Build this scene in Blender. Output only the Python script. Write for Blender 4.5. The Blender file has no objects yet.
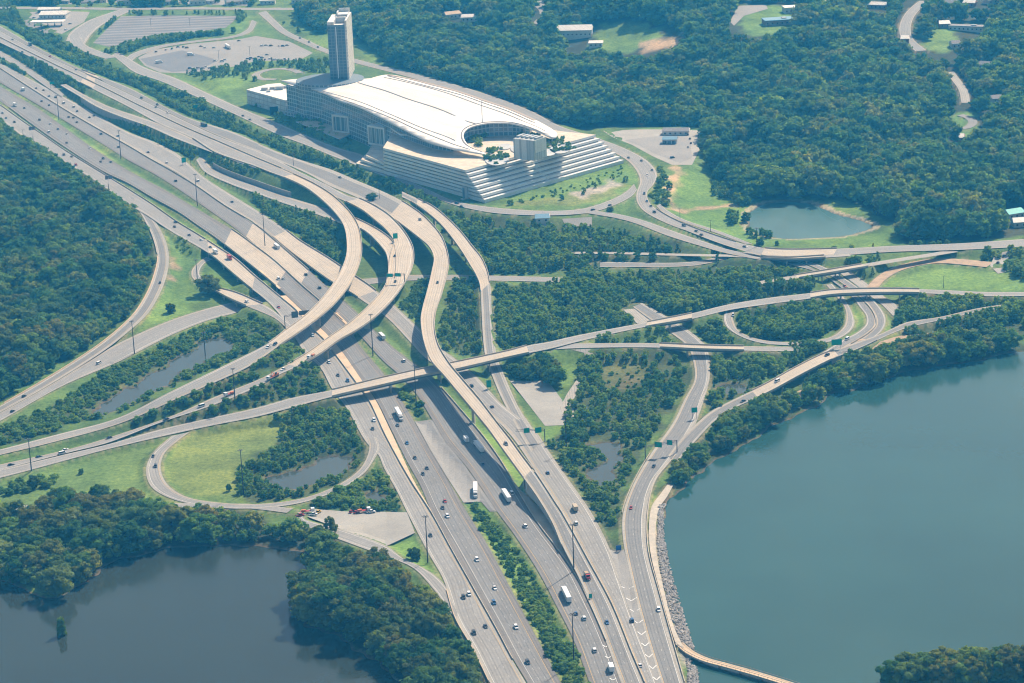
import bpy, bmesh, math, random
import numpy as np
from mathutils import Vector, Matrix, geometry

random.seed(7)
rng = np.random.default_rng(11)
SC = bpy.context.scene
COL = SC.collection
rad = math.radians
HAZE = 0.000115

# ------------------------------------------------------------------ camera
FOC, PITCH, ROLL, CAMH = 2550.0, rad(16.85), rad(2.4), 554.0
FW = np.array([0, math.cos(PITCH), -math.sin(PITCH)])
_R0 = np.array([1.0, 0, 0]); _U0 = np.array([0, math.sin(PITCH), math.cos(PITCH)])
RT = math.cos(ROLL) * _R0 - math.sin(ROLL) * _U0
UP = math.sin(ROLL) * _R0 + math.cos(ROLL) * _U0
cam_d = bpy.data.cameras.new('camera'); cam = bpy.data.objects.new('camera', cam_d); COL.objects.link(cam)
cam_d.sensor_width = 36.0; cam_d.lens = FOC / 1024 * 36.0
cam_d.clip_start = 5; cam_d.clip_end = 20000
cam.matrix_world = Matrix(((RT[0], UP[0], -FW[0], 0), (RT[1], UP[1], -FW[1], 0), (RT[2], UP[2], -FW[2], CAMH), (0, 0, 0, 1)))
SC.camera = cam

# ------------------------------------------------------------------ sun, sky, exposure
SUN_EL, SUN_AZ = rad(44), rad(33)           # azimuth measured from the viewing direction towards the right hand
sun_dir = Vector((math.sin(SUN_AZ) * math.cos(SUN_EL), math.cos(SUN_AZ) * math.cos(SUN_EL), math.sin(SUN_EL)))
W = bpy.data.worlds.new('World'); SC.world = W; W.use_nodes = True
wn = W.node_tree.nodes; wl = W.node_tree.links
bg = wn['Background']; sky = wn.new('ShaderNodeTexSky'); sky.sky_type = 'NISHITA'
sky.sun_disc = False; sky.sun_elevation = SUN_EL; sky.sun_rotation = SUN_AZ
sky.air_density = 1.2; sky.dust_density = 1.6; sky.ozone_density = 1.2
wl.new(sky.outputs[0], bg.inputs[0]); bg.inputs[1].default_value = 0.08
sd = bpy.data.lights.new('sun', 'SUN'); sd.energy = 4.6; sd.angle = rad(0.53); sd.color = (1.0, 0.935, 0.84)
so = bpy.data.objects.new('sun', sd); COL.objects.link(so); so.rotation_euler = sun_dir.to_track_quat('Z', 'Y').to_euler()
so.location = (0, 2000, 800)
SC.view_settings.view_transform = 'Standard'; SC.view_settings.look = 'None'
SC.view_settings.exposure = 0.64; SC.view_settings.gamma = 1.0
SC.render.engine = 'CYCLES'
cy = SC.cycles
cy.max_bounces = 5; cy.diffuse_bounces = 2; cy.glossy_bounces = 3; cy.transmission_bounces = 3; cy.volume_bounces = 0
cy.transparent_max_bounces = 6; cy.caustics_reflective = False; cy.caustics_refractive = False
cy.use_denoising = True
try:
    cy.denoiser = 'OPENIMAGEDENOISE'; cy.denoising_input_passes = 'RGB_ALBEDO_NORMAL'; cy.denoising_prefilter = 'ACCURATE'
except Exception: pass
cy.sample_clamp_indirect = 6
cy.pixel_filter_type = 'BLACKMAN_HARRIS'; cy.filter_width = 1.12

# ------------------------------------------------------------------ surveying: where a sight line meets a height
def ray(px, py):
    px = np.asarray(px, float); py = np.asarray(py, float)
    return FW[None] + ((px - 512) / FOC)[:, None] * RT[None] - ((py - 341.5) / FOC)[:, None] * UP[None]
def PV(px, py, z):
    px = np.atleast_1d(np.asarray(px, float)); py = np.atleast_1d(np.asarray(py, float))
    d = ray(px, py); z = np.broadcast_to(np.asarray(z, float), px.shape)
    t = (z - CAMH) / d[:, 2]
    return np.stack([d[:, 0] * t, d[:, 1] * t, z], 1)
def P(px, py, z=0.0): return PV([px], [py], z)[0]
def PL(pts, z): a = np.array([(p[0], p[1]) for p in pts], float); return PV(a[:, 0], a[:, 1], z)
def scale_at(Y): return FOC * 0.97 / np.hypot(Y, CAMH)

# ------------------------------------------------------------------ objects
def tag(o, label=None, cat=None, group=None, kind=None):
    if label: o['label'] = label
    if cat: o['category'] = cat
    if group: o['group'] = group
    if kind: o['kind'] = kind
    return o
def empty(name, loc=(0, 0, 0), rz=0.0):
    o = bpy.data.objects.new(name, None); COL.objects.link(o); o.location = loc; o.rotation_euler = (0, 0, rz); o.empty_display_size = 1
    return o
def link(name, me, parent=None, loc=(0, 0, 0), rz=0.0):
    o = bpy.data.objects.new(name, me); COL.objects.link(o); o.location = loc; o.rotation_euler = (0, 0, rz)
    if parent is not None: o.parent = parent
    return o
class MB:
    """Collects faces with material slots and UVs, builds ONE mesh."""
    def __init__(s): s.v = []; s.f = []; s.m = []; s.uv = []; s.mats = []
    def slot(s, mat):
        if mat not in s.mats: s.mats.append(mat)
        return s.mats.index(mat)
    def face(s, pts, mat, uv=None):
        i = len(s.v); s.v.extend([tuple(map(float, p)) for p in pts]); s.f.append(tuple(range(i, i + len(pts)))); s.m.append(s.slot(mat))
        s.uv.extend(uv if uv else [(float(p[0]), float(p[1])) for p in pts])
    def box(s, c, size, mat, rz=0.0, top=None, taper=1.0):
        hx, hy, hz = size[0] / 2, size[1] / 2, size[2] / 2; ca, sa = math.cos(rz), math.sin(rz)
        def q(x, y, z):
            k = taper if z > 0 else 1.0
            x *= k; y *= k
            return (c[0] + x * ca - y * sa, c[1] + x * sa + y * ca, c[2] + z)
        a = [q(-hx, -hy, -hz), q(hx, -hy, -hz), q(hx, hy, -hz), q(-hx, hy, -hz), q(-hx, -hy, hz), q(hx, -hy, hz), q(hx, hy, hz), q(-hx, hy, hz)]
        for k, (i, j, l, n) in enumerate(((0, 3, 2, 1), (4, 5, 6, 7), (0, 1, 5, 4), (1, 2, 6, 5), (2, 3, 7, 6), (3, 0, 4, 7))):
            s.face((a[i], a[j], a[l], a[n]), top if (top and k == 1) else mat)
    def prism(s, poly, z0, z1, mat, top=None, bottom=True):
        n = len(poly)
        area = sum(poly[i][0] * poly[(i + 1) % n][1] - poly[(i + 1) % n][0] * poly[i][1] for i in range(n))
        if area < 0: poly = poly[::-1]
        zz0 = z0 if hasattr(z0, '__len__') else [z0] * n; zz1 = z1 if hasattr(z1, '__len__') else [z1] * n
        for i in range(n):
            j = (i + 1) % n; a, b = poly[i], poly[j]
            L = math.hypot(b[0] - a[0], b[1] - a[1])
            s.face([(a[0], a[1], zz0[i]), (b[0], b[1], zz0[j]), (b[0], b[1], zz1[j]), (a[0], a[1], zz1[i])], mat,
                   [(0, zz0[i]), (L, zz0[j]), (L, zz1[j]), (0, zz1[i])])
        s.face([(p[0], p[1], z) for p, z in zip(poly, zz1)], top or mat)
        if bottom: s.face([(p[0], p[1], z) for p, z in zip(poly[::-1], zz0[::-1])], mat)
    def tube(s, a, b, r0, r1, mat, n=8, cap=True):
        a, b = Vector(a), Vector(b); d = (b - a).normalized(); u = d.orthogonal().normalized(); w = d.cross(u)
        ra = [a + (u * math.cos(t) + w * math.sin(t)) * r0 for t in [2 * math.pi * k / n for k in range(n)]]
        rb = [b + (u * math.cos(t) + w * math.sin(t)) * r1 for t in [2 * math.pi * k / n for k in range(n)]]
        for k in range(n):
            j = (k + 1) % n; s.face((ra[k], ra[j], rb[j], rb[k]), mat)
        if cap: s.face(rb, mat); s.face(ra[::-1], mat)
    def mesh(s, name, smooth=False):
        me = bpy.data.meshes.new(name); me.from_pydata(s.v, [], s.f)
        for m in s.mats: me.materials.append(m)
        me.polygons.foreach_set('material_index', s.m)
        ul = me.uv_layers.new(name='UVMap'); ul.data.foreach_set('uv', [c for p in s.uv for c in p])
        if smooth: me.polygons.foreach_set('use_smooth', [True] * len(s.f))
        me.update(); return me
    def build(s, name, parent=None, loc=(0, 0, 0), rz=0.0, smooth=False): return link(name, s.mesh(name, smooth), parent, loc, rz)

# ------------------------------------------------------------------ materials
MATS = {}
def nmat(name, build):
    if name in MATS: return MATS[name]
    m = bpy.data.materials.new(name); m.use_nodes = True; nt = m.node_tree; b = nt.nodes['Principled BSDF']
    build(nt, b); MATS[name] = m; return m
def N(nt, t, **kw):
    n = nt.nodes.new(t)
    for k, v in kw.items():
        if k in n.inputs: n.inputs[k].default_value = v
        else: setattr(n, k, v)
    return n
def ramp(nt, fac, stops):
    r = nt.nodes.new('ShaderNodeValToRGB'); e = r.color_ramp.elements
    while len(e) < len(stops): e.new(0.5)
    for k, (p, c) in zip(e, stops): k.position = p; k.color = (c[0], c[1], c[2], 1)
    nt.links.new(fac, r.inputs[0]); return r.outputs[0]
def mix(nt, fac, a, b, mode='MIX'):
    m = nt.nodes.new('ShaderNodeMix'); m.data_type = 'RGBA'; m.blend_type = mode
    for s, v in ((0, fac), (6, a), (7, b)):
        if hasattr(v, 'is_linked') or hasattr(v, 'links'): nt.links.new(v, m.inputs[s])
        elif s == 0: m.inputs[0].default_value = v
        else: m.inputs[s].default_value = (*v, 1)
    return m.outputs[2]
def noise(nt, scale, detail=4, vec=None, rough=0.55, out='Fac'):
    n = N(nt, 'ShaderNodeTexNoise'); n.inputs['Scale'].default_value = scale; n.inputs['Detail'].default_value = detail; n.inputs['Roughness'].default_value = rough
    if vec is not None: nt.links.new(vec, n.inputs['Vector'])
    return n.outputs[out]
def geo_pos(nt): return nt.nodes.new('ShaderNodeNewGeometry').outputs['Position']
def mapped(nt, vec, sc):
    m = nt.nodes.new('ShaderNodeMapping'); m.inputs['Scale'].default_value = sc; nt.links.new(vec, m.inputs[0]); return m.outputs[0]
def uvn(nt): n = nt.nodes.new('ShaderNodeUVMap'); n.uv_map = 'UVMap'; return n.outputs[0]

def plain(name, c, rough=0.7, var=0.12, metal=0.0, spec=0.3, scale=0.5):
    def f(nt, b):
        v = noise(nt, scale, 4, geo_pos(nt))
        lo = tuple(x * (1 - var) for x in c); hi = tuple(min(1, x * (1 + var)) for x in c)
        nt.links.new(ramp(nt, v, [(0.3, lo), (0.7, hi)]), b.inputs['Base Color'])
        b.inputs['Roughness'].default_value = rough; b.inputs['Metallic'].default_value = metal; b.inputs['Specular IOR Level'].default_value = spec
    return nmat(name, f)
def c2b(nt, c, c2): return mix(nt, 1.0, c, c2, 'MULTIPLY')
def paving(name, c, streak=0.22, patch=0.16, tracks=True, lane=3.65):
    """Worn paving: streaks along the road (UV y), patches, wheel paths (UV x in metres)."""
    def f(nt, b):
        uv = uvn(nt); pos = geo_pos(nt)
        s = noise(nt, 1.0, 3, mapped(nt, uv, (0.9, 0.012, 1)))
        p = noise(nt, 0.035, 5, pos, 0.65); g = noise(nt, 0.9, 2, pos)
        slab = N(nt, 'ShaderNodeTexBrick'); slab.inputs['Scale'].default_value = 1.0; slab.inputs['Brick Width'].default_value = 31; slab.inputs['Row Height'].default_value = lane; slab.inputs['Mortar Size'].default_value = 0.22
        slab.inputs['Color1'].default_value = (0.92, 0.92, 0.92, 1); slab.inputs['Color2'].default_value = (1.06, 1.05, 1.04, 1); slab.inputs['Mortar'].default_value = (0.62, 0.61, 0.6, 1)
        nt.links.new(mapped(nt, uv, (1, 1, 1)), slab.inputs['Vector'])
        rot = nt.nodes.new('ShaderNodeMapping'); rot.inputs['Rotation'].default_value = (0, 0, math.pi / 2); nt.links.new(uv, rot.inputs[0]); nt.links.new(rot.outputs[0], slab.inputs['Vector'])
        c1 = ramp(nt, s, [(0.25, tuple(x * (1 - streak) for x in c)), (0.75, tuple(x * (1 + streak) for x in c))])
        c2 = ramp(nt, p, [(0.3, (1 - patch,) * 3), (0.7, (1 + patch,) * 3)])
        wt = N(nt, 'ShaderNodeTexWave'); wt.bands_direction = 'X'; wt.inputs['Scale'].default_value = 0.314 / (lane / 2); wt.inputs['Distortion'].default_value = 1.2; wt.inputs['Detail'].default_value = 2; wt.inputs['Detail Scale'].default_value = 0.4; nt.links.new(uv, wt.inputs['Vector'])
        tk = noise(nt, 0.05, 3, pos, 0.6); crk = N(nt, 'ShaderNodeTexVoronoi'); crk.feature = 'DISTANCE_TO_EDGE'; crk.inputs['Scale'].default_value = 0.045; nt.links.new(mapped(nt, uv, (2.0, 0.6, 1)), crk.inputs['Vector'])
        c3 = mix(nt, 1.0, c1, c2, 'MULTIPLY'); c3 = mix(nt, tk, c3, mix(nt, 1.0, c3, ramp(nt, wt.outputs['Fac'], [(0.15, (0.60,) * 3), (0.6, (1.10,) * 3)]), 'MULTIPLY')); c3 = mix(nt, 0.5, c3, mix(nt, 1.0, c3, ramp(nt, crk.outputs['Distance'], [(0.0, (0.5,) * 3), (0.02, (1, 1, 1))]), 'MULTIPLY')); c3 = mix(nt, 1.0, c3, slab.outputs['Color'], 'MULTIPLY')
        c3 = c3 if tracks else c2b(nt, c, c2)
        c4 = mix(nt, 0.5, c3, ramp(nt, g, [(0.3, tuple(x * 0.8 for x in c)), (0.7, tuple(x * 1.2 for x in c))]))
        nt.links.new(c4, b.inputs['Base Color']); b.inputs['Roughness'].default_value = 0.85; b.inputs['Specular IOR Level'].default_value = 0.25
    return nmat(name, f)

M_ASPH = paving('worn_asphalt', (0.185, 0.183, 0.178))
M_ASPHD = paving('brown_asphalt', (0.165, 0.155, 0.145))
M_ASPHL = paving('pale_asphalt', (0.245, 0.238, 0.226))
M_SHOUL = paving('shoulder_paving', (0.31, 0.29, 0.255))
M_DECK = paving('deck_concrete', (0.42, 0.362, 0.29), 0.2, 0.2)
M_CONC = plain('concrete', (0.42, 0.37, 0.30), 0.85, 0.16, scale=0.25)
M_CONCG = plain('grey_concrete', (0.34, 0.33, 0.31), 0.85, 0.16, scale=0.25)
M_TAN = plain('tan_concrete', (0.52, 0.39, 0.26), 0.85, 0.14, scale=0.12)
M_WHITE = plain('white_marking', (0.62, 0.62, 0.6), 0.7, 0.1)
M_YEL = plain('yellow_marking', (0.52, 0.33, 0.10), 0.7, 0.1)
M_STEEL = plain('galvanised_steel', (0.13, 0.13, 0.14), 0.5, 0.1, 0.4)
M_DARKM = plain('dark_metal_and_gap_shade', (0.035, 0.035, 0.04), 0.5, 0.1, 0.3)
M_RUST = plain('weathered_girder', (0.10, 0.12, 0.15), 0.7, 0.2)
M_GREEN = plain('green_sign', (0.0, 0.32, 0.23), 0.4, 0.05)
M_BLUE = plain('blue_sign', (0.01, 0.10, 0.35), 0.4, 0.05)
M_SIGNB = plain('sign_back', (0.16, 0.17, 0.18), 0.5, 0.1, 0.3)
M_GLASS = plain('dark_glass', (0.012, 0.018, 0.025), 0.08, 0.05, 0.0, 0.6)
M_TYRE = plain('rubber', (0.015, 0.015, 0.015), 0.9, 0.1)
M_DIRT = plain('bare_dirt', (0.36, 0.26, 0.17), 0.95, 0.2, scale=0.2)
M_ROCK = plain('rock', (0.27, 0.25, 0.23), 0.9, 0.35, scale=0.4)
M_RAIL = plain('rail_metal', (0.2, 0.19, 0.18), 0.5, 0.1, 0.5)
M_BARK = plain('bark', (0.07, 0.05, 0.035), 0.95, 0.2)
# ------------------------------------------------------------------ curves
def crspline(pts, n):
    """Catmull-Rom through pts (k,3), n samples evenly spaced along it."""
    p = np.asarray(pts, float)
    if len(p) == 2: dense = p[0] + (p[1] - p[0]) * np.linspace(0, 1, 60)[:, None]
    else:
        q = np.vstack([2 * p[0] - p[1], p, 2 * p[-1] - p[-2]]); out = []
        for i in range(1, len(q) - 2):
            a, b, c, d = q[i - 1], q[i], q[i + 1], q[i + 2]
            t0 = 0.0; t1 = t0 + max(1e-3, np.linalg.norm(b - a)) ** 0.5; t2 = t1 + max(1e-3, np.linalg.norm(c - b)) ** 0.5; t3 = t2 + max(1e-3, np.linalg.norm(d - c)) ** 0.5
            t = np.linspace(t1, t2, 24, endpoint=False)[:, None]
            A1 = (t1 - t) / (t1 - t0) * a + (t - t0) / (t1 - t0) * b; A2 = (t2 - t) / (t2 - t1) * b + (t - t1) / (t2 - t1) * c; A3 = (t3 - t) / (t3 - t2) * c + (t - t2) / (t3 - t2) * d
            B1 = (t2 - t) / (t2 - t0) * A1 + (t - t0) / (t2 - t0) * A2; B2 = (t3 - t) / (t3 - t1) * A2 + (t - t1) / (t3 - t1) * A3
            out.append((t2 - t) / (t2 - t1) * B1 + (t - t1) / (t2 - t1) * B2)
        dense = np.vstack(out + [p[-1:]])
    L = np.r_[0, np.cumsum(np.linalg.norm(np.diff(dense, axis=0), axis=1))]
    s = np.linspace(0, L[-1], n)
    return np.stack([np.interp(s, L, dense[:, k]) for k in range(3)], 1)
def polylen(p): return float(np.linalg.norm(np.diff(np.asarray(p), axis=0), axis=1).sum())
def zfun(pts, z):
    """z: number, callable(px,py), or [(px_or_t..)] list of (t,z) along the polyline."""
    a = np.array([(p[0], p[1]) for p in pts], float)
    if callable(z): return np.array([z(x, y) for x, y in a])
    if hasattr(z, '__len__'):
        L = np.r_[0, np.cumsum(np.hypot(*np.diff(a, axis=0).T))]; L /= L[-1]
        return np.interp(L, [q[0] for q in z], [q[1] for q in z])
    return np.full(len(a), float(z))
def trace(pts, z): a = np.array([(p[0], p[1]) for p in pts], float); return PV(a[:, 0], a[:, 1], zfun(pts, z))

def zfw(x, y): return float(np.interp(y, [0, 300, 430], [6, 6, 1.5]))

def smooth(a, b, x): t = np.clip((x - a) / (b - a), 0, 1); return t * t * (3 - 2 * t)
def hill(X, Y):
    start = 2640 - 330 * smooth(60, 260, X)
    h = 44 * smooth(start, start + 820, Y) * smooth(-260, -60, X)
    h += (3.2 * np.sin(X * 0.011 + Y * 0.006) + 2.4 * np.sin(Y * 0.017 - X * 0.008)) * smooth(start, start + 300, Y) * smooth(-260, -60, X)
    return h
def zhill(px, py):
    z = 20.0
    for _ in range(25):
        p = P(px, py, z); z = 0.6 * z + 0.4 * (float(hill(p[0], p[1])) + 0.5)
    return z

M_DASH = plain('dash_marking', (0.45, 0.45, 0.44), 0.7, 0.1)
ROADS = {}
class Road:
    def __init__(s, key, desc, L, R, z, step=5.0):
        s.key, s.desc = key, desc
        l, r = trace(L, z), trace(R, z if not hasattr(z, 'right') else z.right)
        n = max(8, int(max(polylen(l), polylen(r)) / step))
        s.l, s.r = crspline(l, n), crspline(r, n)
        zz = (s.l[:, 2] + s.r[:, 2]) / 2; zz = zz + 0.007 * len(ROADS); s.l[:, 2] = zz; s.r[:, 2] = zz
        s.finish(); ROADS[key] = s
    def finish(s):
        s.c = (s.l + s.r) / 2; s.n = len(s.c); tt = np.gradient(s.c[:, :2], axis=0); tt /= np.linalg.norm(tt, axis=1)[:, None] + 1e-9; dd = (s.r - s.l)[:, :2]; s.hw = np.abs(dd[:, 0] * tt[:, 1] - dd[:, 1] * tt[:, 0]) / 2
        s.v = np.r_[0, np.cumsum(np.linalg.norm(np.diff(s.c, axis=0), axis=1))]; s.bridges = []
    def at(s, frac, d=0.0): return s.l + (s.r - s.l) * frac + np.array([0, 0, d])
    def near(s, p):
        d = np.hypot(s.c[:, 0] - p[0], s.c[:, 1] - p[1]); i = int(d.argmin()); j = min(i + 1, s.n - 1); k = max(j - 1, 0)
        t = s.c[j] - s.c[k]; return i, s.c[i, 2], math.atan2(t[1], t[0])
    def idx(s, px, py):
        z = s.c[s.n // 2, 2]; i = 0
        for _ in range(5): i, z, _h = s.near(P(px, py, z))
        return i
def centre_road(key, desc, C, w, z, step=5.0):
    c = trace(C, z); n = max(8, int(polylen(c) / step)); c = crspline(c, n)
    t = np.gradient(c[:, :2], axis=0); t /= np.linalg.norm(t, axis=1)[:, None] + 1e-9
    nrm = np.stack([-t[:, 1], t[:, 0]], 1)
    ww = np.interp(np.linspace(0, 1, n), np.linspace(0, 1, len(w)), w) if hasattr(w, '__len__') else np.full(n, w)
    r = Road.__new__(Road); r.key, r.desc = key, desc
    c[:, 2] += 0.007 * len(ROADS); r.l = c.copy(); r.l[:, :2] += nrm * (ww / 2)[:, None]; r.r = c.copy(); r.r[:, :2] -= nrm * (ww / 2)[:, None]
    r.finish(); ROADS[key] = r; return r

def ribbon(mb, road, i0, i1, mat, smat=None, sl=0.0, sr=0.0, dz=0.0):
    """Surface strip with shoulders sl / sr as fractions of the width."""
    fr = [0.0, sl, 1 - sr, 1.0] if (sl or sr) else [0.0, 1.0]
    fr = sorted(set(fr)); cols = [road.at(f, dz) for f in fr]
    W2 = road.hw * 2
    for k in range(len(fr) - 1):
        mid = (fr[k] + fr[k + 1]) / 2
        m = smat if (smat and (mid < sl or mid > 1 - sr)) else mat
        a, b = cols[k], cols[k + 1]
        for i in range(i0, i1):
            u0, u1 = fr[k] * W2[i], fr[k + 1] * W2[i]
            mb.face((a[i], b[i], b[i + 1], a[i + 1]), m, [(u0, road.v[i]), (u1, road.v[i]), (u1, road.v[i + 1]), (u0, road.v[i + 1])])
def stripe(mb, road, f, i0, i1, mat, w=0.2, dz=0.05, dash=None):
    p = road.at(f, dz); d = road.r - road.l; d = d / (np.linalg.norm(d, axis=1)[:, None] + 1e-9) * (w / 2)
    if dash is None:
        for i in range(i0, i1): mb.face((p[i] - d[i], p[i] + d[i], p[i + 1] + d[i + 1], p[i + 1] - d[i + 1]), mat)
    else:
        s = road.v[i0] + 2.0
        ip = lambda arr, q: np.array([np.interp(q, road.v, arr[:, k]) for k in range(3)])
        while s + dash[0] < road.v[i1]:
            a, b, da, db = ip(p, s), ip(p, s + dash[0]), ip(d, s), ip(d, s + dash[0])
            mb.face((a - da, a + da, b + db, b - db), mat); s += dash[1]
def lanes(mb, road, i0, i1, n, sl, sr, ly=M_YEL, rw=M_WHITE):
    if ly: stripe(mb, road, sl, i0, i1, ly)
    if rw: stripe(mb, road, 1 - sr, i0, i1, rw)
    for k in range(1, n): stripe(mb, road, sl + (1 - sl - sr) * k / n, i0, i1, M_DASH, 0.17, dash=(3.2, 12.2))
def kerbwall(mb, pts, h, w, mat, base=0.0, taper=0.6):
    """Barrier of height h, width w along world points."""
    p = np.asarray(pts, float); t = np.gradient(p[:, :2], axis=0); t /= np.linalg.norm(t, axis=1)[:, None] + 1e-9
    nn = np.stack([-t[:, 1], t[:, 0], np.zeros(len(p))], 1)
    up = np.array([0, 0, 1.0])
    a = p + nn * w / 2 + up * base; b = p - nn * w / 2 + up * base; c = p - nn * w / 2 * taper + up * h; d = p + nn * w / 2 * taper + up * h
    for i in range(len(p) - 1):
        mb.face((a[i], d[i], d[i + 1], a[i + 1]), mat); mb.face((d[i], c[i], c[i + 1], d[i + 1]), mat); mb.face((c[i], b[i], b[i + 1], c[i + 1]), mat)
    mb.face((a[0], b[0], c[0], d[0]), mat); mb.face((a[-1], d[-1], c[-1], b[-1]), mat)

# ------------------------------------------------------------------ the roads, surveyed (edge lines; heights in metres)
# four carriageways of the wide motorway
Road('outer', 'outermost lanes beside the dense wood',
     [(-12, 111), (8, 125), (25, 138), (50, 153), (75, 168), (100, 184), (128, 204), (148, 216), (162, 225.5), (178, 235.5), (202, 249), (215, 258), (229, 270), (245, 283.5), (268, 302), (285, 322), (305, 353), (321, 369), (332, 389), (347, 409), (366, 442), (378.5, 455), (383.5, 467), (396, 489.5), (407, 512), (418.5, 534.5), (430, 556), (443.5, 580), (456, 619), (473.5, 649.5), (490, 683), (505, 712)],
     [(-12, 97), (0, 105), (31, 127), (43, 135), (63, 149), (80.5, 160), (101, 172.5), (128, 189), (153, 205), (178, 222.5), (198.5, 235), (216, 246), (235, 258.5), (256, 277), (279, 296), (298, 312), (314, 330), (325, 341), (337, 357), (357, 384), (369, 401), (386, 437), (411, 482), (431, 513), (451, 549.5), (473.5, 589.5), (496, 629.5), (512, 659.5), (526, 683), (541, 710)], zfw)
Road('inner', 'inner lanes with an orange line',
     [(-12, 93), (0, 101), (31.5, 124), (63, 146), (104, 172), (128, 183.5), (151, 197), (178, 212), (198.5, 226), (216, 238), (233, 251), (268.6, 279.5), (286, 295), (306, 314), (320, 327), (343, 353), (362, 380.5), (376, 400), (391, 429.5), (406, 459.5), (421, 487), (431.7, 512), (452.5, 549.5), (475, 589.5), (497.5, 629.5), (513.5, 659.5), (527.5, 683), (543, 710)],
     [(-12, 78), (0, 86), (40, 110), (90, 146), (130, 171.5), (165, 190), (193, 206.5), (216, 220), (236, 232), (256, 246.5), (275, 261), (300, 284), (320, 301), (335, 314), (349, 327), (359, 344), (384, 374), (398, 394.5), (414, 421), (431, 451), (446, 476.5), (461.5, 503), (469, 515.5), (486, 542), (506, 579.5), (527, 619.5), (544.5, 652), (561, 683), (575, 708)], zfw)
Road('central', 'lanes between grass median and flyovers',
     [(-12, 75), (0, 82.5), (30, 100), (70, 124), (109, 148), (128, 160), (154, 174), (172, 185), (196, 201), (216, 215), (237, 230), (257, 246.5), (276, 261.5), (301, 284), (321, 301), (337, 313), (350.5, 326), (365, 341), (384, 362), (398, 374), (415.5, 393), (432, 419.5), (446, 442.5), (465, 465), (480, 486), (496, 510), (513, 533), (537, 569.5), (557, 607), (574.5, 642), (589.5, 683), (600, 708)],
     [(-12, 61), (0, 68.5), (30, 88), (70, 113), (110, 136), (128, 146), (150, 159), (173, 172), (196, 186), (225, 206), (256, 225), (279, 244), (312, 273), (331, 290), (352, 308), (368, 324), (388, 343), (407, 358), (424, 371), (442, 389), (462, 412), (482, 436), (500, 461), (515, 486.5), (539, 526), (555, 547), (572, 570), (590, 606), (606, 643), (622, 683), (631, 708)], zfw)
Road('upper', 'pale lanes along the retaining walls',
     [(-12, 60), (0, 67.5), (30, 87), (70, 112), (110, 135), (128, 145), (150, 158), (174, 171), (197, 185.5), (226, 205.5), (257, 224.5), (268, 233), (289, 250.5), (312, 268), (331, 281.5), (351, 293), (369, 305), (386.5, 317.5), (407, 338.5), (424, 357), (445, 372), (464.5, 391), (478, 404), (496, 420), (512, 437), (537, 474), (562, 513), (587, 559.5), (612, 604.5), (633, 655), (645, 683), (655, 708)],
     [(-12, 55), (0, 63), (30, 79), (60, 95), (85, 108), (128, 132), (153, 141.5), (176, 153), (190, 165), (205, 178), (230, 194), (256, 210), (284, 228.5), (300, 240.5), (330, 259), (352, 274), (370, 286), (395, 306), (414, 323.5), (439, 346.5), (457, 360), (477, 377), (501, 403), (520, 418), (534.5, 430), (549.5, 452), (569, 480), (591, 512), (609, 547), (618, 575), (627, 604), (637, 632), (647, 658), (656, 683), (664, 708)], zfw)
Road('exit_curve', 'curving exit beside the dense wood',
     [(128, 197), (135.6, 206), (145.6, 222), (153, 237.5), (157.6, 258), (155, 273), (148, 292), (136.8, 311), (128, 321), (100, 344.5), (50, 377), (0, 406), (-25, 419)],
     [(136, 199), (141, 205), (153, 218.6), (162, 232.4), (167, 245), (169, 258), (167, 274.4), (159.5, 294.5), (147, 314.6), (128, 332), (105, 350), (58, 380), (0, 412.5), (-25, 425)], [(0, 6), (.45, 2.5), (.7, .5), (1, .5)])
Road('under', 'road dipping beneath the motorway',
     [(-25, 425.5), (0, 413), (58, 380.5), (108, 349), (128, 338.6), (172, 319.7), (203.5, 309.6), (221, 305), (256, 297), (300, 286.5), (340, 281), (365, 279), (400, 275.5), (430, 275), (460, 275), (512, 276), (560, 277.5)],
     [(-25, 434), (0, 421), (62.5, 386), (120, 361), (153, 344), (178, 332), (210, 319.7), (233.7, 313.4), (270, 303), (305, 293), (342, 287), (365, 284.5), (400, 281), (430, 280), (460, 280), (512, 281), (560, 282)], [(0, .5), (1, .5)])
Road('slip', 'thin slip road climbing onto the motorway',
     [(214, 259), (206, 262), (199.5, 272), (202, 278), (216, 287), (235, 292), (256, 301), (270, 308), (286, 321), (298, 331)],
     [(206, 257), (198, 263), (191.6, 271), (193.5, 279.4), (203.5, 285.7), (211, 289), (228.7, 298.3), (249, 307), (275, 318.4), (290, 332)], [(0, .6), (.25, 2), (.5, 5.5), (.65, 6.1), (1, 5.8)])
# twin upper highway that splits into the flyovers
Road('high_near', 'near lanes of the raised highway',
     [(-12, 36), (0, 42.5), (45, 64), (75, 80), (125, 105), (162, 125), (190, 137), (216, 153), (235, 160), (256, 167), (268.6, 172), (287.5, 179), (306, 188), (324, 202), (336.6, 215), (344, 226.5), (347, 242.5), (346, 258), (337.8, 277), (321.5, 299.5), (303.8, 317), (286, 330), (268.6, 343), (240, 358), (175, 389.5), (120, 417), (62.5, 433), (0, 449.5), (-20, 454)],
     [(-12, 31), (0, 37.5), (50, 62.5), (100, 86), (140, 106), (185, 127.5), (220, 142.5), (256, 158), (280, 168), (290, 172.5), (312.6, 183), (331.5, 194.6), (348, 209.8), (358, 225), (361.7, 242.5), (361, 258), (353, 279.4), (344, 293), (331.5, 307), (316.4, 319.7), (297.5, 333.5), (281, 344.5), (256, 362), (240, 371), (175, 399.5), (117.5, 424.5), (50, 443), (0, 455), (-20, 460)],
     [(0, 13), (.37, 13), (.47, 14), (.56, 16.5), (.67, 15.5), (.75, 12), (.84, 4), (1, 2)])
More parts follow.
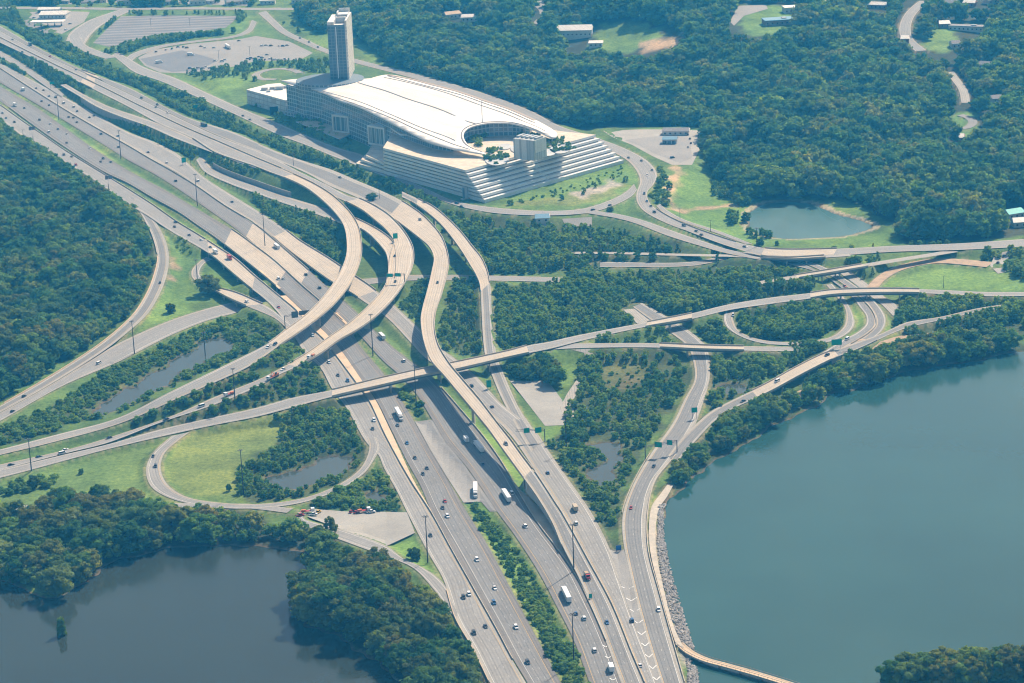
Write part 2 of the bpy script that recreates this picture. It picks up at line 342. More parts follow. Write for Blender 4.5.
Road('high_mid', 'middle flyover joined by a second ramp',
     [(-12, 30.5), (0, 37), (50, 62), (100, 85.5), (140, 105.5), (185, 127), (220, 142), (256, 157.5), (280, 167.5), (290, 172), (312.6, 182.5), (333, 195.5), (346.6, 202), (363, 211), (375.6, 221), (386, 230), (394, 242), (392, 250), (390, 258), (388.5, 272), (384, 288), (369, 306), (349, 323.5), (327.7, 338.5), (306, 354), (281, 368), (256, 380.5), (215, 397), (175, 414.5), (107.5, 438), (67.5, 449.5), (0, 464.5), (-20, 469)],
     [(-12, 25), (0, 31), (45, 55), (95, 78), (140, 99), (185, 121), (220, 137), (264, 153.5), (300, 172), (326.5, 184.6), (349, 196), (360.5, 199), (384, 211.5), (396.6, 222.3), (406.7, 235), (413, 247.5), (414, 258), (412, 268), (406.7, 279.4), (398, 293), (384, 309), (369, 322), (354, 332), (338, 341), (320, 354), (302.6, 364), (281, 374), (256, 387.5), (215, 404.5), (160, 423), (107, 443), (67, 453), (0, 470), (-20, 475)],
     [(0, 13), (.38, 13), (.5, 14.5), (.6, 14.5), (.7, 12.5), (.76, 9), (.85, 3.5), (1, 2)])
Road('ramp_low', 'lower ramp below the raised highway',
     [(196, 160), (205, 172), (230, 184), (256, 193.5), (280, 202), (310, 212), (340, 223), (361, 229), (383, 249), (387, 256), (388.5, 268), (388, 278)],
     [(201, 156), (214, 169), (236, 179), (256, 186), (285, 196), (315, 205), (340, 212), (356.7, 218.6), (384, 233.7), (393, 242), (396, 255), (396, 268), (395, 278)], [(0, 6), (.3, 6), (.55, 9), (.75, 13), (1, 14.6)])
Road('ramp_wall', 'ramp atop the long retaining wall',
     [(60, 85), (80.5, 97), (100.7, 108.7), (128, 119.5), (147, 126), (172, 137), (195, 146), (216, 154), (235, 161), (256, 168)],
     [(66, 84), (87, 96), (112, 107.5), (140, 117), (160, 124), (176, 131), (198, 141), (218, 150), (236, 158), (256, 165)], [(0, 11), (.3, 12.6), (1, 13)])
Road('high_far', 'far lanes of the raised highway',
     [(264, 155), (306, 173), (330, 186), (358, 198), (378, 209), (395, 220), (407, 229), (421, 240), (429, 247), (434, 258), (432, 272), (427, 293), (422.5, 310), (421, 321), (424.5, 344), (432, 362), (445, 377), (460, 395), (475, 413), (488, 429), (496, 440), (507.5, 456), (522.5, 476.5), (539, 500), (553, 524), (562, 545), (579.5, 579.5), (597, 619.5), (609, 650), (621, 683), (632, 708)],
     [(256, 142.7), (280, 152.8), (305.5, 161.6), (330.7, 169.5), (358, 181), (384, 192), (402, 201), (419, 212), (431, 223), (442, 237), (447.5, 252), (449, 262), (447, 275), (442, 293), (436, 311), (434.5, 325), (438, 344), (449, 363), (463, 380), (480, 400), (496, 421), (511, 440), (522.5, 456), (536, 474), (557, 506), (561, 512), (587, 559), (611.5, 604.5), (632, 655), (644, 683), (653, 708)],
     [(0, 13), (.2, 13), (.3, 15), (.38, 16.5), (.56, 17), (.64, 13), (.72, 6.5), (.8, 3), (.88, 1.7), (1, 1.6)])
_a, _b = [(-12, 24.5), (0, 30.5), (45, 54.5), (95, 77.5), (140, 98.5), (185, 120.5), (220, 136.5), (262, 152.5)], [(-12, 20), (0, 26), (37.5, 47.5), (82.5, 70), (125, 86), (187.5, 117.5), (230, 131), (258, 143)]
Road('high_outer', 'far lanes of the raised highway', _a, _b, 13)
Road('high_split', 'narrow ramp peeling off the raised highway',
     [(402, 197), (410, 201), (426, 212), (440, 224), (452, 238), (464, 255), (470, 265), (476, 275), (480, 285), (481, 300), (482, 322), (483.5, 344), (486, 360), (493, 378), (500, 395), (510, 415), (521, 436), (531, 453)],
     [(402, 191.5), (416, 198), (432, 206), (447, 218), (460, 231), (472, 246), (481.5, 258), (487, 270), (490, 283), (492, 300), (493.5, 322), (495, 344), (497, 357), (503, 372), (508, 384), (519, 408), (529, 423), (541, 440)],
     [(0, 13), (.2, 13), (.35, 11), (.5, 8), (.62, 4), (.75, 2), (1, 1.55)])
# overpass across everything, and its continuation
Road('overpass', 'long overpass crossing the motorway',
     [(-20, 472), (0, 469.5), (67, 454), (107.5, 444.5), (160, 429.5), (215, 417), (256, 408), (294, 397.5), (330, 390.5), (384, 377.4), (422, 369), (449.5, 363.5), (512, 350), (530, 345), (548, 342), (570, 337), (605, 330), (640, 323.5), (689, 314), (728, 304.6), (768, 298), (807, 293.5), (833, 290), (896, 288.7), (940, 290), (985, 292), (1045, 292)],
     [(-20, 482), (0, 478), (75, 458), (107, 449.5), (160, 437), (215, 425), (256, 417), (294, 407), (331.5, 397), (384, 385), (423, 376), (454.5, 370), (512, 356.8), (535, 352), (552, 348.5), (573, 343), (607, 335), (640, 328), (691.6, 319), (730, 310), (768, 304.3), (807, 299), (833, 295), (896, 293), (940, 294), (985, 296), (1045, 296)],
     [(0, 2), (.2, 3), (.32, 8.5), (.36, 10.3), (.5, 10.5), (.55, 8.5), (.63, 8.5), (.75, 7), (.84, 8), (1, 4)])
Road('river_link', 'road leading off the overpass behind the scrub',
     [(530, 349), (548, 344.5), (587, 343.5), (652, 343.2), (700, 345.2), (762, 346.5), (800, 346.8)],
     [(530, 354), (550, 350), (587, 348), (652, 347.5), (700, 349.5), (762, 351), (800, 351)], [(0, 8), (.4, 7.5), (.75, 7.5), (1, 3.5)])
Road('loop', 'sharp loop ramp round the mown field',
     [(190, 432), (178, 441), (165, 453), (161, 469.5), (170, 487), (190, 498), (225, 503.2), (256, 504.2), (300, 499), (334, 487), (357, 472), (367, 457), (369, 444), (364, 432)],
     [(172, 436), (160, 446), (151, 456), (146, 471), (154, 489.5), (180, 501.5), (215, 507.5), (256, 508.5), (301, 503), (338.5, 490), (363.5, 474), (375, 458), (379.5, 450), (377, 438)], [(0, 2.8), (.25, 1.5), (1, 1.5)])
Road('bay_road', 'road curving along the bay',
     [(633, 307), (648, 318), (668, 331), (687, 346), (692, 357), (694.5, 379.5), (684.5, 399.5), (672, 424.5), (652, 452), (634.5, 482), (623, 513), (623, 540), (629, 570), (636, 600), (647, 640), (661, 683), (669, 708)],
     [(642, 303), (662, 314), (688, 330), (706, 346), (709, 357), (709.5, 379.5), (704, 399.5), (694, 427), (674, 457), (654.5, 482), (647, 513), (647.5, 549.5), (659, 594.5), (673, 644.5), (684, 683), (691, 708)], 1.5)
Road('shore_link', 'raised road dropping to the bay road',
     [(1045, 299), (1024, 302), (980, 308), (940, 317), (908, 322), (896, 327), (878, 335), (846, 346), (823.4, 354), (793, 369), (768, 383), (737, 398), (712, 411), (695, 425), (680, 440), (668, 456)],
     [(1045, 303), (1024, 305.5), (980, 312), (942, 320), (910, 327), (896, 332), (880, 339), (861, 348), (833.5, 359), (799.5, 376), (768, 393), (735, 408), (716, 420), (702, 434), (688, 450), (676, 464)], [(0, 3), (.4, 5), (.6, 6.5), (.8, 4), (1, 1.6)])
Road('twin_a', 'inner half of the curving dual carriageway',
     [(600, 262), (690, 262), (745, 252), (790, 259), (815, 270), (835, 283), (853, 298), (860, 307.5), (866, 316), (865.5, 325), (857, 332.7), (843, 340), (823, 352.5)],
     [(600, 267), (690, 266), (748, 257), (796, 266), (819, 273), (841, 285), (860, 299), (868.5, 306.5), (875, 317.6), (875, 326.4), (867.4, 334), (851, 344), (834, 353)], [(0, 1), (.5, 1), (.9, 3), (1, 6)])
Road('twin_b', 'outer half of the curving dual carriageway',
     [(760, 250), (800, 262), (822, 271), (843, 284), (862, 299), (869.3, 306.5), (875.8, 317.6), (875.8, 326.4), (868.2, 334.2), (852, 344), (836, 353)],
     [(766, 248), (805, 260), (828, 269), (850, 282), (869, 296), (878.8, 306), (885, 316), (885, 325), (879, 334), (864, 344), (850, 351)], [(0, 1), (.85, 3), (1, 6)])
Road('twin_c', 'pale strip beside the dual carriageway',
     [(838, 272), (856, 285), (874, 299), (882, 305), (893, 316)], [(848, 270), (866, 283), (886, 298), (895, 304), (901, 312)], 1)
Road('small_loop', 'tight loop ramp round the wooded island',
     [(752, 306.5), (738, 309.5), (733, 315), (734, 322), (739, 331), (752, 337.5), (768, 341), (799.5, 342), (828.4, 337.8), (842, 329), (846, 319), (844.8, 308), (836, 296), (826, 285)],
     [(745, 305), (728, 309.5), (724, 316), (726, 326), (735.7, 334), (751, 340.5), (768, 344), (799.5, 345.2), (831, 341.5), (849, 332.7), (854.5, 324), (852.5, 314), (849.5, 307), (842, 295), (832, 284)], [(0, 6.5), (.15, 5), (.4, 1.5), (1, 1)])
# casino avenue and the roads round it
Road('avenue', 'avenue passing in front of the white building',
     [(124, 61), (130, 55), (142, 50), (165, 44.5), (200, 40), (230, 36.5), (245, 31), (252, 20)],
     [(131, 62), (137, 57), (148, 52.5), (168, 46.5), (200, 42), (230, 38.5), (249, 33), (257, 22)], 8)
Road('avenue_front', 'avenue passing in front of the white building',
     [(112, 55), (121, 62), (136, 73), (160, 81), (190, 94), (235, 114.5), (280, 135.5), (305.5, 145), (332, 156), (358, 166), (370, 171), (395, 180.5), (418, 190.5), (445.5, 202), (466, 208), (498, 213.5), (548, 215.5), (588, 213), (615, 205), (632, 196), (637, 190)],
     [(117, 52), (128, 58), (146, 68), (175, 78), (205, 92), (246, 110.5), (274, 121.5), (312, 138), (343, 149.5), (358, 153.5), (370, 159.5), (386, 169), (408, 180), (433, 192), (458, 202), (498, 208), (548, 211), (581, 209), (613, 199), (627, 191), (634, 184)], 8)
Road('arterial', 'wide road sweeping past the grass slope',
     [(258, 13), (268, 22), (281, 33), (302, 43), (323, 52), (353, 62.5), (397, 74), (447, 88.5), (497, 105), (527, 118), (553, 131), (590, 143), (612, 152), (626.5, 160), (637, 172), (640, 182), (636.5, 193), (637, 202), (645, 212), (668, 224), (687, 231), (715.5, 242), (737, 249), (770, 257), (831, 256), (893, 252), (960, 250), (1040, 246)],
     [(266, 11), (276, 21), (289, 32), (309, 41), (329, 50), (359, 60), (402, 70.5), (453, 84), (503, 100), (533, 112), (561, 126.5), (597, 138), (628, 150), (648, 161.5), (657, 174), (654, 184), (647.5, 192), (649, 201.5), (656, 209), (678, 221.5), (710.5, 234), (743, 244), (772, 249), (831, 249), (893, 246), (960, 243.5), (1040, 238)], [(0, 8), (.6, 8), (.75, 5), (.85, 6.5), (1, 5)])
Road('arterial_side', 'second half of the sweeping road',
     [(656, 206), (664, 213), (684, 222.5), (715.5, 233), (745, 244)], [(660, 204), (668, 211), (686, 220.5), (717, 230.5), (752, 244)], [(0, 7), (1, 5.3)])
Road('arterial_link', 'slip road joining the sweeping road',
     [(588, 213.5), (615, 218), (634, 223), (668, 236), (700, 246), (724.5, 253), (760, 260)],
     [(591, 210.5), (617, 214), (640, 219.5), (674, 231.5), (705, 242), (728, 249.5), (766, 257)], [(0, 8), (1, 5)])
centre_road('entrance_loop', 'oval entrance drive beside the hotel tower', [(300, 73), (290, 69.5), (275, 69), (262, 71.5), (256, 75), (262, 79), (276, 79.5)], 9, 8)
centre_road('thin_link', 'thin pale road across the scrub', [(575, 253), (620, 253.3), (682, 255), (740, 256.2), (790, 258.5), (823, 256.8), (850, 255)], 7, [(0, 3), (.6, 5), (1, 6.3)])
centre_road('ridge_bridge', 'narrow bridge between the trees', [(760, 283), (797, 276.8), (830, 271.5), (864, 265.8), (905, 259), (928, 255.5), (955, 251)], 9, [(0, 6), (.3, 7.5), (.6, 7), (1, 5)])
centre_road('dirt_track', 'pale track round the open field', [(868, 293), (873, 287), (880.5, 279), (898, 268.8), (923, 262.5), (940, 261), (955.5, 261.5), (972, 263), (990, 265)], [9, 9, 9, 10, 12, 14, 16, 16], 1.2)
centre_road('scrub_track', 'paved track through the scrub', [(646, 323), (640, 317), (632, 309)], 14, 1.0)
Road('frontage', 'frontage road behind the hedge', [(-12, 52), (0, 57), (25, 72), (48, 88), (62, 97)], [(-12, 46), (0, 51), (25, 65.5), (50, 83), (64, 94.5)], 6.5)
Road('town_street', 'street beside the car parks', [(122, 9), (108, 13.5), (90, 20), (71, 32), (66, 41)], [(131, 11), (120, 16), (104, 24), (92, 34), (85, 44)], 8)
centre_road('town_link', 'street beside the car parks', [(75, 38), (80, 46), (96, 53), (112, 58)], 16, 8)
centre_road('top_street', 'straight street along the top', [(-5, 8), (60, 8.2), (128, 9), (190, 8.5), (256, 9), (300, 9)], 16, 8)
Road('plaza_road', 'service road below the gravel plaza',
     [(300, 515), (293.5, 522), (338.5, 539.5), (386, 557), (411, 567), (433.5, 589.5), (447, 608), (456, 619.5)],
     [(310, 512), (303, 518), (345, 531), (386, 546), (403.5, 559), (421, 567), (442, 582), (458, 612)], 1.5)
centre_road('plaza_track', 'thin track to the gravel plaza', [(0, 508), (60, 507.5), (150, 506), (215, 506), (256, 507), (290, 511)], 8, 1.3)
Road('bay_path', 'pale path along the rocks',
     [(668, 484), (660, 495), (652.5, 505), (649.5, 518), (650, 549.5), (660.8, 594.5), (671, 630), (676, 645)],
     [(673, 486), (667, 497), (659.5, 508), (656.5, 520), (656, 549.5), (665, 594.5), (675, 630), (684, 648)], 1.6)
centre_road('hill_road', 'grey road climbing between the far trees', [(925, 1), (916, 8), (908, 18), (905, 30), (908, 40), (921, 51)], 13, zhill)
centre_road('hill_lane', 'pale lane between the far trees', [(950, 72), (956, 80), (963, 90), (966, 103)], 9, zhill)
centre_road('hill_bend', 'small bend among the far trees', [(960, 115), (969, 118), (973, 123), (966, 128), (956, 129)], 9, zhill)
# stretches carried on bridges (from, to; pixel of the ends of each deck)
def bridge_span(key, a, b): r = ROADS[key]; i, j = sorted((r.idx(*a), r.idx(*b))); r.bridges.append((i, j))
bridge_span('outer', (210, 246), (250, 283)); bridge_span('inner', (226, 237), (272, 280)); bridge_span('central', (245, 230), (300, 277)); bridge_span('upper', (276, 234), (352, 296))
bridge_span('slip', (212, 288), (258, 305))
bridge_span('high_near', (86, 80), (96, 86)); bridge_span('high_mid', (92, 76), (97, 80)); bridge_span('high_outer', (88, 72), (98, 78))
bridge_span('high_near', (287, 176), (275, 345)); bridge_span('high_mid', (349, 200), (290, 366)); bridge_span('ramp_low', (352, 219), (391, 278))
bridge_span('high_far', (407, 207), (529, 474)); bridge_span('high_split', (416, 202), (486, 287))
bridge_span('overpass', (331, 393), (530, 349)); bridge_span('overpass', (645, 325), (693, 316)); bridge_span('overpass', (813, 296), (918, 291))
bridge_span('river_link', (662, 345), (742, 348)); bridge_span('shore_link', (756, 394), (836, 354))
bridge_span('arterial', (765, 252), (832, 252)); bridge_span('thin_link', (762, 257), (826, 257)); bridge_span('ridge_bridge', (795, 277), (866, 266))
# ------------------------------------------------------------------ ground: one sheet, finer near the viewer
NU, NW = 800, 560
U = np.linspace(-0.30, 0.30, NU); WW = np.linspace(1 / 1120.0, 1 / 5600.0, NW)
gu, gw = np.meshgrid(U, WW)                       # rows go away from the viewer
GY = 1 / gw; GX = gu * GY
def grid_lookup(arr, X, Y):
    X = np.asarray(X, float); Y = np.asarray(Y, float)
    fu = np.clip((X / Y - U[0]) / (U[1] - U[0]), 0, NU - 1.001); fw = np.clip((1 / Y - WW[0]) / (WW[1] - WW[0]), 0, NW - 1.001)
    i = fw.astype(int); j = fu.astype(int); a = fw - i; b = fu - j
    return arr[i, j] * (1 - a) * (1 - b) + arr[i + 1, j] * a * (1 - b) + arr[i, j + 1] * (1 - a) * b + arr[i + 1, j + 1] * a * b
def inside(poly, X, Y):
    poly = np.asarray(poly)[:, :2]; r = np.zeros(np.shape(X), bool); n = len(poly)
    for i in range(n):
        x0, y0 = poly[i]; x1, y1 = poly[(i + 1) % n]
        if y0 == y1: continue
        c = ((y0 > Y) != (y1 > Y)) & (X < (x1 - x0) * (Y - y0) / (y1 - y0) + x0); r ^= c
    return r
def edge_dist(poly, X, Y):
    poly = np.asarray(poly)[:, :2]; d = np.full(np.shape(X), 1e9); n = len(poly)
    for i in range(n):
        a = poly[i]; b = poly[(i + 1) % n]; e = b - a; L2 = max(e @ e, 1e-9)
        t = np.clip(((X - a[0]) * e[0] + (Y - a[1]) * e[1]) / L2, 0, 1)
        d = np.minimum(d, np.hypot(X - a[0] - t * e[0], Y - a[1] - t * e[1]))
    return d
def sub(poly, m):
    """Window of the ground grid that holds poly plus m metres."""
    poly = np.asarray(poly); x0, y0 = poly[:, 0].min() - m, poly[:, 1].min() - m; x1, y1 = poly[:, 0].max() + m, poly[:, 1].max() + m
    return np.nonzero((GX > x0) & (GX < x1) & (GY > y0) & (GY < y1))

GZ = hill(GX, GY)
ROADD = np.full(GX.shape, 1e3); BRD = np.full(GX.shape, 1e3)
# raised ground (site of the white building, car parks)
PADS = [
    ([(215, 78), (262, 72), (330, 66), (380, 62), (450, 82), (520, 105), (565, 128), (632, 158), (640, 185), (600, 206), (540, 216), (480, 212), (400, 182), (320, 152), (240, 112)], 8.0),
    ([(0, 6), (330, -5), (400, 70), (330, 80), (262, 78), (205, 78), (150, 74), (100, 58), (40, 24)], 8.0),
    ([(600, 128), (705, 126), (702, 152), (690, 168), (660, 200), (650, 170), (625, 145)], 8.0),
]
for poly, z in PADS:
    w = PL(poly, z)
    idx = sub(w, 60); X, Y = GX[idx], GY[idx]
    d = np.where(inside(w, X, Y), 0, edge_dist(w, X, Y)); GZ[idx] = np.maximum(GZ[idx], z - 0.12 - d * 0.3)
    far = inside(w, X, Y); gz = GZ[idx]; gz[far] = z - 0.12; GZ[idx] = gz
STEEP = {'high_far': 2.2, 'ramp_wall': 2.2, 'ramp_low': 1.2, 'shore_link': 1.2, 'high_split': 0.8, 'overpass': 0.7, 'high_near': 0.6, 'high_mid': 0.6}
def around(road, i0, i1, reach):
    c = road.c[i0:i1 + 1]; return sub(c, reach + road.hw.max())
for pas in (0, 1):
    for r in ROADS.values():
        keep = np.ones(r.n, bool)
        for a, b in r.bridges: keep[a + 1:b] = False
        # dense samples across the length
        k = np.nonzero(keep)[0]
        for c0 in range(0, len(k), 40):
            kk = k[c0:c0 + 41]; c = r.c[kk]; hw = r.hw[kk]
            reach = 45 if pas == 0 else 14
            idx = sub(c, reach + hw.max()); X, Y = GX[idx], GY[idx]
            if len(X) == 0: continue
            d = np.full(X.shape, 1e9); zc = np.zeros(X.shape)
            for q in range(len(kk)):
                dd = np.hypot(X - c[q, 0], Y - c[q, 1]) - hw[q]; m = dd < d; d[m] = dd[m]; zc[m] = c[q, 2]
            cell = 1.0 + (Y * Y * (WW[0] - WW[1])) * 0.45
            if pas == 0:
                GZ[idx] = np.maximum(GZ[idx], zc - 0.35 - np.maximum(0, d - 1.5) * STEEP.get(r.key, 0.42))
                ROADD[idx] = np.minimum(ROADD[idx], d)
            else:
                GZ[idx] = np.minimum(GZ[idx], zc - 0.35 + 1.6 * np.maximum(0, d - cell))
        if pas == 0:
            for a, b in r.bridges:
                c = r.c[a:b + 1]; idx = sub(c, 8 + r.hw.max()); X, Y = GX[idx], GY[idx]; d = np.full(X.shape, 1e9)
                for q in range(a, b + 1): d = np.minimum(d, np.hypot(X - r.c[q, 0], Y - r.c[q, 1]) - r.hw[q])
                BRD[idx] = np.minimum(BRD[idx], d)

# water bodies: the ground is hollowed below them
WATER_Z = -0.8
BAY = [(694, 700), (692, 672), (687.5, 648), (687, 637), (677, 604), (667, 567), (662, 537), (663, 520), (666, 505), (677, 492), (687, 484.5), (707, 467), (732, 452), (752, 442), (768, 428), (793, 417), (818, 406), (833, 393), (850.5, 391), (875.5, 382), (903, 373), (930.5, 367), (950, 365), (978, 361), (1013, 352), (1024, 351), (1150, 336), (1250, 420), (1250, 640), (1060, 664), (1000, 668), (930, 676), (886, 682), (872, 700), (880, 780), (694, 780)]
COVE = [(-160, 560), (0, 579.5), (22.5, 587), (40, 596), (58, 598), (70, 592), (82.5, 585), (100, 570), (122.5, 559), (160, 550), (190, 546.5), (220, 545), (256, 547.5), (293, 550), (318, 556), (321, 563), (300, 572), (293.5, 580), (295, 612), (306, 625), (338.5, 637), (356, 649.5), (381, 662), (401, 683), (420, 715), (430, 780), (-200, 780)]
POND_RESERVOIR = [(750, 213), (760, 206), (778, 202.5), (805, 203), (822, 208), (838, 215), (858, 220), (871, 226), (868, 230), (850, 234.5), (835, 237), (790, 238.5), (775, 237.5), (752, 230)]
POND_LONG = [(95, 415), (105, 402), (121, 393), (140, 382), (160, 369.5), (178, 359), (190, 352), (207, 341), (220, 338.5), (230, 342), (227, 352), (200, 364), (170, 379.5), (160, 389.5), (137, 396), (130, 404.5), (110, 412.5)]
POND_SCRUB = [(268.5, 478), (288.5, 472), (313.5, 467), (326, 456), (340, 456), (352, 458.5), (351, 467), (333.5, 474.5), (318.5, 482), (303.5, 487), (281, 487)]
POND_TINY = [(366, 496), (375, 493), (381, 498), (378, 503), (367, 502)]
POND_MARSH = [(589.5, 446), (607, 443), (619.5, 442), (617.5, 454.5), (617, 467), (609.5, 482), (599.5, 484.5), (591, 469.5), (604.5, 462), (606, 454.5), (597, 449.5)]
POND_SHORE = [(722, 386), (735, 383.5), (745, 385), (745, 392), (730, 393), (724, 391)]
WATERS = [('bay_water', BAY, 'wide green blue bay beside the curving road', 'M_BAY'), ('cove_water', COVE, 'dark still cove below the wooded point', 'M_COVE'),
          ('pond_water', POND_RESERVOIR, 'round reservoir pond with a pale rim below the wooded hill', 'M_RES'), ('pond_water', POND_LONG, 'long narrow pond in the brushy strip between roads', 'M_POND'),
          ('pond_water', POND_SCRUB, 'brown pond inside the loop ramp scrub', 'M_POND'), ('pond_water', POND_TINY, 'tiny pale puddle pond beside the gravel plaza', 'M_POND'),
          ('pond_water', POND_MARSH, 'hooked marsh pond between two converging roads', 'M_POND'), ('pond_water', POND_SHORE, 'small pond behind the shore road bridge', 'M_POND')]
WATERD = np.full(GX.shape, 1e3); PONDD = np.full(GX.shape, 1e3)
for nm, poly, _l, _m in WATERS:
    w = PL(poly, WATER_Z); w = crspline(np.vstack([w, w[:1]]), len(w) * 8)[:-1] if nm == 'pond_water' else w
    idx = sub(w, 60); X, Y = GX[idx], GY[idx]; d = edge_dist(w, X, Y) * np.where(inside(w, X, Y), -1, 1)
    X2 = np.sin(X * .35) * np.cos(Y * .27) + np.sin(X * .13 + Y * .11); d = d + X2 * (1.3 if nm != 'pond_water' else (0.8 if poly is POND_RESERVOIR else 2.2))
    WATERD[idx] = np.minimum(WATERD[idx], d)
    if nm == 'pond_water' and poly is not POND_RESERVOIR: PONDD[idx] = np.minimum(PONDD[idx], d)
    zb = WATER_Z + np.clip(d * 0.22, -2.5, 60)
    road_ok = ROADD[idx] > 0.5
    GZ[idx] = np.where(road_ok, np.minimum(GZ[idx], np.maximum(zb, -3.2)), GZ[idx])
for poly, z in [([(515, 486), (545, 510), (563, 545), (580, 579), (597.5, 620), (608, 643), (604, 641), (590, 606), (572, 570), (555, 547), (539, 526)], 1.35)]:
    w = PL(poly, z); idx = sub(w, 4); m = inside(w, GX[idx], GY[idx]) | (edge_dist(w, GX[idx], GY[idx]) < 1.0); gz = GZ[idx]; gz[m] = np.minimum(gz[m], z); GZ[idx] = gz
def zt(X, Y): return grid_lookup(GZ, X, Y)
def drape(px, py, z0=2.0, lift=0.0):
    px = np.atleast_1d(np.asarray(px, float)); py = np.atleast_1d(np.asarray(py, float)); z = np.full(px.shape, z0)
    for _ in range(14):
        p = PV(px, py, z); z = 0.5 * z + 0.5 * (zt(p[:, 0], p[:, 1]) + lift)
    p = PV(px, py, z); return p
def D(px, py, lift=0.0): return drape([px], [py], lift=lift)[0]
def DL(pts, lift=0.0): a = np.array([(p[0], p[1]) for p in pts], float); return drape(a[:, 0], a[:, 1], lift=lift)

# ground cover colours (what grows or lies there, in reflectance)
rough_n = np.sin(GX * .021 + 1.3 * np.sin(GY * .013)) * np.sin(GY * .017 + 1.1 * np.sin(GX * .019))
COVER = np.zeros(GX.shape + (3,)); COVER[:] = (0.088, 0.150, 0.042)
COVER *= (1 + .22 * rough_n)[..., None]
def cover(poly, c, blend=6.0, noise_m=3.0):
    w = DL(poly); idx = sub(w, 30); X, Y = GX[idx], GY[idx]
    d = edge_dist(w, X, Y) * np.where(inside(w, X, Y), -1, 1) + noise_m * (np.sin(X * .21 + Y * .13) + np.sin(X * .09 - Y * .17))
    a = np.clip(.5 - d / blend, 0, 1)[:, None]; COVER[idx] = COVER[idx] * (1 - a) + np.array(c) * (1 + .18 * rough_n[idx])[:, None] * a
MOWN, SCRUB, FLOOR, EARTH, GRAVEL, OLIVE = (0.118, 0.205, 0.050), (0.06, 0.085, 0.035), (0.04, 0.05, 0.025), (0.34, 0.26, 0.17), (0.33, 0.31, 0.28), (0.15, 0.19, 0.065)
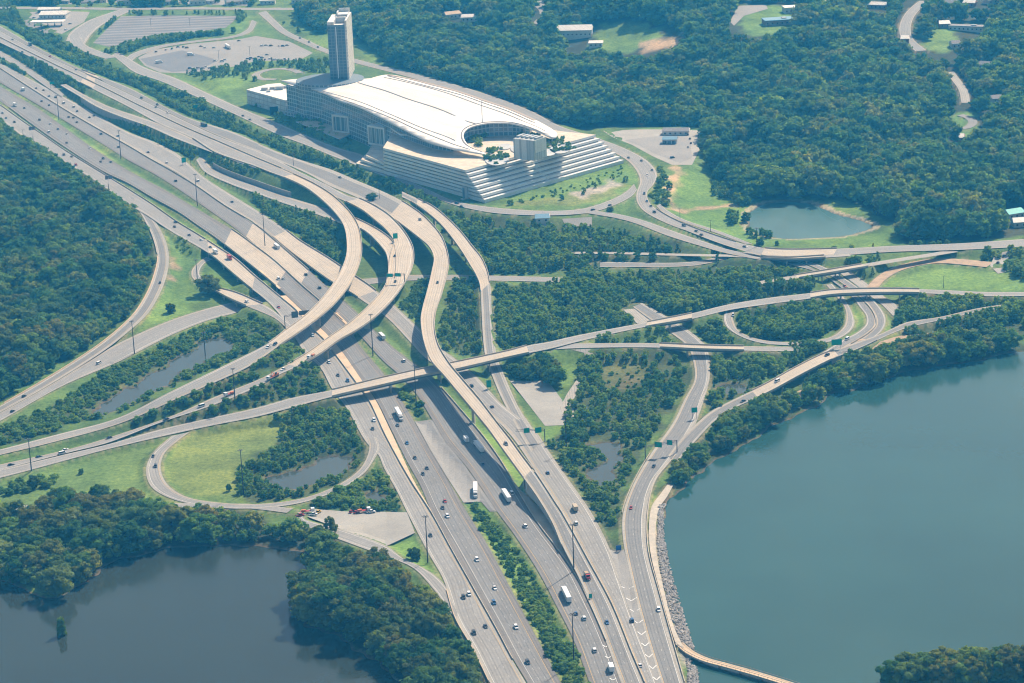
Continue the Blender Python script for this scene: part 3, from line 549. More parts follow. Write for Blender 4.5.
# cover patches
for poly, c in [
    ([(-10, 118), (25, 138), (75, 168), (118, 197), (150, 240), (152, 275), (130, 312), (60, 362), (-10, 404)], FLOOR),
    ([(545, 126), (600, 128), (660, 127), (703, 128), (720, 180), (745, 200), (840, 198), (893, 225), (900, 243), (1040, 236), (1040, -20), (380, -20), (362, 40), (380, 62), (450, 82), (520, 108)], FLOOR),
    ([(600, 24), (640, 22), (662, 30), (655, 45), (630, 52), (585, 52), (595, 38)], MOWN), ([(640, 41), (672, 38), (690, 41), (685, 48), (640, 52)], EARTH),
    ([(735, 6), (790, 6), (800, 28), (770, 36), (745, 34)], MOWN), ([(918, 24), (960, 22), (950, 52), (925, 50)], MOWN), ([(950, 112), (975, 112), (975, 145), (958, 145)], MOWN),
    ([(655, 195), (690, 166), (735, 172), (760, 205), (750, 226), (700, 222), (665, 212)], MOWN), ([(665, 222), (690, 216), (750, 222), (800, 245), (760, 248)], MOWN),
    ([(770, 238), (870, 236), (893, 224), (900, 244), (840, 248)], MOWN), ([(830, 200), (860, 205), (868, 216), (840, 212)], MOWN),
    ([(675, 166), (681, 167), (680, 176), (675, 190), (671, 202), (680, 206), (672, 207), (667, 196), (669, 184)], EARTH),
    ([(664, 206), (700, 206.5), (735, 205), (737, 207), (700, 209), (666, 208.5)], EARTH),
    ([(497, 207), (545, 209), (590, 206), (622, 195), (637, 182), (638, 170), (624, 165), (560, 182), (510, 195)], MOWN),
    ([(505, 206), (580, 205), (615, 195), (630, 180), (600, 185), (560, 198), (510, 203)], OLIVE),
    ([(575, 192), (605, 184), (614, 178), (618, 184), (600, 194), (578, 200)], GRAVEL),
    ([(438, 208), (500, 216), (560, 222), (640, 234), (700, 252), (700, 264), (480, 274), (450, 245)], SCRUB),
    ([(495, 283), (560, 284), (640, 268), (800, 262), (815, 290), (700, 312), (560, 342), (500, 350)], SCRUB),
    ([(450, 285), (480, 287), (488, 340), (480, 356), (440, 345)], SCRUB),
    ([(575, 350), (690, 352), (692, 380), (640, 455), (612, 550), (560, 470), (542, 440), (566, 420)], SCRUB),
    ([(600, 358), (640, 356), (650, 372), (625, 392), (600, 385)], (0.10, 0.12, 0.045)), ([(618, 376), (632, 373), (636, 384), (622, 388)], (0.13, 0.125, 0.06)),
    ([(737, 316), (760, 302), (840, 302), (845, 326), (800, 341), (752, 337)], SCRUB),
    ([(700, 352), (790, 353), (845, 346), (760, 378), (705, 418)], SCRUB), ([(690, 440), (750, 405), (860, 355), (1024, 334), (1024, 350), (850, 392), (770, 428), (660, 506), (655, 500)], SCRUB),
    ([(880, 300), (1040, 297), (1040, 330), (900, 334)], SCRUB), ([(885, 280), (930, 266), (990, 270), (1024, 280), (1024, 289), (880, 290)], MOWN),
    ([(840, 308), (862, 308), (866, 320), (855, 332), (840, 338), (852, 326)], MOWN),
    ([(0, 432), (60, 405), (140, 360), (215, 325), (280, 322), (280, 338), (180, 382), (60, 430), (0, 446)], SCRUB),
    ([(150, 398), (230, 370), (256, 364), (300, 352), (281, 368), (215, 397), (130, 430)], SCRUB), ([(150, 432), (215, 406), (320, 366), (332, 388), (256, 408), (160, 430)], SCRUB),
    ([(265, 412), (335, 400), (352, 415), (372, 455), (360, 475), (300, 499), (250, 503), (235, 470)], SCRUB), ([(315, 500), (372, 478), (390, 480), (406, 512), (310, 509)], SCRUB),
    ([(165, 235), (200, 252), (215, 262), (200, 275), (205, 300), (175, 318), (140, 330), (160, 296)], MOWN), ([(171, 258), (176, 258), (173, 280), (169, 276)], EARTH),
    ([(204, 272), (216, 263), (244, 284), (230, 290), (210, 284)], MOWN),
    ([(0, 480), (75, 461), (160, 440), (146, 470), (160, 492), (180, 502), (90, 505), (0, 506)], (0.115, 0.180, 0.052)), ([(175, 440), (200, 431), (290, 412), (280, 440), (240, 470), (235, 500), (180, 490), (163, 468)], (0.150, 0.205, 0.058)),
    ([(390, 548), (412, 536), (424, 548), (440, 578), (420, 566)], MOWN), ([(0, 503), (250, 510), (330, 541), (430, 590), (490, 690), (380, 690), (290, 600), (100, 580), (0, 590)], FLOOR),
    ([(463, 503), (482, 502), (590, 684), (562, 684)], MOWN), ([(360, 346), (384, 374), (397, 374), (368, 343)], MOWN), ([(660, 512), (651, 545), (668, 630), (690, 685), (700, 685), (680, 610), (664, 540)], GRAVEL),
    ([(440, 400), (475, 405), (560, 520), (520, 500)], MOWN), ([(0, 100), (128, 188), (216, 240), (216, 246), (100, 175), (0, 106)], MOWN), ([(0, 84), (140, 178), (256, 246), (128, 170), (0, 80)], MOWN),
    ([(515, 486), (545, 510), (563, 545), (608, 643), (604, 641), (572, 570), (539, 526)], (0.5, 0.38, 0.26)), ([(395, 560), (440, 560), (440, 590), (395, 570)], MOWN), ([(555, 352), (585, 350), (580, 372), (556, 402), (560, 370)], MOWN), ([(520, 428), (560, 425), (560, 434), (540, 440)], MOWN),
    ([(100, 30), (95, 45), (104, 46), (115, 34)], MOWN), ([(205, 82), (255, 65), (262, 74), (225, 98)], MOWN), ([(225, 26), (250, 14), (246, 24), (232, 34)], MOWN), ([(290, 14), (335, 30), (350, 56), (310, 44)], MOWN),
    ([(352, 40), (380, 45), (390, 60), (370, 62)], MOWN)]:
    cover(poly, c)
# hollow verges: worn earth beside paving
near_road = (ROADD > 0) & (ROADD < 2.2); COVER[near_road] = COVER[near_road] * 0.55 + np.array((0.26, 0.22, 0.15)) * 0.45
reed = np.clip(1 - PONDD / (9 + 7 * rough_n), 0, 1)[..., None] * (0.5 + 0.3 * np.sin(GX * .3 + GY * .11)[..., None]); COVER = COVER * (1 - reed) + np.array((0.15, 0.15, 0.07)) * reed
rim = (WATERD > 0.5) & (WATERD < 7) & (PONDD > 20) & (GY > 1900) & (GX > 150); COVER[rim] = COVER[rim] * .25 + np.array((0.34, 0.29, 0.22)) * .75
bed = WATERD < 1.5; COVER[bed] = (0.10, 0.085, 0.06)
def ground_mat(nt, b):
    at = N(nt, 'ShaderNodeAttribute'); at.attribute_name = 'cover'
    pos = geo_pos(nt); n1 = noise(nt, 0.03, 6, pos, 0.7); n2 = noise(nt, 0.35, 4, pos, 0.7); n3 = noise(nt, 0.008, 3, pos)
    c = mix(nt, 1.0, at.outputs['Color'], ramp(nt, n1, [(0.26, (0.5, 0.54, 0.5)), (0.5, (1, 1, 1)), (0.74, (1.5, 1.36, 1.25))]), 'MULTIPLY')
    c = mix(nt, 1.0, c, ramp(nt, n2, [(0.3, (0.58, 0.62, 0.6)), (0.7, (1.42, 1.38, 1.35))]), 'MULTIPLY')
    c = mix(nt, 1.0, c, ramp(nt, n3, [(0.35, (0.85, 0.9, 0.9)), (0.65, (1.2, 1.08, 0.95))]), 'MULTIPLY')
    nt.links.new(c, b.inputs['Base Color']); b.inputs['Roughness'].default_value = 0.95; b.inputs['Specular IOR Level'].default_value = 0.1
M_GROUND = nmat('ground_cover', ground_mat)
def grid_mesh(name, X, Y, Z):
    n0, n1 = X.shape; me = bpy.data.meshes.new(name)
    v = np.stack([X, Y, Z], -1).reshape(-1, 3).astype(np.float32); k = np.arange(n0 * n1).reshape(n0, n1)
    q = np.stack([k[:-1, :-1], k[:-1, 1:], k[1:, 1:], k[1:, :-1]], -1).reshape(-1, 4)
    me.vertices.add(len(v)); me.vertices.foreach_set('co', v.ravel()); me.loops.add(q.size); me.loops.foreach_set('vertex_index', q.ravel().astype(np.int32))
    me.polygons.add(len(q)); me.polygons.foreach_set('loop_start', np.arange(0, q.size, 4, dtype=np.int32)); me.polygons.foreach_set('loop_total', np.full(len(q), 4, np.int32))
    me.update(calc_edges=True); me.polygons.foreach_set('use_smooth', np.ones(len(q), bool)); return me
gm = grid_mesh('ground', GX, GY, GZ); gm.materials.append(M_GROUND)
ca = gm.attributes.new('cover', 'FLOAT_COLOR', 'POINT'); ca.data.foreach_set('color', np.concatenate([COVER.reshape(-1, 3), np.ones((COVER.shape[0] * COVER.shape[1], 1))], 1).astype(np.float32).ravel())
tag(link('ground', gm), 'grassy open land under the roads, woods and buildings', 'ground', kind='structure')

# water
def water_mat(c, rough, bump=0.06, sc=0.12):
    def f(nt, b):
        pos = geo_pos(nt); n = noise(nt, 0.006, 3, pos)
        nt.links.new(ramp(nt, n, [(0.3, tuple(x * 0.85 for x in c)), (0.7, tuple(x * 1.15 for x in c))]), b.inputs['Base Color'])
        wd = noise(nt, 0.009, 4, mapped(nt, pos, (1.0, 0.28, 1)), 0.6); nt.links.new(ramp(nt, wd, [(0.38, (rough * .55,) * 3), (0.62, (rough * 2.1,) * 3)]), b.inputs['Roughness']); b.inputs['IOR'].default_value = 1.33; b.inputs['Specular Tint'].default_value = (1.0, 0.97, 0.86, 1); b.inputs['Specular IOR Level'].default_value = 0.38
        w = noise(nt, sc, 4, mapped(nt, pos, (1, 0.5, 1)), 0.6); bp = N(nt, 'ShaderNodeBump'); bp.inputs['Strength'].default_value = bump; bp.inputs['Distance'].default_value = 1.0
        nt.links.new(w, bp.inputs['Height']); nt.links.new(bp.outputs[0], b.inputs['Normal'])
    return f
WM = {'M_BAY': nmat('bay_water', water_mat((0.022, 0.068, 0.060), 0.11)), 'M_COVE': nmat('cove_water', water_mat((0.026, 0.034, 0.026), 0.10)), 'M_RES': nmat('reservoir_water', water_mat((0.055, 0.12, 0.11), 0.2, 0.05, 0.3)), 'M_POND': nmat('pond_water', water_mat((0.05, 0.06, 0.05), 0.05, 0.03, 0.3))}
for nm, poly, lab, mk in WATERS:
    w = PL(poly, WATER_Z); cx = w[:, :2].mean(0); mb = MB()
    g = crspline(np.vstack([w, w[:1]]), len(w) * 6)[:-1]; c2 = g[:, :2].mean(0)
    big = 1.5 if nm != 'pond_water' else 0
    # a sheet a little larger than the shore, the ground rises through it
    out = g.copy(); d = np.roll(g, -1, 0) - np.roll(g, 1, 0); nn = np.stack([d[:, 1], -d[:, 0]], 1); nn /= np.linalg.norm(nn, axis=1)[:, None] + 1e-9
    A = 0.5 * np.sum(g[:, 0] * np.roll(g[:, 1], -1) - np.roll(g[:, 0], -1) * g[:, 1]); nn *= np.sign(A); out[:, :2] += nn * 6
    tri = geometry.delaunay_2d_cdt([Vector(p[:2]) for p in out], [], [list(range(len(out)))], 1, 1e-4)
    me = bpy.data.meshes.new(nm); me.from_pydata([(v[0], v[1], WATER_Z) for v in tri[0]], [], [tuple(f) for f in tri[2]]); me.materials.append(WM[mk]); me.update()
    if me.polygons and me.polygons[0].normal.z < 0: me.flip_normals()
    tag(link(nm, me), lab, 'water', kind='structure')

# ------------------------------------------------------------------ road surfaces
SURF = {  # key: (material, shoulder material, shoulder fractions, lanes, left line, right line)
    'outer': (M_ASPHL, M_SHOUL, .12, .12, 3, M_WHITE, M_YEL), 'inner': (M_ASPH, M_ASPHD, .20, .20, 3, M_WHITE, M_YEL), 'central': (M_ASPH, M_ASPHD, .16, .14, 3, M_YEL, M_WHITE),
    'upper': (M_ASPHL, M_SHOUL, .12, .14, 3, M_YEL, M_WHITE), 'exit_curve': (M_ASPH, M_SHOUL, .16, .28, 1, M_WHITE, M_YEL), 'under': (M_ASPHL, M_SHOUL, .1, .12, 3, M_YEL, M_WHITE),
    'slip': (M_ASPHL, M_SHOUL, .15, .15, 1, M_WHITE, M_YEL), 'high_near': (M_ASPHL, M_SHOUL, .16, .14, 2, M_WHITE, M_YEL), 'high_mid': (M_ASPHL, M_SHOUL, .14, .16, 2, M_YEL, M_WHITE),
    'ramp_low': (M_ASPHL, M_SHOUL, .2, .2, 1, M_WHITE, M_YEL), 'ramp_wall': (M_ASPHL, M_SHOUL, .2, .2, 1, M_WHITE, M_YEL), 'high_far': (M_ASPH, M_SHOUL, .18, .2, 2, M_YEL, M_WHITE),
    'high_outer': (M_ASPH, M_SHOUL, .1, .16, 2, M_YEL, M_WHITE), 'high_split': (M_ASPH, M_SHOUL, .22, .28, 1, M_YEL, M_WHITE), 'overpass': (M_ASPHL, M_SHOUL, .14, .16, 2, M_WHITE, M_WHITE),
    'river_link': (M_ASPHL, M_SHOUL, .15, .15, 2, M_YEL, M_WHITE), 'loop': (M_ASPHL, M_SHOUL, .16, .2, 1, M_YEL, M_WHITE), 'bay_road': (M_ASPH, M_SHOUL, .12, .2, 2, M_YEL, M_WHITE),
    'shore_link': (M_ASPH, M_SHOUL, .2, .14, 2, M_YEL, M_WHITE), 'twin_a': (M_ASPH, M_SHOUL, .16, .14, 2, M_WHITE, M_YEL), 'twin_b': (M_ASPH, M_SHOUL, .14, .16, 2, M_YEL, M_WHITE),
    'twin_c': (M_SHOUL, None, 0, 0, 1, None, None), 'small_loop': (M_ASPHL, M_SHOUL, .18, .2, 1, M_YEL, M_WHITE), 'avenue': (M_ASPHL, M_SHOUL, .08, .08, 2, M_WHITE, M_YEL),
    'entrance_loop': (M_ASPHL, M_SHOUL, .12, .12, 1, None, None), 'avenue_front': (M_ASPHL, M_SHOUL, .08, .12, 4, M_WHITE, M_WHITE), 'arterial': (M_ASPHL, M_SHOUL, .1, .08, 4, M_YEL, M_WHITE), 'arterial_side': (M_ASPHL, M_SHOUL, .1, .08, 2, M_YEL, M_WHITE),
    'arterial_link': (M_ASPHL, M_SHOUL, .1, .1, 2, M_YEL, M_WHITE), 'thin_link': (M_SHOUL, None, 0, 0, 2, None, None), 'ridge_bridge': (M_SHOUL, None, 0, 0, 2, None, None),
    'dirt_track': (M_DIRT, None, 0, 0, 1, None, None), 'scrub_track': (M_SHOUL, None, 0, 0, 1, None, None), 'frontage': (M_ASPHL, M_SHOUL, .1, .1, 2, None, None), 'town_street': (M_ASPHL, M_SHOUL, .1, .1, 3, M_WHITE, M_WHITE),
    'town_link': (M_ASPHL, M_SHOUL, .1, .1, 2, None, None), 'top_street': (M_ASPHL, M_SHOUL, .16, .16, 3, None, None), 'plaza_road': (M_ASPHL, M_SHOUL, .16, .16, 1, M_WHITE, M_WHITE),
    'plaza_track': (M_ASPHL, M_SHOUL, .16, .16, 1, None, None), 'bay_path': (M_CONC, None, 0, 0, 1, None, None), 'hill_road': (M_ASPHL, M_SHOUL, .1, .1, 1, None, None), 'hill_lane': (M_SHOUL, None, 0, 0, 1, None, None), 'hill_bend': (M_ASPHL, None, 0, 0, 1, None, None)}
BRIDGE_LABEL = {
    ('outer', 0): 'short tan bridge carrying the outermost lanes over the dipping road', ('inner', 0): 'short tan bridge deck with the inner lanes over the dipping road', ('central', 0): 'short tan bridge deck carrying the central lanes over the dipping road',
    ('upper', 0): 'short tan bridge carrying the lanes by the retaining walls, partly under a flyover', ('slip', 0): 'narrow single lane bridge of the thin slip road, dark void below',
    ('high_near', 0): 'pale deck of the near raised lanes over the town street', ('high_mid', 0): 'pale narrow deck of the middle raised lanes over the town street', ('high_outer', 0): 'pale deck of the far raised lanes over the town street',
    ('high_near', 1): 'longest tan flyover sweeping in an S over all motorway lanes', ('high_mid', 1): 'wide tan flyover with a green gantry where two ramps join', ('ramp_low', 0): 'short curved tan ramp bridge tucked inside the wide flyover',
    ('high_far', 0): 'tall tan flyover snaking over the overpass towards the bay', ('high_split', 0): 'narrow outermost tan flyover ending in a straight grey ramp',
    ('overpass', 0): 'straight tan overpass crossing under the tall flyover', ('overpass', 1): 'short tan bridge of the overpass road over the bay road', ('overpass', 2): 'long tan bridge over the curving dual carriageway',
    ('river_link', 0): 'low bridge behind the oval scrub where the bay road passes under', ('shore_link', 0): 'sloping grey bridge near the bay with a blue shaded side', ('arterial', 0): 'wide bridge of the sweeping road below the reservoir pond',
    ('thin_link', 0): 'thin tan bridge just in front of the wide pond bridge', ('ridge_bridge', 0): 'narrow tan bridge between two tree clumps below the pond'}
PIERS = {('high_near', 1): [.12, .24, .36, .48, .60, .72, .86], ('high_mid', 1): [.1, .22, .35, .48, .62, .76, .9], ('ramp_low', 0): [.25, .6], ('high_far', 0): [.08, .2, .32, .44, .54, .66, .8], ('high_split', 0): [.15, .38, .6, .82],
         ('overpass', 0): [.27, .52, .78], ('overpass', 1): [.5], ('overpass', 2): [.3, .55, .8], ('river_link', 0): [.35, .7], ('arterial', 0): [.35, .65], ('thin_link', 0): [.4, .7], ('ridge_bridge', 0): [.3, .6],
         ('shore_link', 0): [.4, .7], ('outer', 0): [.35, .65], ('inner', 0): [.35, .65], ('central', 0): [.35, .65], ('upper', 0): [.3, .5], ('slip', 0): [.4, .75], ('high_near', 0): [.5], ('high_mid', 0): [.5], ('high_outer', 0): [.5]}
KM = {'outer': 'road', 'loop': 'ramp', 'bay_path': 'path', 'dirt_track': 'track'}
for key, r in ROADS.items():
    m, sm, sl, sr, nl, ly, rw = SURF[key]
    mb = MB(); spans = []; cur = 0
    for a, b in sorted(r.bridges): spans.append((cur, a)); cur = b
    spans.append((cur, r.n - 1))
    for a, b in spans:
        if b - a < 1: continue
        ribbon(mb, r, a, b, m, sm, sl, sr)
        if ly or rw: lanes(mb, r, a, b, nl, sl, sr, ly, rw)
    nm = 'path' if key == 'bay_path' else 'track' if key in ('dirt_track', 'plaza_track', 'scrub_track') else 'road'
    art = 'a ' if False else ''
    tag(mb.build(nm), (r.desc + ', paved surface with lane lines') if ly else (r.desc + ', plain worn surface'), nm, kind='structure')
    for bi, (a, b) in enumerate(sorted(r.bridges)):
        bname = 'flyover_bridge' if key in ('high_near', 'high_mid', 'high_far', 'high_split', 'ramp_low') and r.hw[a:b].size > 12 else 'road_bridge'
        o3 = r.c[(a + b) // 2].copy(); o3[2] = 0
        root = tag(empty(bname, o3), BRIDGE_LABEL[(key, bi)], 'bridge', 'bridges of the interchange')
        off = np.array([o3[0], o3[1], 0.0])
        class Sh: pass
        s = Sh(); s.l = r.l - off; s.r = r.r - off; s.hw = r.hw; s.v = r.v; s.c = r.c - off; s.at = lambda f, d=0.0, s=s: s.l + (s.r - s.l) * f + np.array([0, 0, d])
        mb = MB(); ribbon(mb, s, a, b, M_DECK, None); 
        if ly or rw: lanes(mb, s, a, b, nl, sl * .8, sr * .8, ly, rw)
        # slab edges and underside
        L0, R0_ = s.at(0.0, -0.55), s.at(1.0, -0.55); Lt, Rt = s.at(0.0), s.at(1.0)
        for i in range(a, b):
            mb.face((Lt[i], Lt[i + 1], L0[i + 1], L0[i]), M_CONC); mb.face((Rt[i + 1], Rt[i], R0_[i], R0_[i + 1]), M_CONC); mb.face((L0[i], L0[i + 1], R0_[i + 1], R0_[i]), M_CONCG)
        mb.build('deck', root)
        g = MB(); 
        for f in np.linspace(.08, .92, max(3, int(r.hw[a:b + 1].mean() * 2 / 3.2))):
            p = s.at(f, -0.54)[a:b + 1]; kerbwall(g, p - np.array([0, 0, 1.45]), 1.44, 0.5, M_RUST, 0.0, 1.0)
        g.build('girders', root)
        for f, sg in ((0.0, 1), (1.0, -1)):
            w = MB(); p = s.at(f)[a:b + 1].copy(); kerbwall(w, p, 1.0, 0.42, M_CONC, -0.5, 0.8); w.build('parapet', root)
        for t in PIERS.get((key, bi), []):
            i = int(round(a + (b - a) * t)); c = s.c[i]; d = (s.r[i] - s.l[i])[:2]; wd = np.linalg.norm(d); d = d / wd; ang = math.atan2(d[1], d[0])
            zg = float(zt(r.c[i, 0], r.c[i, 1])) - 1.0; ztop = c[2] - 1.98
            if ztop - zg < 1.5: continue
            pm = MB(); big = bname == 'flyover_bridge'
            if big:
                pm.prism([(c[0] + x * d[0] - y * d[1], c[1] + x * d[1] + y * d[0]) for x, y in ((-1.8, -.9), (1.8, -.9), (2.1, 0), (1.8, .9), (-1.8, .9), (-2.1, 0))], zg, ztop - 1.9, M_CONC)
                q = lambda x, y, z: (c[0] + x * d[0] - y * d[1], c[1] + x * d[1] + y * d[0], z)
                h = wd * .42; A = [q(-2.2, -1, ztop - 2.4), q(2.2, -1, ztop - 2.4), q(h, -1, ztop - .9), q(h, -1, ztop), q(-h, -1, ztop), q(-h, -1, ztop - .9)]; B = [q(x, 1, z) for x, z in ((-2.2, ztop - 2.4), (2.2, ztop - 2.4), (h, ztop - .9), (h, ztop), (-h, ztop), (-h, ztop - .9))]
                pm.face(A, M_CONC); pm.face(B[::-1], M_CONC)
                for k in range(6): j = (k + 1) % 6; pm.face((A[j], A[k], B[k], B[j]), M_CONC)
            else:
                for x in np.linspace(-wd * .36, wd * .36, max(2, int(wd / 7))): pm.tube((c[0] + x * d[0], c[1] + x * d[1], zg), (c[0] + x * d[0], c[1] + x * d[1], ztop - 1.0), .55, .55, M_CONC, 8)
                pm.box((c[0], c[1], ztop - .55), (wd * .92, 1.3, 1.1), M_CONC, ang)
            pm.build('pier', root)
        for i, j in ((a, a + 1), (b, b - 1)):       # abutment walls under both ends
            zg = float(zt(r.c[i, 0], r.c[i, 1])) - 3.0; p0, p1 = s.l[i], s.r[i]; q0 = s.l[i] + (s.l[i] - s.l[j]) / np.linalg.norm(s.l[i] - s.l[j]) * 1.2; q1 = s.r[i] + (s.r[i] - s.r[j]) / np.linalg.norm(s.r[i] - s.r[j]) * 1.2
            ab = MB(); zl = float(min(p0[2], p1[2])) - .06; zg = min(zg, zl - 6); ab.prism([tuple(p0[:2]), tuple(p1[:2]), tuple(q1[:2]), tuple(q0[:2])], zg, zl, M_CONC); ab.build('abutment', root)

# ------------------------------------------------------------------ barriers and retaining walls
def barrier(key, f, t0, t1, label, h=0.95, w=0.6, mat=M_CONC, name='concrete_barrier', off=0.0, d0=0.0):
    r = ROADS[key]; i0, i1 = sorted((r.idx(*t0), r.idx(*t1))); mb = MB(); p = r.at(f)[i0:i1 + 1].copy()
    if off:
        d = (r.r - r.l)[i0:i1 + 1]; d[:, 2] = 0; d /= np.linalg.norm(d, axis=1)[:, None]; p += d * off
    o = p[len(p) // 2].copy(); o[2] = 0; kerbwall(mb, p - np.array([o[0], o[1], 0]), h, w, mat, d0); return tag(mb.build(name, None, o), label, 'barrier', 'barriers along the roads')
barrier('outer', 1.0, (0, 105), (214, 245), 'long concrete barrier between the outermost lanes and a green strip', off=.5)
barrier('outer', 1.0, (216, 247), (303, 316), 'concrete barrier across the tan bridges beside the outermost lanes', off=.5)
barrier('outer', 1.0, (316, 332), (512, 659), 'long concrete barrier dividing outermost from inner lanes near the cove', off=.35)
barrier('outer', 0.0, (445, 590), (490, 683), 'low tan wall between the wooded point and the outermost lanes', off=-.4, mat=M_TAN)
barrier('inner', 0.0, (0, 101), (214, 237), 'dark topped barrier along the inner lanes by the green strip', off=-.5)
barrier('inner', 1.0, (250, 241), (349, 327), 'concrete barrier between inner and central lanes on the tan bridges', off=.5)
barrier('central', 1.0, (0, 68.5), (254, 224), 'long barrier between the central lanes and the pale lanes', off=.4)
barrier('central', 1.0, (512, 482), (606, 642), 'barrier along the tan wedge beside the central lanes', off=.4)
barrier('central', 1.0, (445, 392), (511, 481), 'shaded barrier below the tall flyover', off=.6)
barrier('high_far', 1.0, (537, 476), (644, 683), 'barrier dividing the descending flyover road from the next lanes', off=.35)
barrier('high_near', 1.0, (0, 37.5), (283, 169), 'median barrier of the raised highway', off=.4)
barrier('high_near', 0.0, (190, 137), (284, 177), 'outer barrier of the raised highway above the shrubs', off=-.3)
barrier('high_split', 0.0, (404, 199), (416, 206), 'short barrier where the narrow flyover peels away', off=-.3)
barrier('bay_road', 1.0, (647, 513), (684, 683), 'barrier between the bay road and the rocky shore path', off=.4)
barrier('bay_road', 1.0, (672, 457), (648, 511), 'barrier of the bay road under the shore trees', off=.4)
barrier('bay_road', 0.0, (652, 452), (623, 513), 'low roadside rail on the marsh side of the bay road', h=.7, w=.4, off=-.6)
barrier('twin_a', 1.0, (862, 302), (851, 344), 'median barrier of the curving dual carriageway', off=.15)
barrier('arterial', 1.0, (660, 211), (742, 243), 'dark median barrier of the sweeping road', off=.5)
barrier('exit_curve', 0.0, (157, 258), (0, 406), 'low tan barrier on the wood side of the curving exit', off=-.4, mat=M_TAN)
barrier('exit_curve', 0.0, (146, 223), (157.5, 256), 'upper part of the barrier round the curving exit', off=-.4)
def wallstrip(key, f, t0, t1, label, drop, off=0.4, h=.6):
    r = ROADS[key]; i0, i1 = sorted((r.idx(*t0), r.idx(*t1))); p = r.at(f)[i0:i1 + 1].copy(); d = (r.r - r.l)[i0:i1 + 1]; d[:, 2] = 0; d /= np.linalg.norm(d, axis=1)[:, None]; p += d * off
    o = p[len(p) // 2].copy(); o[2] = 0; mb = MB(); n = len(p); mb2 = p - np.array([o[0], o[1], 0]); dr = np.interp(np.linspace(0, 1, n), np.linspace(0, 1, len(drop)), drop)
    w = .5
    for i in range(n - 1):
        a0, a1 = mb2[i], mb2[i + 1]; n0, n1 = d[i] * w, d[i + 1] * w; u = np.array([0, 0, h]); v0, v1 = np.array([0, 0, dr[i]]), np.array([0, 0, dr[i + 1]])
        mb.face((a0 - v0, a1 - v1, a1 + u, a0 + u), M_CONCG); mb.face((a0 + u, a1 + u, a1 + n1 + u, a0 + n0 + u), M_CONC); mb.face((a1 + n1 - v1, a0 + n0 - v0, a0 + n0 + u, a1 + n1 + u), M_CONCG)
    tag(mb.build('retaining_wall', None, o), label, 'retaining wall', 'retaining walls beside the roads')
wallstrip('ramp_wall', 0.0, (80, 97), (146, 126), 'long blue shaded retaining wall above the pale lanes', [9, 9, 9, 7], -1.5, 1.0)
wallstrip('high_far', 0.0, (523, 478), (560, 541), 'wedge shaped retaining wall below the descending flyover end', [7, 4, 2.5, 1.5], -.6, .9)
wallstrip('ramp_low', 1.0, (214, 169), (290, 198), 'blue shaded retaining wall behind the low ramp', [2, 2, 2, 2], 3.0, 4.2)
wallstrip('shore_link', 1.0, (836, 357), (880, 338), 'retaining wall at the upper end of the sloping bay bridge', [5, 4, 3], .4, .8)
# paved lots, gores and plazas lying on the ground
def lot(name, poly, label, mat, cat, lift=0.10, rz=0.0, grid=14.0):
    w = DL(poly); w2 = [tuple(p[:2]) for p in w]; X0, Y0 = w[:, 0].min(), w[:, 1].min(); X1, Y1 = w[:, 0].max(), w[:, 1].max()
    gx, gy = np.meshgrid(np.arange(X0, X1, grid), np.arange(Y0, Y1, grid)); gx = gx.ravel(); gy = gy.ravel(); ok = inside(w, gx, gy) & (edge_dist(w, gx, gy) > grid * .3)
    pts = [Vector(p) for p in w2] + [Vector((float(a), float(b))) for a, b in zip(gx[ok], gy[ok])]
    tri = geometry.delaunay_2d_cdt(pts, [], [list(range(len(w2)))], 1, 1e-4)
    cx, cy_ = w[:, :2].mean(0); ca, sa = math.cos(rz), math.sin(rz)
    z = [float(zt(v[0], v[1])) + lift for v in tri[0]]
    me = bpy.data.meshes.new(name); me.from_pydata([(v[0] - cx, v[1] - cy_, zz) for v, zz in zip(tri[0], z)], [], [tuple(f) for f in tri[2]]); me.materials.append(mat)
    uv = me.uv_layers.new(name='UVMap')
    for lp in me.loops: q = me.vertices[lp.vertex_index].co; uv.data[lp.index].uv = (q.x * ca + q.y * sa, -q.x * sa + q.y * ca)
    me.update()
    if len(me.polygons) and me.polygons[0].normal.z < 0: me.flip_normals()
    return tag(link(name, me, None, (cx, cy_, 0)), label, cat, kind='structure')
def striped(name, base, line, period, w=0.1):
    def f(nt, b):
        uv = uvn(nt); wv = N(nt, 'ShaderNodeTexWave'); wv.bands_direction = 'Y'; wv.inputs['Scale'].default_value = 0.314 / period * 1.0; wv.inputs['Distortion'].default_value = 0.6
        nt.links.new(uv, wv.inputs['Vector']); s = ramp(nt, wv.outputs['Fac'], [(0.55, base), (0.8, line)]); p = noise(nt, 0.03, 5, geo_pos(nt), 0.65)
        c = mix(nt, 1.0, s, ramp(nt, p, [(0.3, (0.82,) * 3), (0.7, (1.16,) * 3)]), 'MULTIPLY'); nt.links.new(c, b.inputs['Base Color']); b.inputs['Roughness'].default_value = 0.9
    return nmat(name, f)
M_LOT = paving('lot_paving', (0.245, 0.235, 0.22), 0.06, 0.2, False); M_LOTD = paving('lot_asphalt', (0.15, 0.155, 0.165), 0.08, 0.16, False); M_GRAV = paving('gravel', (0.30, 0.285, 0.255), 0.08, 0.26, False); M_LOTS = striped('lot_rows', (0.125, 0.125, 0.135), (0.20, 0.195, 0.19), 19)
lot('parking_lot', [(93, 43), (108, 28), (121, 16.5), (160, 15.5), (238, 16), (233, 22), (226, 27.5), (190, 33), (150, 38), (110, 47)], 'empty striped dark parking lot with tree belt in front', M_LOTS, 'parking lot', .12, 0.0)
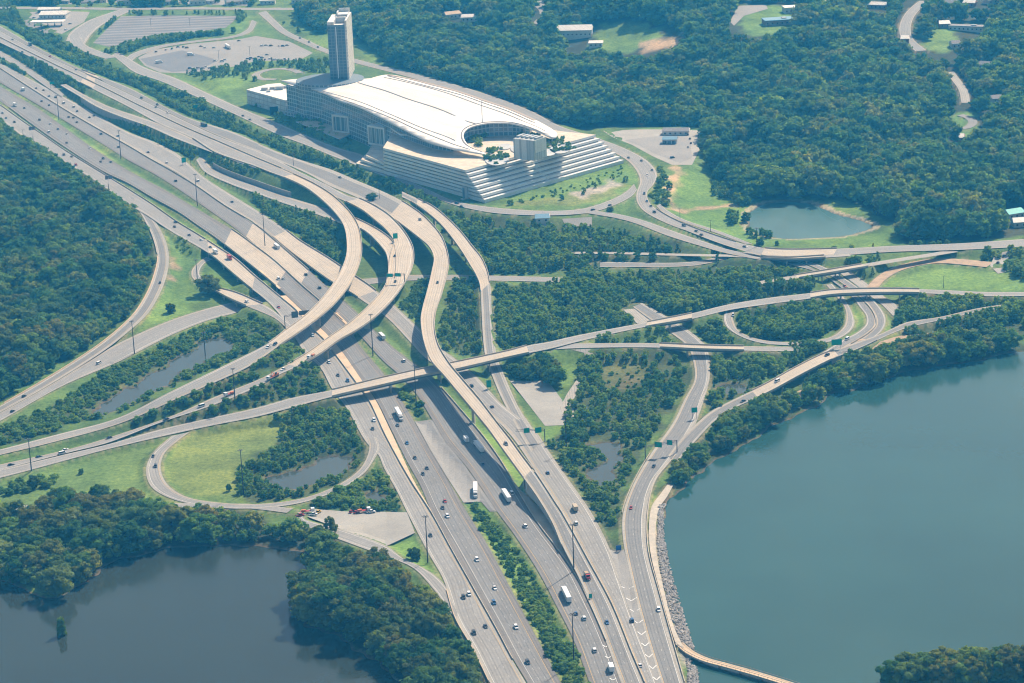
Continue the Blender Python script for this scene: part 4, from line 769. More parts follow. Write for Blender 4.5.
lot('parking_lot', [(138, 58), (153, 50), (191, 44), (241, 39), (256, 36), (289, 41.5), (313, 53), (300, 60), (270, 61), (256, 61), (232, 67), (214, 70), (190, 73.5), (160, 72.5), (145, 66)], 'pale parking lot with a lone white truck', M_LOT, 'parking lot', .12)
lot('parking_lot', [(140.6, 59), (182, 50.5), (200, 55), (218.6, 60.5), (197, 70.5), (172, 72), (147, 65)], 'dark asphalt patch inside the pale parking lot', M_LOTD, 'parking lot', .24)
lot('parking_lot', [(603, 131), (640, 129.5), (667, 129.5), (701, 130.5), (699.5, 150), (692, 165), (672, 165), (652, 156), (632, 145), (612, 137)], 'gravel lot beside the wood with few parked cars', M_GRAV, 'parking lot', .14)
lot('parking_lot', [(625, 140), (668, 135), (690, 138), (692, 158), (680, 163), (655, 154), (640, 146)], 'worn asphalt patch inside the gravel lot', M_LOT, 'parking lot', .26)
lot('forecourt', [(18, 22), (30, 12), (60, 11), (90, 12), (84, 22), (62, 34), (40, 36), (22, 28)], 'pale forecourt round a filling station', M_LOT, 'forecourt', .14)
lot('plaza', [(297, 513), (311, 509), (345, 511.5), (385, 512), (407, 512.5), (415, 533), (386, 546.5), (345, 531)], 'pale gravel plaza with red work trucks', M_GRAV, 'plaza', .14)
lot('plaza', [(432, 420), (446, 443), (465, 466), (480, 487), (497, 512), (490, 512), (481, 502), (463.5, 503), (446, 476), (431, 451), (415, 422)], 'pale paved wedge between inner and central lanes', M_LOT, 'plaza', .30, 0, 4)
lot('plaza', [(510, 381), (548, 381), (562, 400), (571, 425), (545, 426), (528, 404)], 'cracked pale paved area by the straight ramp', M_GRAV, 'plaza', .16)
lot('plaza', [(610, 550), (624, 550), (629, 570), (636, 600), (647, 640), (661, 683), (664, 694), (658, 694), (656, 683), (647, 658), (637, 632), (627, 604), (618, 575)], 'hatched gore where two roads meet beside the bay', M_LOT, 'plaza', .29, 0, 4)
lot('track', [(566, 425), (560, 408), (567, 394), (578, 378), (586, 362), (584, 353), (572, 350), (590, 349), (596, 358), (592, 372), (582, 386), (573, 400), (574, 420)], 'service track curving up to the overpass', M_SHOUL, 'track', .2)
lot('parking_lot', [(541, 221), (556, 214), (556, 229), (541, 229.5)], 'small pale yard beside a blue roofed shed', M_LOT, 'parking lot', .2)
lot('parking_lot', [(562, 219), (592, 217), (592, 226), (566, 227)], 'small pale court beside the scrub trees', M_GRAV, 'parking lot', .2)
lot('parking_lot', [(990, 266), (995, 255), (1013, 249), (1018, 252), (1004, 262), (1006, 272), (998, 274)], 'small pale lot at the end of the dirt track', M_GRAV, 'parking lot', .2)
lot('parking_lot', [(855, 340), (900, 336), (930, 333), (932, 338), (900, 345), (870, 350)], 'sandy clearing behind the shore trees', M_DIRT, 'clearing', .2)
lot('path', [(796, 392), (820, 384), (848, 372), (850, 375), (822, 388), (800, 397)], 'pale dirt path behind the shore trees', M_DIRT, 'path', .25)
lot('parking_lot', [(398, -4), (512, -6), (514, 18), (470, 19), (398, 18)], 'far car park behind the wood full of cars', M_LOT, 'parking lot', .3)
lot('parking_lot', [(60, -6), (250, -6), (250, 6.0), (60, 6.0)], 'far residential block along the top street', M_LOT, 'parking lot', .3)
lot('parking_lot', [(530, 1), (548, 1), (543, 24), (534, 24)], 'far grey lot between the trees', M_LOT, 'parking lot', .3)
lot('parking_lot', [(738, 6), (766, 5), (768, 9), (744, 16), (734, 26), (730, 22)], 'far grey lot beside a green field', M_LOT, 'parking lot', .3)
# chevrons of the hatched gore, and the small one at the tan wedge
def chevrons(pts, label):
    mb = MB()
    for (xl, yl), (xm, ym), (xr, yr) in pts:
        for (x0, y0), (x1, y1) in (((xl, yl), (xm, ym)), ((xm, ym), (xr, yr))):
            a, b = D(x0, y0, .42), D(x1, y1, .42); t = (b - a)[:2]; t = t / np.linalg.norm(t); n = np.array([-t[1], t[0], 0]) * .3
            mb.face((a - n, b - n, b + n, a + n), M_WHITE)
    return tag(mb.build('road_marking'), label, 'road marking', kind='structure')
ch = []
for k in range(9):
    y = 588 + 11.3 * k; xl = np.interp(y, [588, 604, 632, 690], [621.5, 627.5, 637, 657]); xr = np.interp(y, [588, 600, 640, 690], [634, 637, 647.5, 664]); ch.append(((xl, y - 1.5), ((xl + xr) / 2, y + 1.5), (xr, y - 2)))
for a, b in (([(610, 550), (618, 575), (627, 604), (637, 632), (647, 658), (656, 683)], 0), ([(624.5, 551), (629.5, 572), (636.5, 600), (647, 640), (661, 683)], 0)): pass
chevrons(ch, 'row of white chevrons in the gore beside the bay')
chevrons([((603 + 2.2 * k, 645 + 11 * k), (605.5 + 2.4 * k, 647 + 11 * k), (608 + 2.7 * k, 645.5 + 11 * k)) for k in range(4)], 'white chevrons at the tip of the tan wedge')
for a, b in (((606, 550), (662, 700)), ((619, 550), (667, 700))):
    pass
# tan concrete strips between carriageways
def strip(label, L, R, z, mat=M_TAN, h=0.12):
    l, r_ = trace(L, z), trace(R, z); n = max(6, int(polylen(l) / 8)); l, r_ = crspline(l, n), crspline(r_, n); mb = MB(); up = np.array([0, 0, h])
    for i in range(n - 1): mb.face((l[i] + up, r_[i] + up, r_[i + 1] + up, l[i + 1] + up), mat); mb.face((l[i], l[i] + up, l[i + 1] + up, l[i + 1]), mat); mb.face((r_[i] + up, r_[i], r_[i + 1], r_[i + 1] + up), mat)
    tag(mb.build('median_strip'), label, 'median strip', kind='structure')
strip('tan concrete strip between outermost and inner lanes past the bridges', [(280, 296), (298, 312), (314, 330), (325, 341), (337.5, 357), (357, 384), (369.5, 401), (386.5, 437), (411, 482), (430.5, 511)], [(286, 295.5), (306, 314.5), (320, 327.5), (331, 338.5), (343, 353), (362, 380.5), (375.5, 400), (390, 429.5), (414.5, 482), (431.5, 511)], lambda x, y: zfw(x, y) + .05)
strip('tan concrete strip on the bridges between outermost and inner lanes', [(256, 269), (268, 279.5), (279, 289)], [(262, 270.5), (269.5, 278), (281, 288)], 6.06)
strip('tan strip between inner and central lanes under the flyovers', [(333, 313), (342, 321), (351, 329.5)], [(338, 312.5), (347, 320.5), (354, 327.5)], lambda x, y: zfw(x, y) + .05)
strip('tan wedge between central lanes and descending flyover road', [(516, 487.5), (539.5, 526.5), (555.5, 547.5), (572.5, 570.5), (590.5, 606.5), (605.5, 641.5)], [(517, 486.5), (544, 514), (561.5, 544), (579, 579), (596.5, 619), (606.8, 641)], 1.62)
# footbridge leaving the path over the bay
p = PL([(679, 643), (690, 652), (706, 659.5), (724, 664.5), (746, 670.5), (768, 677), (800, 687)], 1.7); c = crspline(p, 60); root = tag(empty('footbridge', (c[30][0], c[30][1], 0)), 'long pale footbridge leaving the rocky shore across the bay', 'footbridge')
off = np.array([c[30][0], c[30][1], 0]); t = np.gradient(c[:, :2], axis=0); t /= np.linalg.norm(t, axis=1)[:, None]; nn = np.stack([-t[:, 1], t[:, 0], np.zeros(60)], 1) * 2.3; mb = MB()
for i in range(59):
    a, b, e, f = c[i] + nn[i] - off, c[i] - nn[i] - off, c[i + 1] - nn[i + 1] - off, c[i + 1] + nn[i + 1] - off; dn = np.array([0, 0, .8])
    mb.face((a, b, e, f), M_TAN); mb.face((a - dn, a, f, f - dn), M_CONCG); mb.face((b, b - dn, e - dn, e), M_CONCG); mb.face((b - dn, a - dn, f - dn, e - dn), M_CONCG)
mb.build('deck', root)
for s_ in (1, -1):
    w = MB(); kerbwall(w, c + nn * s_ * .95 - off, 1.1, .12, M_RAIL, .9, 1.0)
    for i in range(0, 60, 2): q = c[i] + nn[i] * s_ * .95 - off; w.box((q[0], q[1], q[2] + .5), (.14, .14, 1.0), M_RAIL)
    w.build('railing', root)
for i in range(6, 60, 9):
    w = MB(); q = c[i] - off; w.tube((q[0], q[1], -4), (q[0], q[1], q[2] - .8), .7, .7, M_CONCG, 8); w.build('pier', root)
# ------------------------------------------------------------------ the white casino building on its terraced garage
SITE = 8.0
def roofing(nt, b):
    pos = geo_pos(nt); rt = nt.nodes.new('ShaderNodeMapping'); rt.inputs['Rotation'].default_value = (0, 0, 0.95); nt.links.new(pos, rt.inputs[0])
    br = N(nt, 'ShaderNodeTexBrick'); br.inputs['Scale'].default_value = 1; br.inputs['Brick Width'].default_value = 34; br.inputs['Row Height'].default_value = 5.5; br.inputs['Mortar Size'].default_value = 0.16
    br.inputs['Color1'].default_value = (0.74, 0.70, 0.645, 1); br.inputs['Color2'].default_value = (0.68, 0.645, 0.60, 1); br.inputs['Mortar'].default_value = (0.48, 0.46, 0.44, 1); nt.links.new(rt.outputs[0], br.inputs['Vector'])
    st = noise(nt, 0.05, 5, mapped(nt, rt.outputs[0], (0.25, 1, 1)), 0.7); nt.links.new(mix(nt, 1.0, br.outputs['Color'], ramp(nt, st, [(0.3, (0.86, 0.85, 0.83)), (0.65, (1.05, 1.05, 1.05))]), 'MULTIPLY'), b.inputs['Base Color']); b.inputs['Roughness'].default_value = 0.55
M_ROOF = nmat('white_roofing', roofing)
M_ROOFL = plain('roof_seam', (0.20, 0.18, 0.17), 0.7, 0.1); M_FASC = plain('roof_edge_brown', (0.36, 0.29, 0.23), 0.7, 0.1)
M_PANEL = plain('pale_panel', (0.66, 0.655, 0.64), 0.5, 0.06, scale=0.15); M_DECKP = plain('plaza_paving', (0.55, 0.47, 0.37), 0.85, 0.18, scale=0.15)
M_GREYR = plain('grey_roofing', (0.42, 0.43, 0.43), 0.8, 0.15, scale=0.1)
def facade(name, glass, frame, fx, fz, rough=0.12):
    """Window bands: UV x along the wall, y height (metres)."""
    def f(nt, b):
        uv = uvn(nt); br = N(nt, 'ShaderNodeTexBrick'); br.offset = 0.0; br.inputs['Scale'].default_value = 1; br.inputs['Brick Width'].default_value = fx; br.inputs['Row Height'].default_value = fz
        br.inputs['Mortar Size'].default_value = 0.12 * min(fx, fz); br.inputs['Color1'].default_value = (*glass, 1); br.inputs['Color2'].default_value = (*[x * 1.5 for x in glass], 1); br.inputs['Mortar'].default_value = (*frame, 1)
        nt.links.new(uv, br.inputs['Vector']); nt.links.new(br.outputs['Color'], b.inputs['Base Color'])
        nt.links.new(ramp(nt, br.outputs['Fac'], [(0, (rough,) * 3), (1, (0.6,) * 3)]), b.inputs['Roughness'])
    return nmat(name, f)
M_TOWER = facade('tower_glass', (0.06, 0.105, 0.145), (0.15, 0.19, 0.225), 3.6, 3.3); M_TOWERW = facade('tower_sunlit_side', (0.42, 0.40, 0.36), (0.72, 0.68, 0.6), 7.0, 3.3, 0.4)  # flank colours are paler, its sunlit brightness is put into the material
M_CURT = facade('curtain_wall', (0.09, 0.13, 0.17), (0.40, 0.42, 0.43), 4.5, 4.2); M_WALLP = facade('panel_wall', (0.44, 0.43, 0.41), (0.36, 0.36, 0.36), 9, 4.5, 0.5)
casino = tag(empty('casino_building', tuple(PL([(430, 125)], SITE)[0])), 'long white swoop roofed building with glass bays on a stepped garage', 'building')
CO = np.array(casino.location)
def loc(p): return tuple(np.asarray(p) - CO)
def locs(ps): return [loc(p) for p in ps]
ZD = 33.0          # garage deck
# garage: terraced block
gB = P(485, 203, SITE); gC = P(624, 163, SITE); gA = P(384, 174, SITE)
gD = P(559, 131, 33.0); gE = P(415, 98, 33.0)
foot = np.array([gA, gB, gC, gD, gE])[:, :2]
def inset(poly, ds):
    n = len(poly); out = []
    for i in range(n):
        p0, p1, p2 = poly[i - 1], poly[i], poly[(i + 1) % n]
        def nl(a, b): d = (b - a) / np.linalg.norm(b - a); return np.array([-d[1], d[0]]), d
        n0, d0 = nl(p0, p1); n1, d1 = nl(p1, p2); a = p1 + n0 * ds[i - 1]; b = p1 + n1 * ds[i]
        M = np.array([d0, -d1]).T; t = np.linalg.solve(M, b - a); out.append(a + d0 * t[0])
    return np.array(out)
NL = 8; fh = (ZD - SITE) / NL
for k in range(NL):
    pl = inset(foot, [0.25 * k, 4.3 * k, 0, 0, 0]); pl2 = [tuple(p - CO[:2]) for p in pl]; z0 = SITE + fh * k
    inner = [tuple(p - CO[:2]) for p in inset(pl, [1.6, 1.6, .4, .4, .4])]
    m = MB(); m.prism(inner, z0 - CO[2], z0 + fh * .9 - CO[2], M_DARKM);  # dark core paints the shade inside the open parking floors
    # parapet band of the storey, floor slab behind it
    m.prism(pl2, z0 + fh * .26 - CO[2] if k else z0 - CO[2] - 3, z0 + fh * .98 - CO[2] + .02, M_PANEL, M_DECKP if k == NL - 1 else M_PANEL)
    m.build('garage_storey', casino)
for k in range(3):      # lower steps beside the garage end
    q0 = P(356, 166.5, SITE); st = [gA + np.array([.3, 1.0 + 2.2 * k, 0]), gA + np.array([20, 60, 0]), q0 + np.array([14, 55, 0]), q0 + np.array([5.0 * k, 1.0 + 2.2 * k, 0])]; z0 = SITE + fh * k
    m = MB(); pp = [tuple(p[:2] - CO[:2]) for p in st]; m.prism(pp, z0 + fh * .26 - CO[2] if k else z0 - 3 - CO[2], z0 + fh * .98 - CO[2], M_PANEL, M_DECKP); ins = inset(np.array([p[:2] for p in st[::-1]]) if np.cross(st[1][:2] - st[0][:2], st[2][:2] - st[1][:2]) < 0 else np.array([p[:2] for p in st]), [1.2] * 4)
    m.prism([tuple(p - CO[:2]) for p in ins], z0 - CO[2], z0 + fh * .9 - CO[2], M_DARKM); m.build('garage_step', casino)  # same dark core, shade of the openings put into the colour
deck_poly = inset(foot, [0.25 * (NL - 1) + .3, 4.3 * (NL - 1) + .3, .3, .3, .3]); deck_edge = deck_poly
# ribs down the lit side
m = MB()
for t in (.46,):
    a = foot[1] + (foot[2] - foot[1]) * t; d = (foot[2] - foot[1]) / np.linalg.norm(foot[2] - foot[1]); nn = np.array([-d[1], d[0]])
    for k in range(NL - 1): q = a + nn * (4.3 * k + 2.3); m.box((q[0] - CO[0], q[1] - CO[1], SITE + fh * (k + .52) - CO[2]), (5.4, 2.6, fh * 1.04), M_PANEL, math.atan2(nn[1], nn[0]))
m.build('stair_rib', casino)
# roof shell
RO = [(281, 80.5, 44), (300, 86, 44), (318, 90.5, 45), (338.5, 100, 46.5), (358, 106.8, 47), (381, 117.5, 47), (405, 130, 45.5), (431, 142.5, 43), (452, 148.5, 40.5), (471, 152, 38), (487, 154.2, 36.5), (478, 150, 37.5), (468.5, 145, 40), (463.5, 136, 44), (466, 130, 46), (473.5, 126, 47.5), (490, 123, 48), (511, 123.4, 47), (530, 128.5, 44.5), (542.6, 133.5, 42), (552.5, 138, 39.5), (557.5, 134, 39.5), (536, 120, 43), (511, 109, 47), (486, 100.7, 49), (458, 91, 50), (431, 84, 50.5), (410, 78.5, 50.5), (386, 74.6, 50), (361, 81, 48), (345, 84.5, 47), (318.5, 86, 46), (300, 79, 45)]
ro = np.array([P(x, y, z) for x, y, z in RO]); rd = crspline(np.vstack([ro, ro[:1]]), 200)[:-1]
def roof_z(X, Y):
    X = np.atleast_1d(X); Y = np.atleast_1d(Y); d2 = (X[:, None] - rd[None, :, 0]) ** 2 + (Y[:, None] - rd[None, :, 1]) ** 2 + 4.0; w = d2 ** -1.6
    return (w * rd[None, :, 2]).sum(1) / w.sum(1)
def poly_surface(outline, grid, zf):
    w2 = outline[:, :2]; gx, gy = np.meshgrid(np.arange(w2[:, 0].min(), w2[:, 0].max(), grid), np.arange(w2[:, 1].min(), w2[:, 1].max(), grid)); gx, gy = gx.ravel(), gy.ravel()
    ok = inside(w2, gx, gy) & (edge_dist(w2, gx, gy) > grid * .35); pts = np.vstack([w2, np.stack([gx[ok], gy[ok]], 1)])
    tri = geometry.delaunay_2d_cdt([Vector(p) for p in pts], [], [list(range(len(w2)))], 1, 1e-4); V = np.array([(v[0], v[1]) for v in tri[0]]); return V, zf(V[:, 0], V[:, 1]), [tuple(f) for f in tri[2]]
def zroof(X, Y):
    z = roof_z(X, Y); return z
V, Z, F = poly_surface(rd, 9, zroof)
me = bpy.data.meshes.new('roof'); nv = len(V); vs = [loc((v[0], v[1], z)) for v, z in zip(V, Z)] + [loc((v[0], v[1], z - 1.0)) for v, z in zip(V, Z)]
def up(f): a, b, c = (V[i] for i in f[:3]); return f if (b[0] - a[0]) * (c[1] - a[1]) - (b[1] - a[1]) * (c[0] - a[0]) > 0 else f[::-1]
F = [up(f) for f in F]; cnt = {}
for f in F:
    for i in range(len(f)): e = (f[i], f[(i + 1) % len(f)]); cnt[e] = 1
edges = [e for e in cnt if (e[1], e[0]) not in cnt]
fs = F + [tuple(i + nv for i in f[::-1]) for f in F] + [(a, a + nv, b + nv, b) for a, b in edges]
me.from_pydata(vs, [], fs); me.materials.append(M_ROOF); me.materials.append(M_PANEL)
me.polygons.foreach_set('material_index', [0] * len(F) + [1] * len(F) + [0] * len(edges)); me.polygons.foreach_set('use_smooth', [True] * len(F) + [False] * (len(F) + len(edges))); me.update()
roof = link('roof', me, casino)
def on_roof(px, py):
    z = 45.0
    for _ in range(20): p = P(px, py, z); z = .5 * z + .5 * float(roof_z(p[0], p[1])[0])
    return P(px, py, z)
for nm, pts, w, mat in [('roof_seam', [(358, 82.6), (383, 90), (408, 99), (446, 111.8), (476, 124)], 1.3, M_ROOFL), ('roof_seam', [(285, 82.5), (318, 92), (358, 105.2), (395.8, 120), (421, 131.5), (452, 143.8), (470, 149.5)], .9, M_ROOFL),
                        ('roof_seam', [(322, 91), (358, 101.3), (389.5, 114), (421, 127.5), (455, 140.5)], .6, M_ROOFL), ('roof_seam', [(388, 76), (421, 84.6), (458.7, 94.3), (486, 103.8), (511, 112.5), (535, 123)], 1.0, M_ROOFL),
                        ('roof_seam', [(384, 77.5), (410, 83), (445, 92.5), (480, 105), (511, 116), (530, 124), (545, 131)], .6, M_ROOFL), ('roof_edge', [(388, 75), (410, 79), (431, 84.5), (458, 91.6), (486, 101.2), (511, 109.6), (535, 120.3)], 3.2, M_FASC),
                        ('courtyard_rim', [(482, 152), (466.5, 145), (461.5, 136), (464, 129.3), (472.5, 125), (489, 122), (511, 122.4), (530, 127.5), (545, 134)], 1.2, M_ROOFL)]:
    c = crspline([on_roof(x, y) for x, y in pts], 60); c[:, 2] = roof_z(c[:, 0], c[:, 1]) + .25; mb = MB(); kerbwall(mb, c - CO, .12, w, mat, -.3, 1.0); mb.build(nm, roof)
# body under the roof
def shrink(poly, d): # towards centroid direction of normals
    p = np.asarray(poly)[:, :2]; a = np.roll(p, 1, 0); b = np.roll(p, -1, 0); t = b - a; t /= np.linalg.norm(t, axis=1)[:, None] + 1e-9; nn = np.stack([-t[:, 1], t[:, 0]], 1); A = .5 * np.sum(p[:, 0] * np.roll(p[:, 1], -1) - np.roll(p[:, 0], -1) * p[:, 1]); return p + nn * np.sign(A) * d
body_px = [(284, 83, 44), (318, 92, 45), (358, 107, 46), (381, 117.5, 46), (405, 129, 45), (431, 140, 43), (455, 141, 44), (462, 133, 45), (473, 126, 47), (490, 123, 47), (511, 123.4, 46), (530, 127, 44), (536, 122, 43), (511, 111, 46), (486, 102, 48), (458, 92, 49), (431, 85, 49), (410, 79, 49), (388, 76, 49)]
bp = np.array([P(*q) for q in body_px]); bw = shrink(bp, 4.0); bz = roof_z(bw[:, 0], bw[:, 1]) - 1.2
m = MB(); m.prism([tuple(p - CO[:2]) for p in bw], SITE - 2 - CO[2], [z - CO[2] for z in (bz if np.cross(bw[1] - bw[0], bw[2] - bw[1]) else bz)], M_CURT, M_PANEL); m.build('glass_wall', casino)
M_COURT = facade('courtyard_glass', (0.22, 0.36, 0.42), (0.62, 0.64, 0.64), 6.0, 7.0, 0.25)
cw = crspline([P(x, y, z) for x, y, z in ((464, 138, 42), (463, 132.5, 43), (473, 126.6, 44), (490, 123.6, 44), (511, 124, 44), (530, 128, 43))], 40); m = MB(); L_ = np.r_[0, np.cumsum(np.linalg.norm(np.diff(cw[:, :2], axis=0), axis=1))]
for i in range(39):
    a, b = cw[i], cw[i + 1]; zt0, zt1 = roof_z(a[0], a[1])[0] - 1.8, roof_z(b[0], b[1])[0] - 1.8
    m.face([(a[0] - CO[0], a[1] - CO[1], ZD - .2 - CO[2]), (b[0] - CO[0], b[1] - CO[1], ZD - .2 - CO[2]), (b[0] - CO[0], b[1] - CO[1], zt1 - CO[2]), (a[0] - CO[0], a[1] - CO[1], zt0 - CO[2])], M_COURT, [(L_[i], 0), (L_[i + 1], 0), (L_[i + 1], zt1 - ZD), (L_[i], zt0 - ZD)])
m.build('courtyard_glass', casino)
# low block at the near end
def block(px_corners, z, zb, mat, top, name, parent=casino):
    c = [P(x, y, z) for x, y in px_corners]; m = MB(); m.prism([tuple(p[:2] - CO[:2]) for p in c], zb - CO[2], z - CO[2], mat, top)
    m2 = [tuple(p[:2] - CO[:2]) for p in c]; return m.build(name, parent), c
wing, wc = block([(246.5, 89.5), (285.4, 100.3), (306.8, 96), (280, 83), (268, 84)], 24, SITE - 2, M_WALLP, M_ROOF, 'theatre_wing')
m = MB(); cxw = np.mean(wc, 0) - CO
for dx, dy, s in ((-14, 5, 5), (-6, 9, 4), (2, 6, 6), (-9, -6, 3), (8, 12, 4)): m.box((cxw[0] + dx, cxw[1] + dy, 24 - CO[2] + s * .3), (s * 1.4, s, s * .6), M_GREYR)
m.build('roof_plant', wing)
m = MB(); a = P(274, 110.5, 15); m.box((a[0] - CO[0], a[1] - CO[1] - 1, 15 - CO[2]), (9, .6, 9), M_GLASS, .25); m.build('display_panel', wing)
annex, _ = block([(285, 112), (318, 118), (336, 114), (306, 100)], 15, SITE - 2, M_CURT, M_GREYR, 'entrance_block')
canopy, _ = block([(296, 121.5), (321, 119.5), (352, 133), (340, 139)], 12.5, 11.6, M_PANEL, M_TAN, 'entrance_canopy')
canopy2, _ = block([(390, 127), (408, 130), (416, 135), (400, 134)], 38, 36.5, M_PANEL, M_PANEL, 'terrace_canopy')
# two framed glass bays
for (x0, y0, x1, y1, z1, zb) in ((331.5, 114.5, 348, 116.5, 30, 12), (367, 125.2, 384, 128.0, 36, 17)):
    a, b = P(x0, y0, z1), P(x1, y1, z1); d = (b - a)[:2]; L = np.linalg.norm(d); d /= L; ang = math.atan2(d[1], d[0]); nn = np.array([-d[1], d[0]]); dep = 42.0
    c = (a + b)[:2] / 2 + nn * dep / 2 - CO[:2]; h = z1 - zb; m = MB(); zc = (z1 + zb) / 2 - CO[2]
    m.box((c[0], c[1], z1 - .9 - CO[2]), (L, dep, 1.8), M_PANEL, ang); m.box((c[0], c[1], zb + .9 - CO[2]), (L, dep, 1.8), M_PANEL, ang)
    for sgn in (-1, 1): q = c + d * sgn * (L / 2 - .9); m.box((q[0], q[1], zc), (1.8, dep, h - 3.7), M_PANEL, ang)
    bay = m.build('framed_bay', casino)
    g = MB(); q = c - nn * (dep / 2 - 2.0); g.box((q[0], q[1], zc), (L - 3.7, 1.0, h - 3.8), M_CURT, ang); g.build('window', bay)
# stage block on the deck
a, b = P(514, 158.5, ZD), P(534.3, 161.0, ZD); d = (b - a)[:2]; L = np.linalg.norm(d); d /= L; nn = np.array([-d[1], d[0]]); c = (a + b)[:2] / 2 + nn * 10 - CO[:2]; m = MB()
m.box((c[0], c[1], ZD + 9.5 - CO[2]), (L, 20, 19), M_WALLP, math.atan2(d[1], d[0]), M_GREYR); blk = m.build('stage_block', casino)
m = MB(); e = c + d * L / 2
for k in range(5): q = c + d * (k - 2) * 5; m.box((q[0], q[1], ZD + 19.8 - CO[2]), (3.0, 10, 1.8), M_GREYR, math.atan2(d[1], d[0]))
m.build('roof_plant', blk)
m = MB(); q = e + d * .3; m.box((q[0], q[1], ZD + 13 - CO[2]), (.5, 17, 12), M_ROOF, math.atan2(d[1], d[0])); m.build('sunlit_end_sheet', blk)  # white sheet puts the brightness of the sunlit end face into the colour
# planters on the deck
m = MB()
for x, y, r_ in ((497, 160, 11), (520, 149, 9), (560, 149, 10), (548, 153, 7), (505, 147, 6)):
    q = P(x, y, ZD); m.prism([(q[0] - CO[0] + r_ * math.cos(t), q[1] - CO[1] + 2.2 * r_ * math.sin(t)) for t in np.linspace(0, 2 * math.pi, 20, endpoint=False)], ZD - .1 - CO[2], ZD + .7 - CO[2], M_CONC, nmat('planter_soil', ground_mat) if False else M_GREYR)
m.build('planter', casino)
# sign fin at the street corner
f0 = P(465.5, 199, SITE); m = MB(); m.box((0, 0, 5.5), (5.0, 1.2, 11), M_CURT, .5); m.box((0, 0, .4), (9, 3, .8), M_CONC, .5); fin = m.build('display_sign', None, tuple(f0)); tag(fin, 'dark upright display slab at the garage street corner', 'sign')
# podium disc and tower
pc = P(330, 79.5, 47.8); m = MB(); m.prism([(pc[0] - CO[0] + 36 * math.cos(t), pc[1] - CO[1] + 34 * math.sin(t)) for t in np.linspace(0, 2 * math.pi, 48, endpoint=False)], SITE - CO[2], 48.2 - CO[2], M_CURT, plain('slate_roofing', (0.13, 0.17, 0.20), 0.6, 0.12)); m.build('podium_drum', casino)
tb = P(341, 79.5, 48); tw, tl, ang = 19.5, 52.0, rad(-3.0)
tower = tag(empty('hotel_tower', (tb[0], tb[1] + tl / 2, 48.25), ang), 'slim dark glass hotel tower with one flank coloured pale as sunlit', 'building')
H = 60.5; m = MB(); m.prism([(-tw / 2, -tl / 2), (tw / 2 - 1.2, -tl / 2), (tw / 2 - 1.2, tl / 2), (-tw / 2, tl / 2)], 0, H - 3, M_TOWER, M_ROOF); m.build('glass_wall', tower)
m = MB(); m.prism([(tw / 2 - 1.1, -tl / 2 - .8), (tw / 2 + .8, -tl / 2 - .8), (tw / 2 + .8, tl / 2 + .8), (tw / 2 - 1.1, tl / 2 + .8)], 0, H + 1.5, M_TOWERW, M_ROOF); m.build('sunlit_flank', tower)
m = MB(); m.box((-tw / 2 + 3.5, -2, H - 1.5), (7, tl - 4, 3.4), M_ROOF); m.box((3.2, -tl / 2 + 14, H + .2), (11, 3, 5.5), M_ROOF); m.box((3.2, 18, H), (10.5, 22, 5), M_GREYR, 0, M_ROOF); m.box((3.2, tl / 2 - 1, H + 2), (11.5, 1.2, 8.5), M_ROOF); m.box((-3, tl / 2 - 8, H + 1), (1.2, 14, 6.5), M_ROOF); m.build('roof_crown', tower)
m = MB(); m.box((-1.0, -tl / 2 - .3, H * .5 - 2), (1.0, .8, H - 6), M_PANEL); m.build('vertical_fin', tower)

# ------------------------------------------------------------------ other buildings
M_BLUER = plain('blue_roof', (0.12, 0.26, 0.36), 0.6, 0.1); M_BRICK = plain('brick_wall', (0.28, 0.16, 0.11), 0.9, 0.2); M_RENDER = plain('pale_render', (0.55, 0.52, 0.47), 0.8, 0.1); M_SHING = plain('grey_shingle', (0.24, 0.23, 0.23), 0.9, 0.2); M_TEAL = plain('teal_tarp', (0.03, 0.42, 0.38), 0.6, 0.1)
WINM = facade('wall_windows', (0.06, 0.07, 0.08), (0.5, 0.47, 0.42), 3.0, 3.2, 0.3)
def house(px, py, w, d, h, rz, label, wall=M_RENDER, roof=M_SHING, pitch=3.0, name='house', flat=False):
    p = D(px, py); root = tag(empty(name, (p[0], p[1], p[2] - .3), rz), label, 'building', 'buildings beyond the motorway'); m = MB(); m.prism([(-w / 2, -d / 2), (w / 2, -d / 2), (w / 2, d / 2), (-w / 2, d / 2)], -2, h, wall); m.build('wall', root)
    m = MB(); e = .8
    if flat: m.box((0, 0, h + .4), (w + .8, d + .8, .8), roof); m.box((w * .2, 0, h + 1.3), (w * .15, d * .3, 1.2), M_GREYR)
    else:
        a = [(-w / 2 - e, -d / 2 - e, h), (w / 2 + e, -d / 2 - e, h), (w / 2 + e, d / 2 + e, h), (-w / 2 - e, d / 2 + e, h), (-w / 2, 0, h + pitch), (w / 2, 0, h + pitch)]
        m.face((a[0], a[1], a[5], a[4]), roof); m.face((a[2], a[3], a[4], a[5]), roof); m.face((a[1], a[2], a[5]), wall); m.face((a[3], a[0], a[4]), wall); m.face((a[3], a[2], a[1], a[0]), wall)
    m.build('roof', root)
    g = MB(); n = max(2, int(w / 5))
    for k in range(n): g.box((-w / 2 + (k + .5) * w / n, -d / 2 - .03, h * .5), (1.6, .12, 1.5), M_GLASS)
    g.build('window', root); return root
house(55, 17.5, 36, 22, 6, rad(-8), 'pale filling station shop with a white gabled top', M_RENDER, M_ROOF, 3.5, 'shop_building')
root = house(50, 12, 30, 14, 5, rad(-8), 'low shed roofed building behind the filling station', M_CURT, M_ROOF, 2, 'shop_building')
p = D(48, 26); root = tag(empty('fuel_canopy', tuple(p), rad(-6)), 'long pale flat canopy over fuel pumps', 'canopy'); m = MB(); m.box((0, 0, 6.2), (44, 16, 1.2), M_ROOF); m.build('canopy_roof', root)
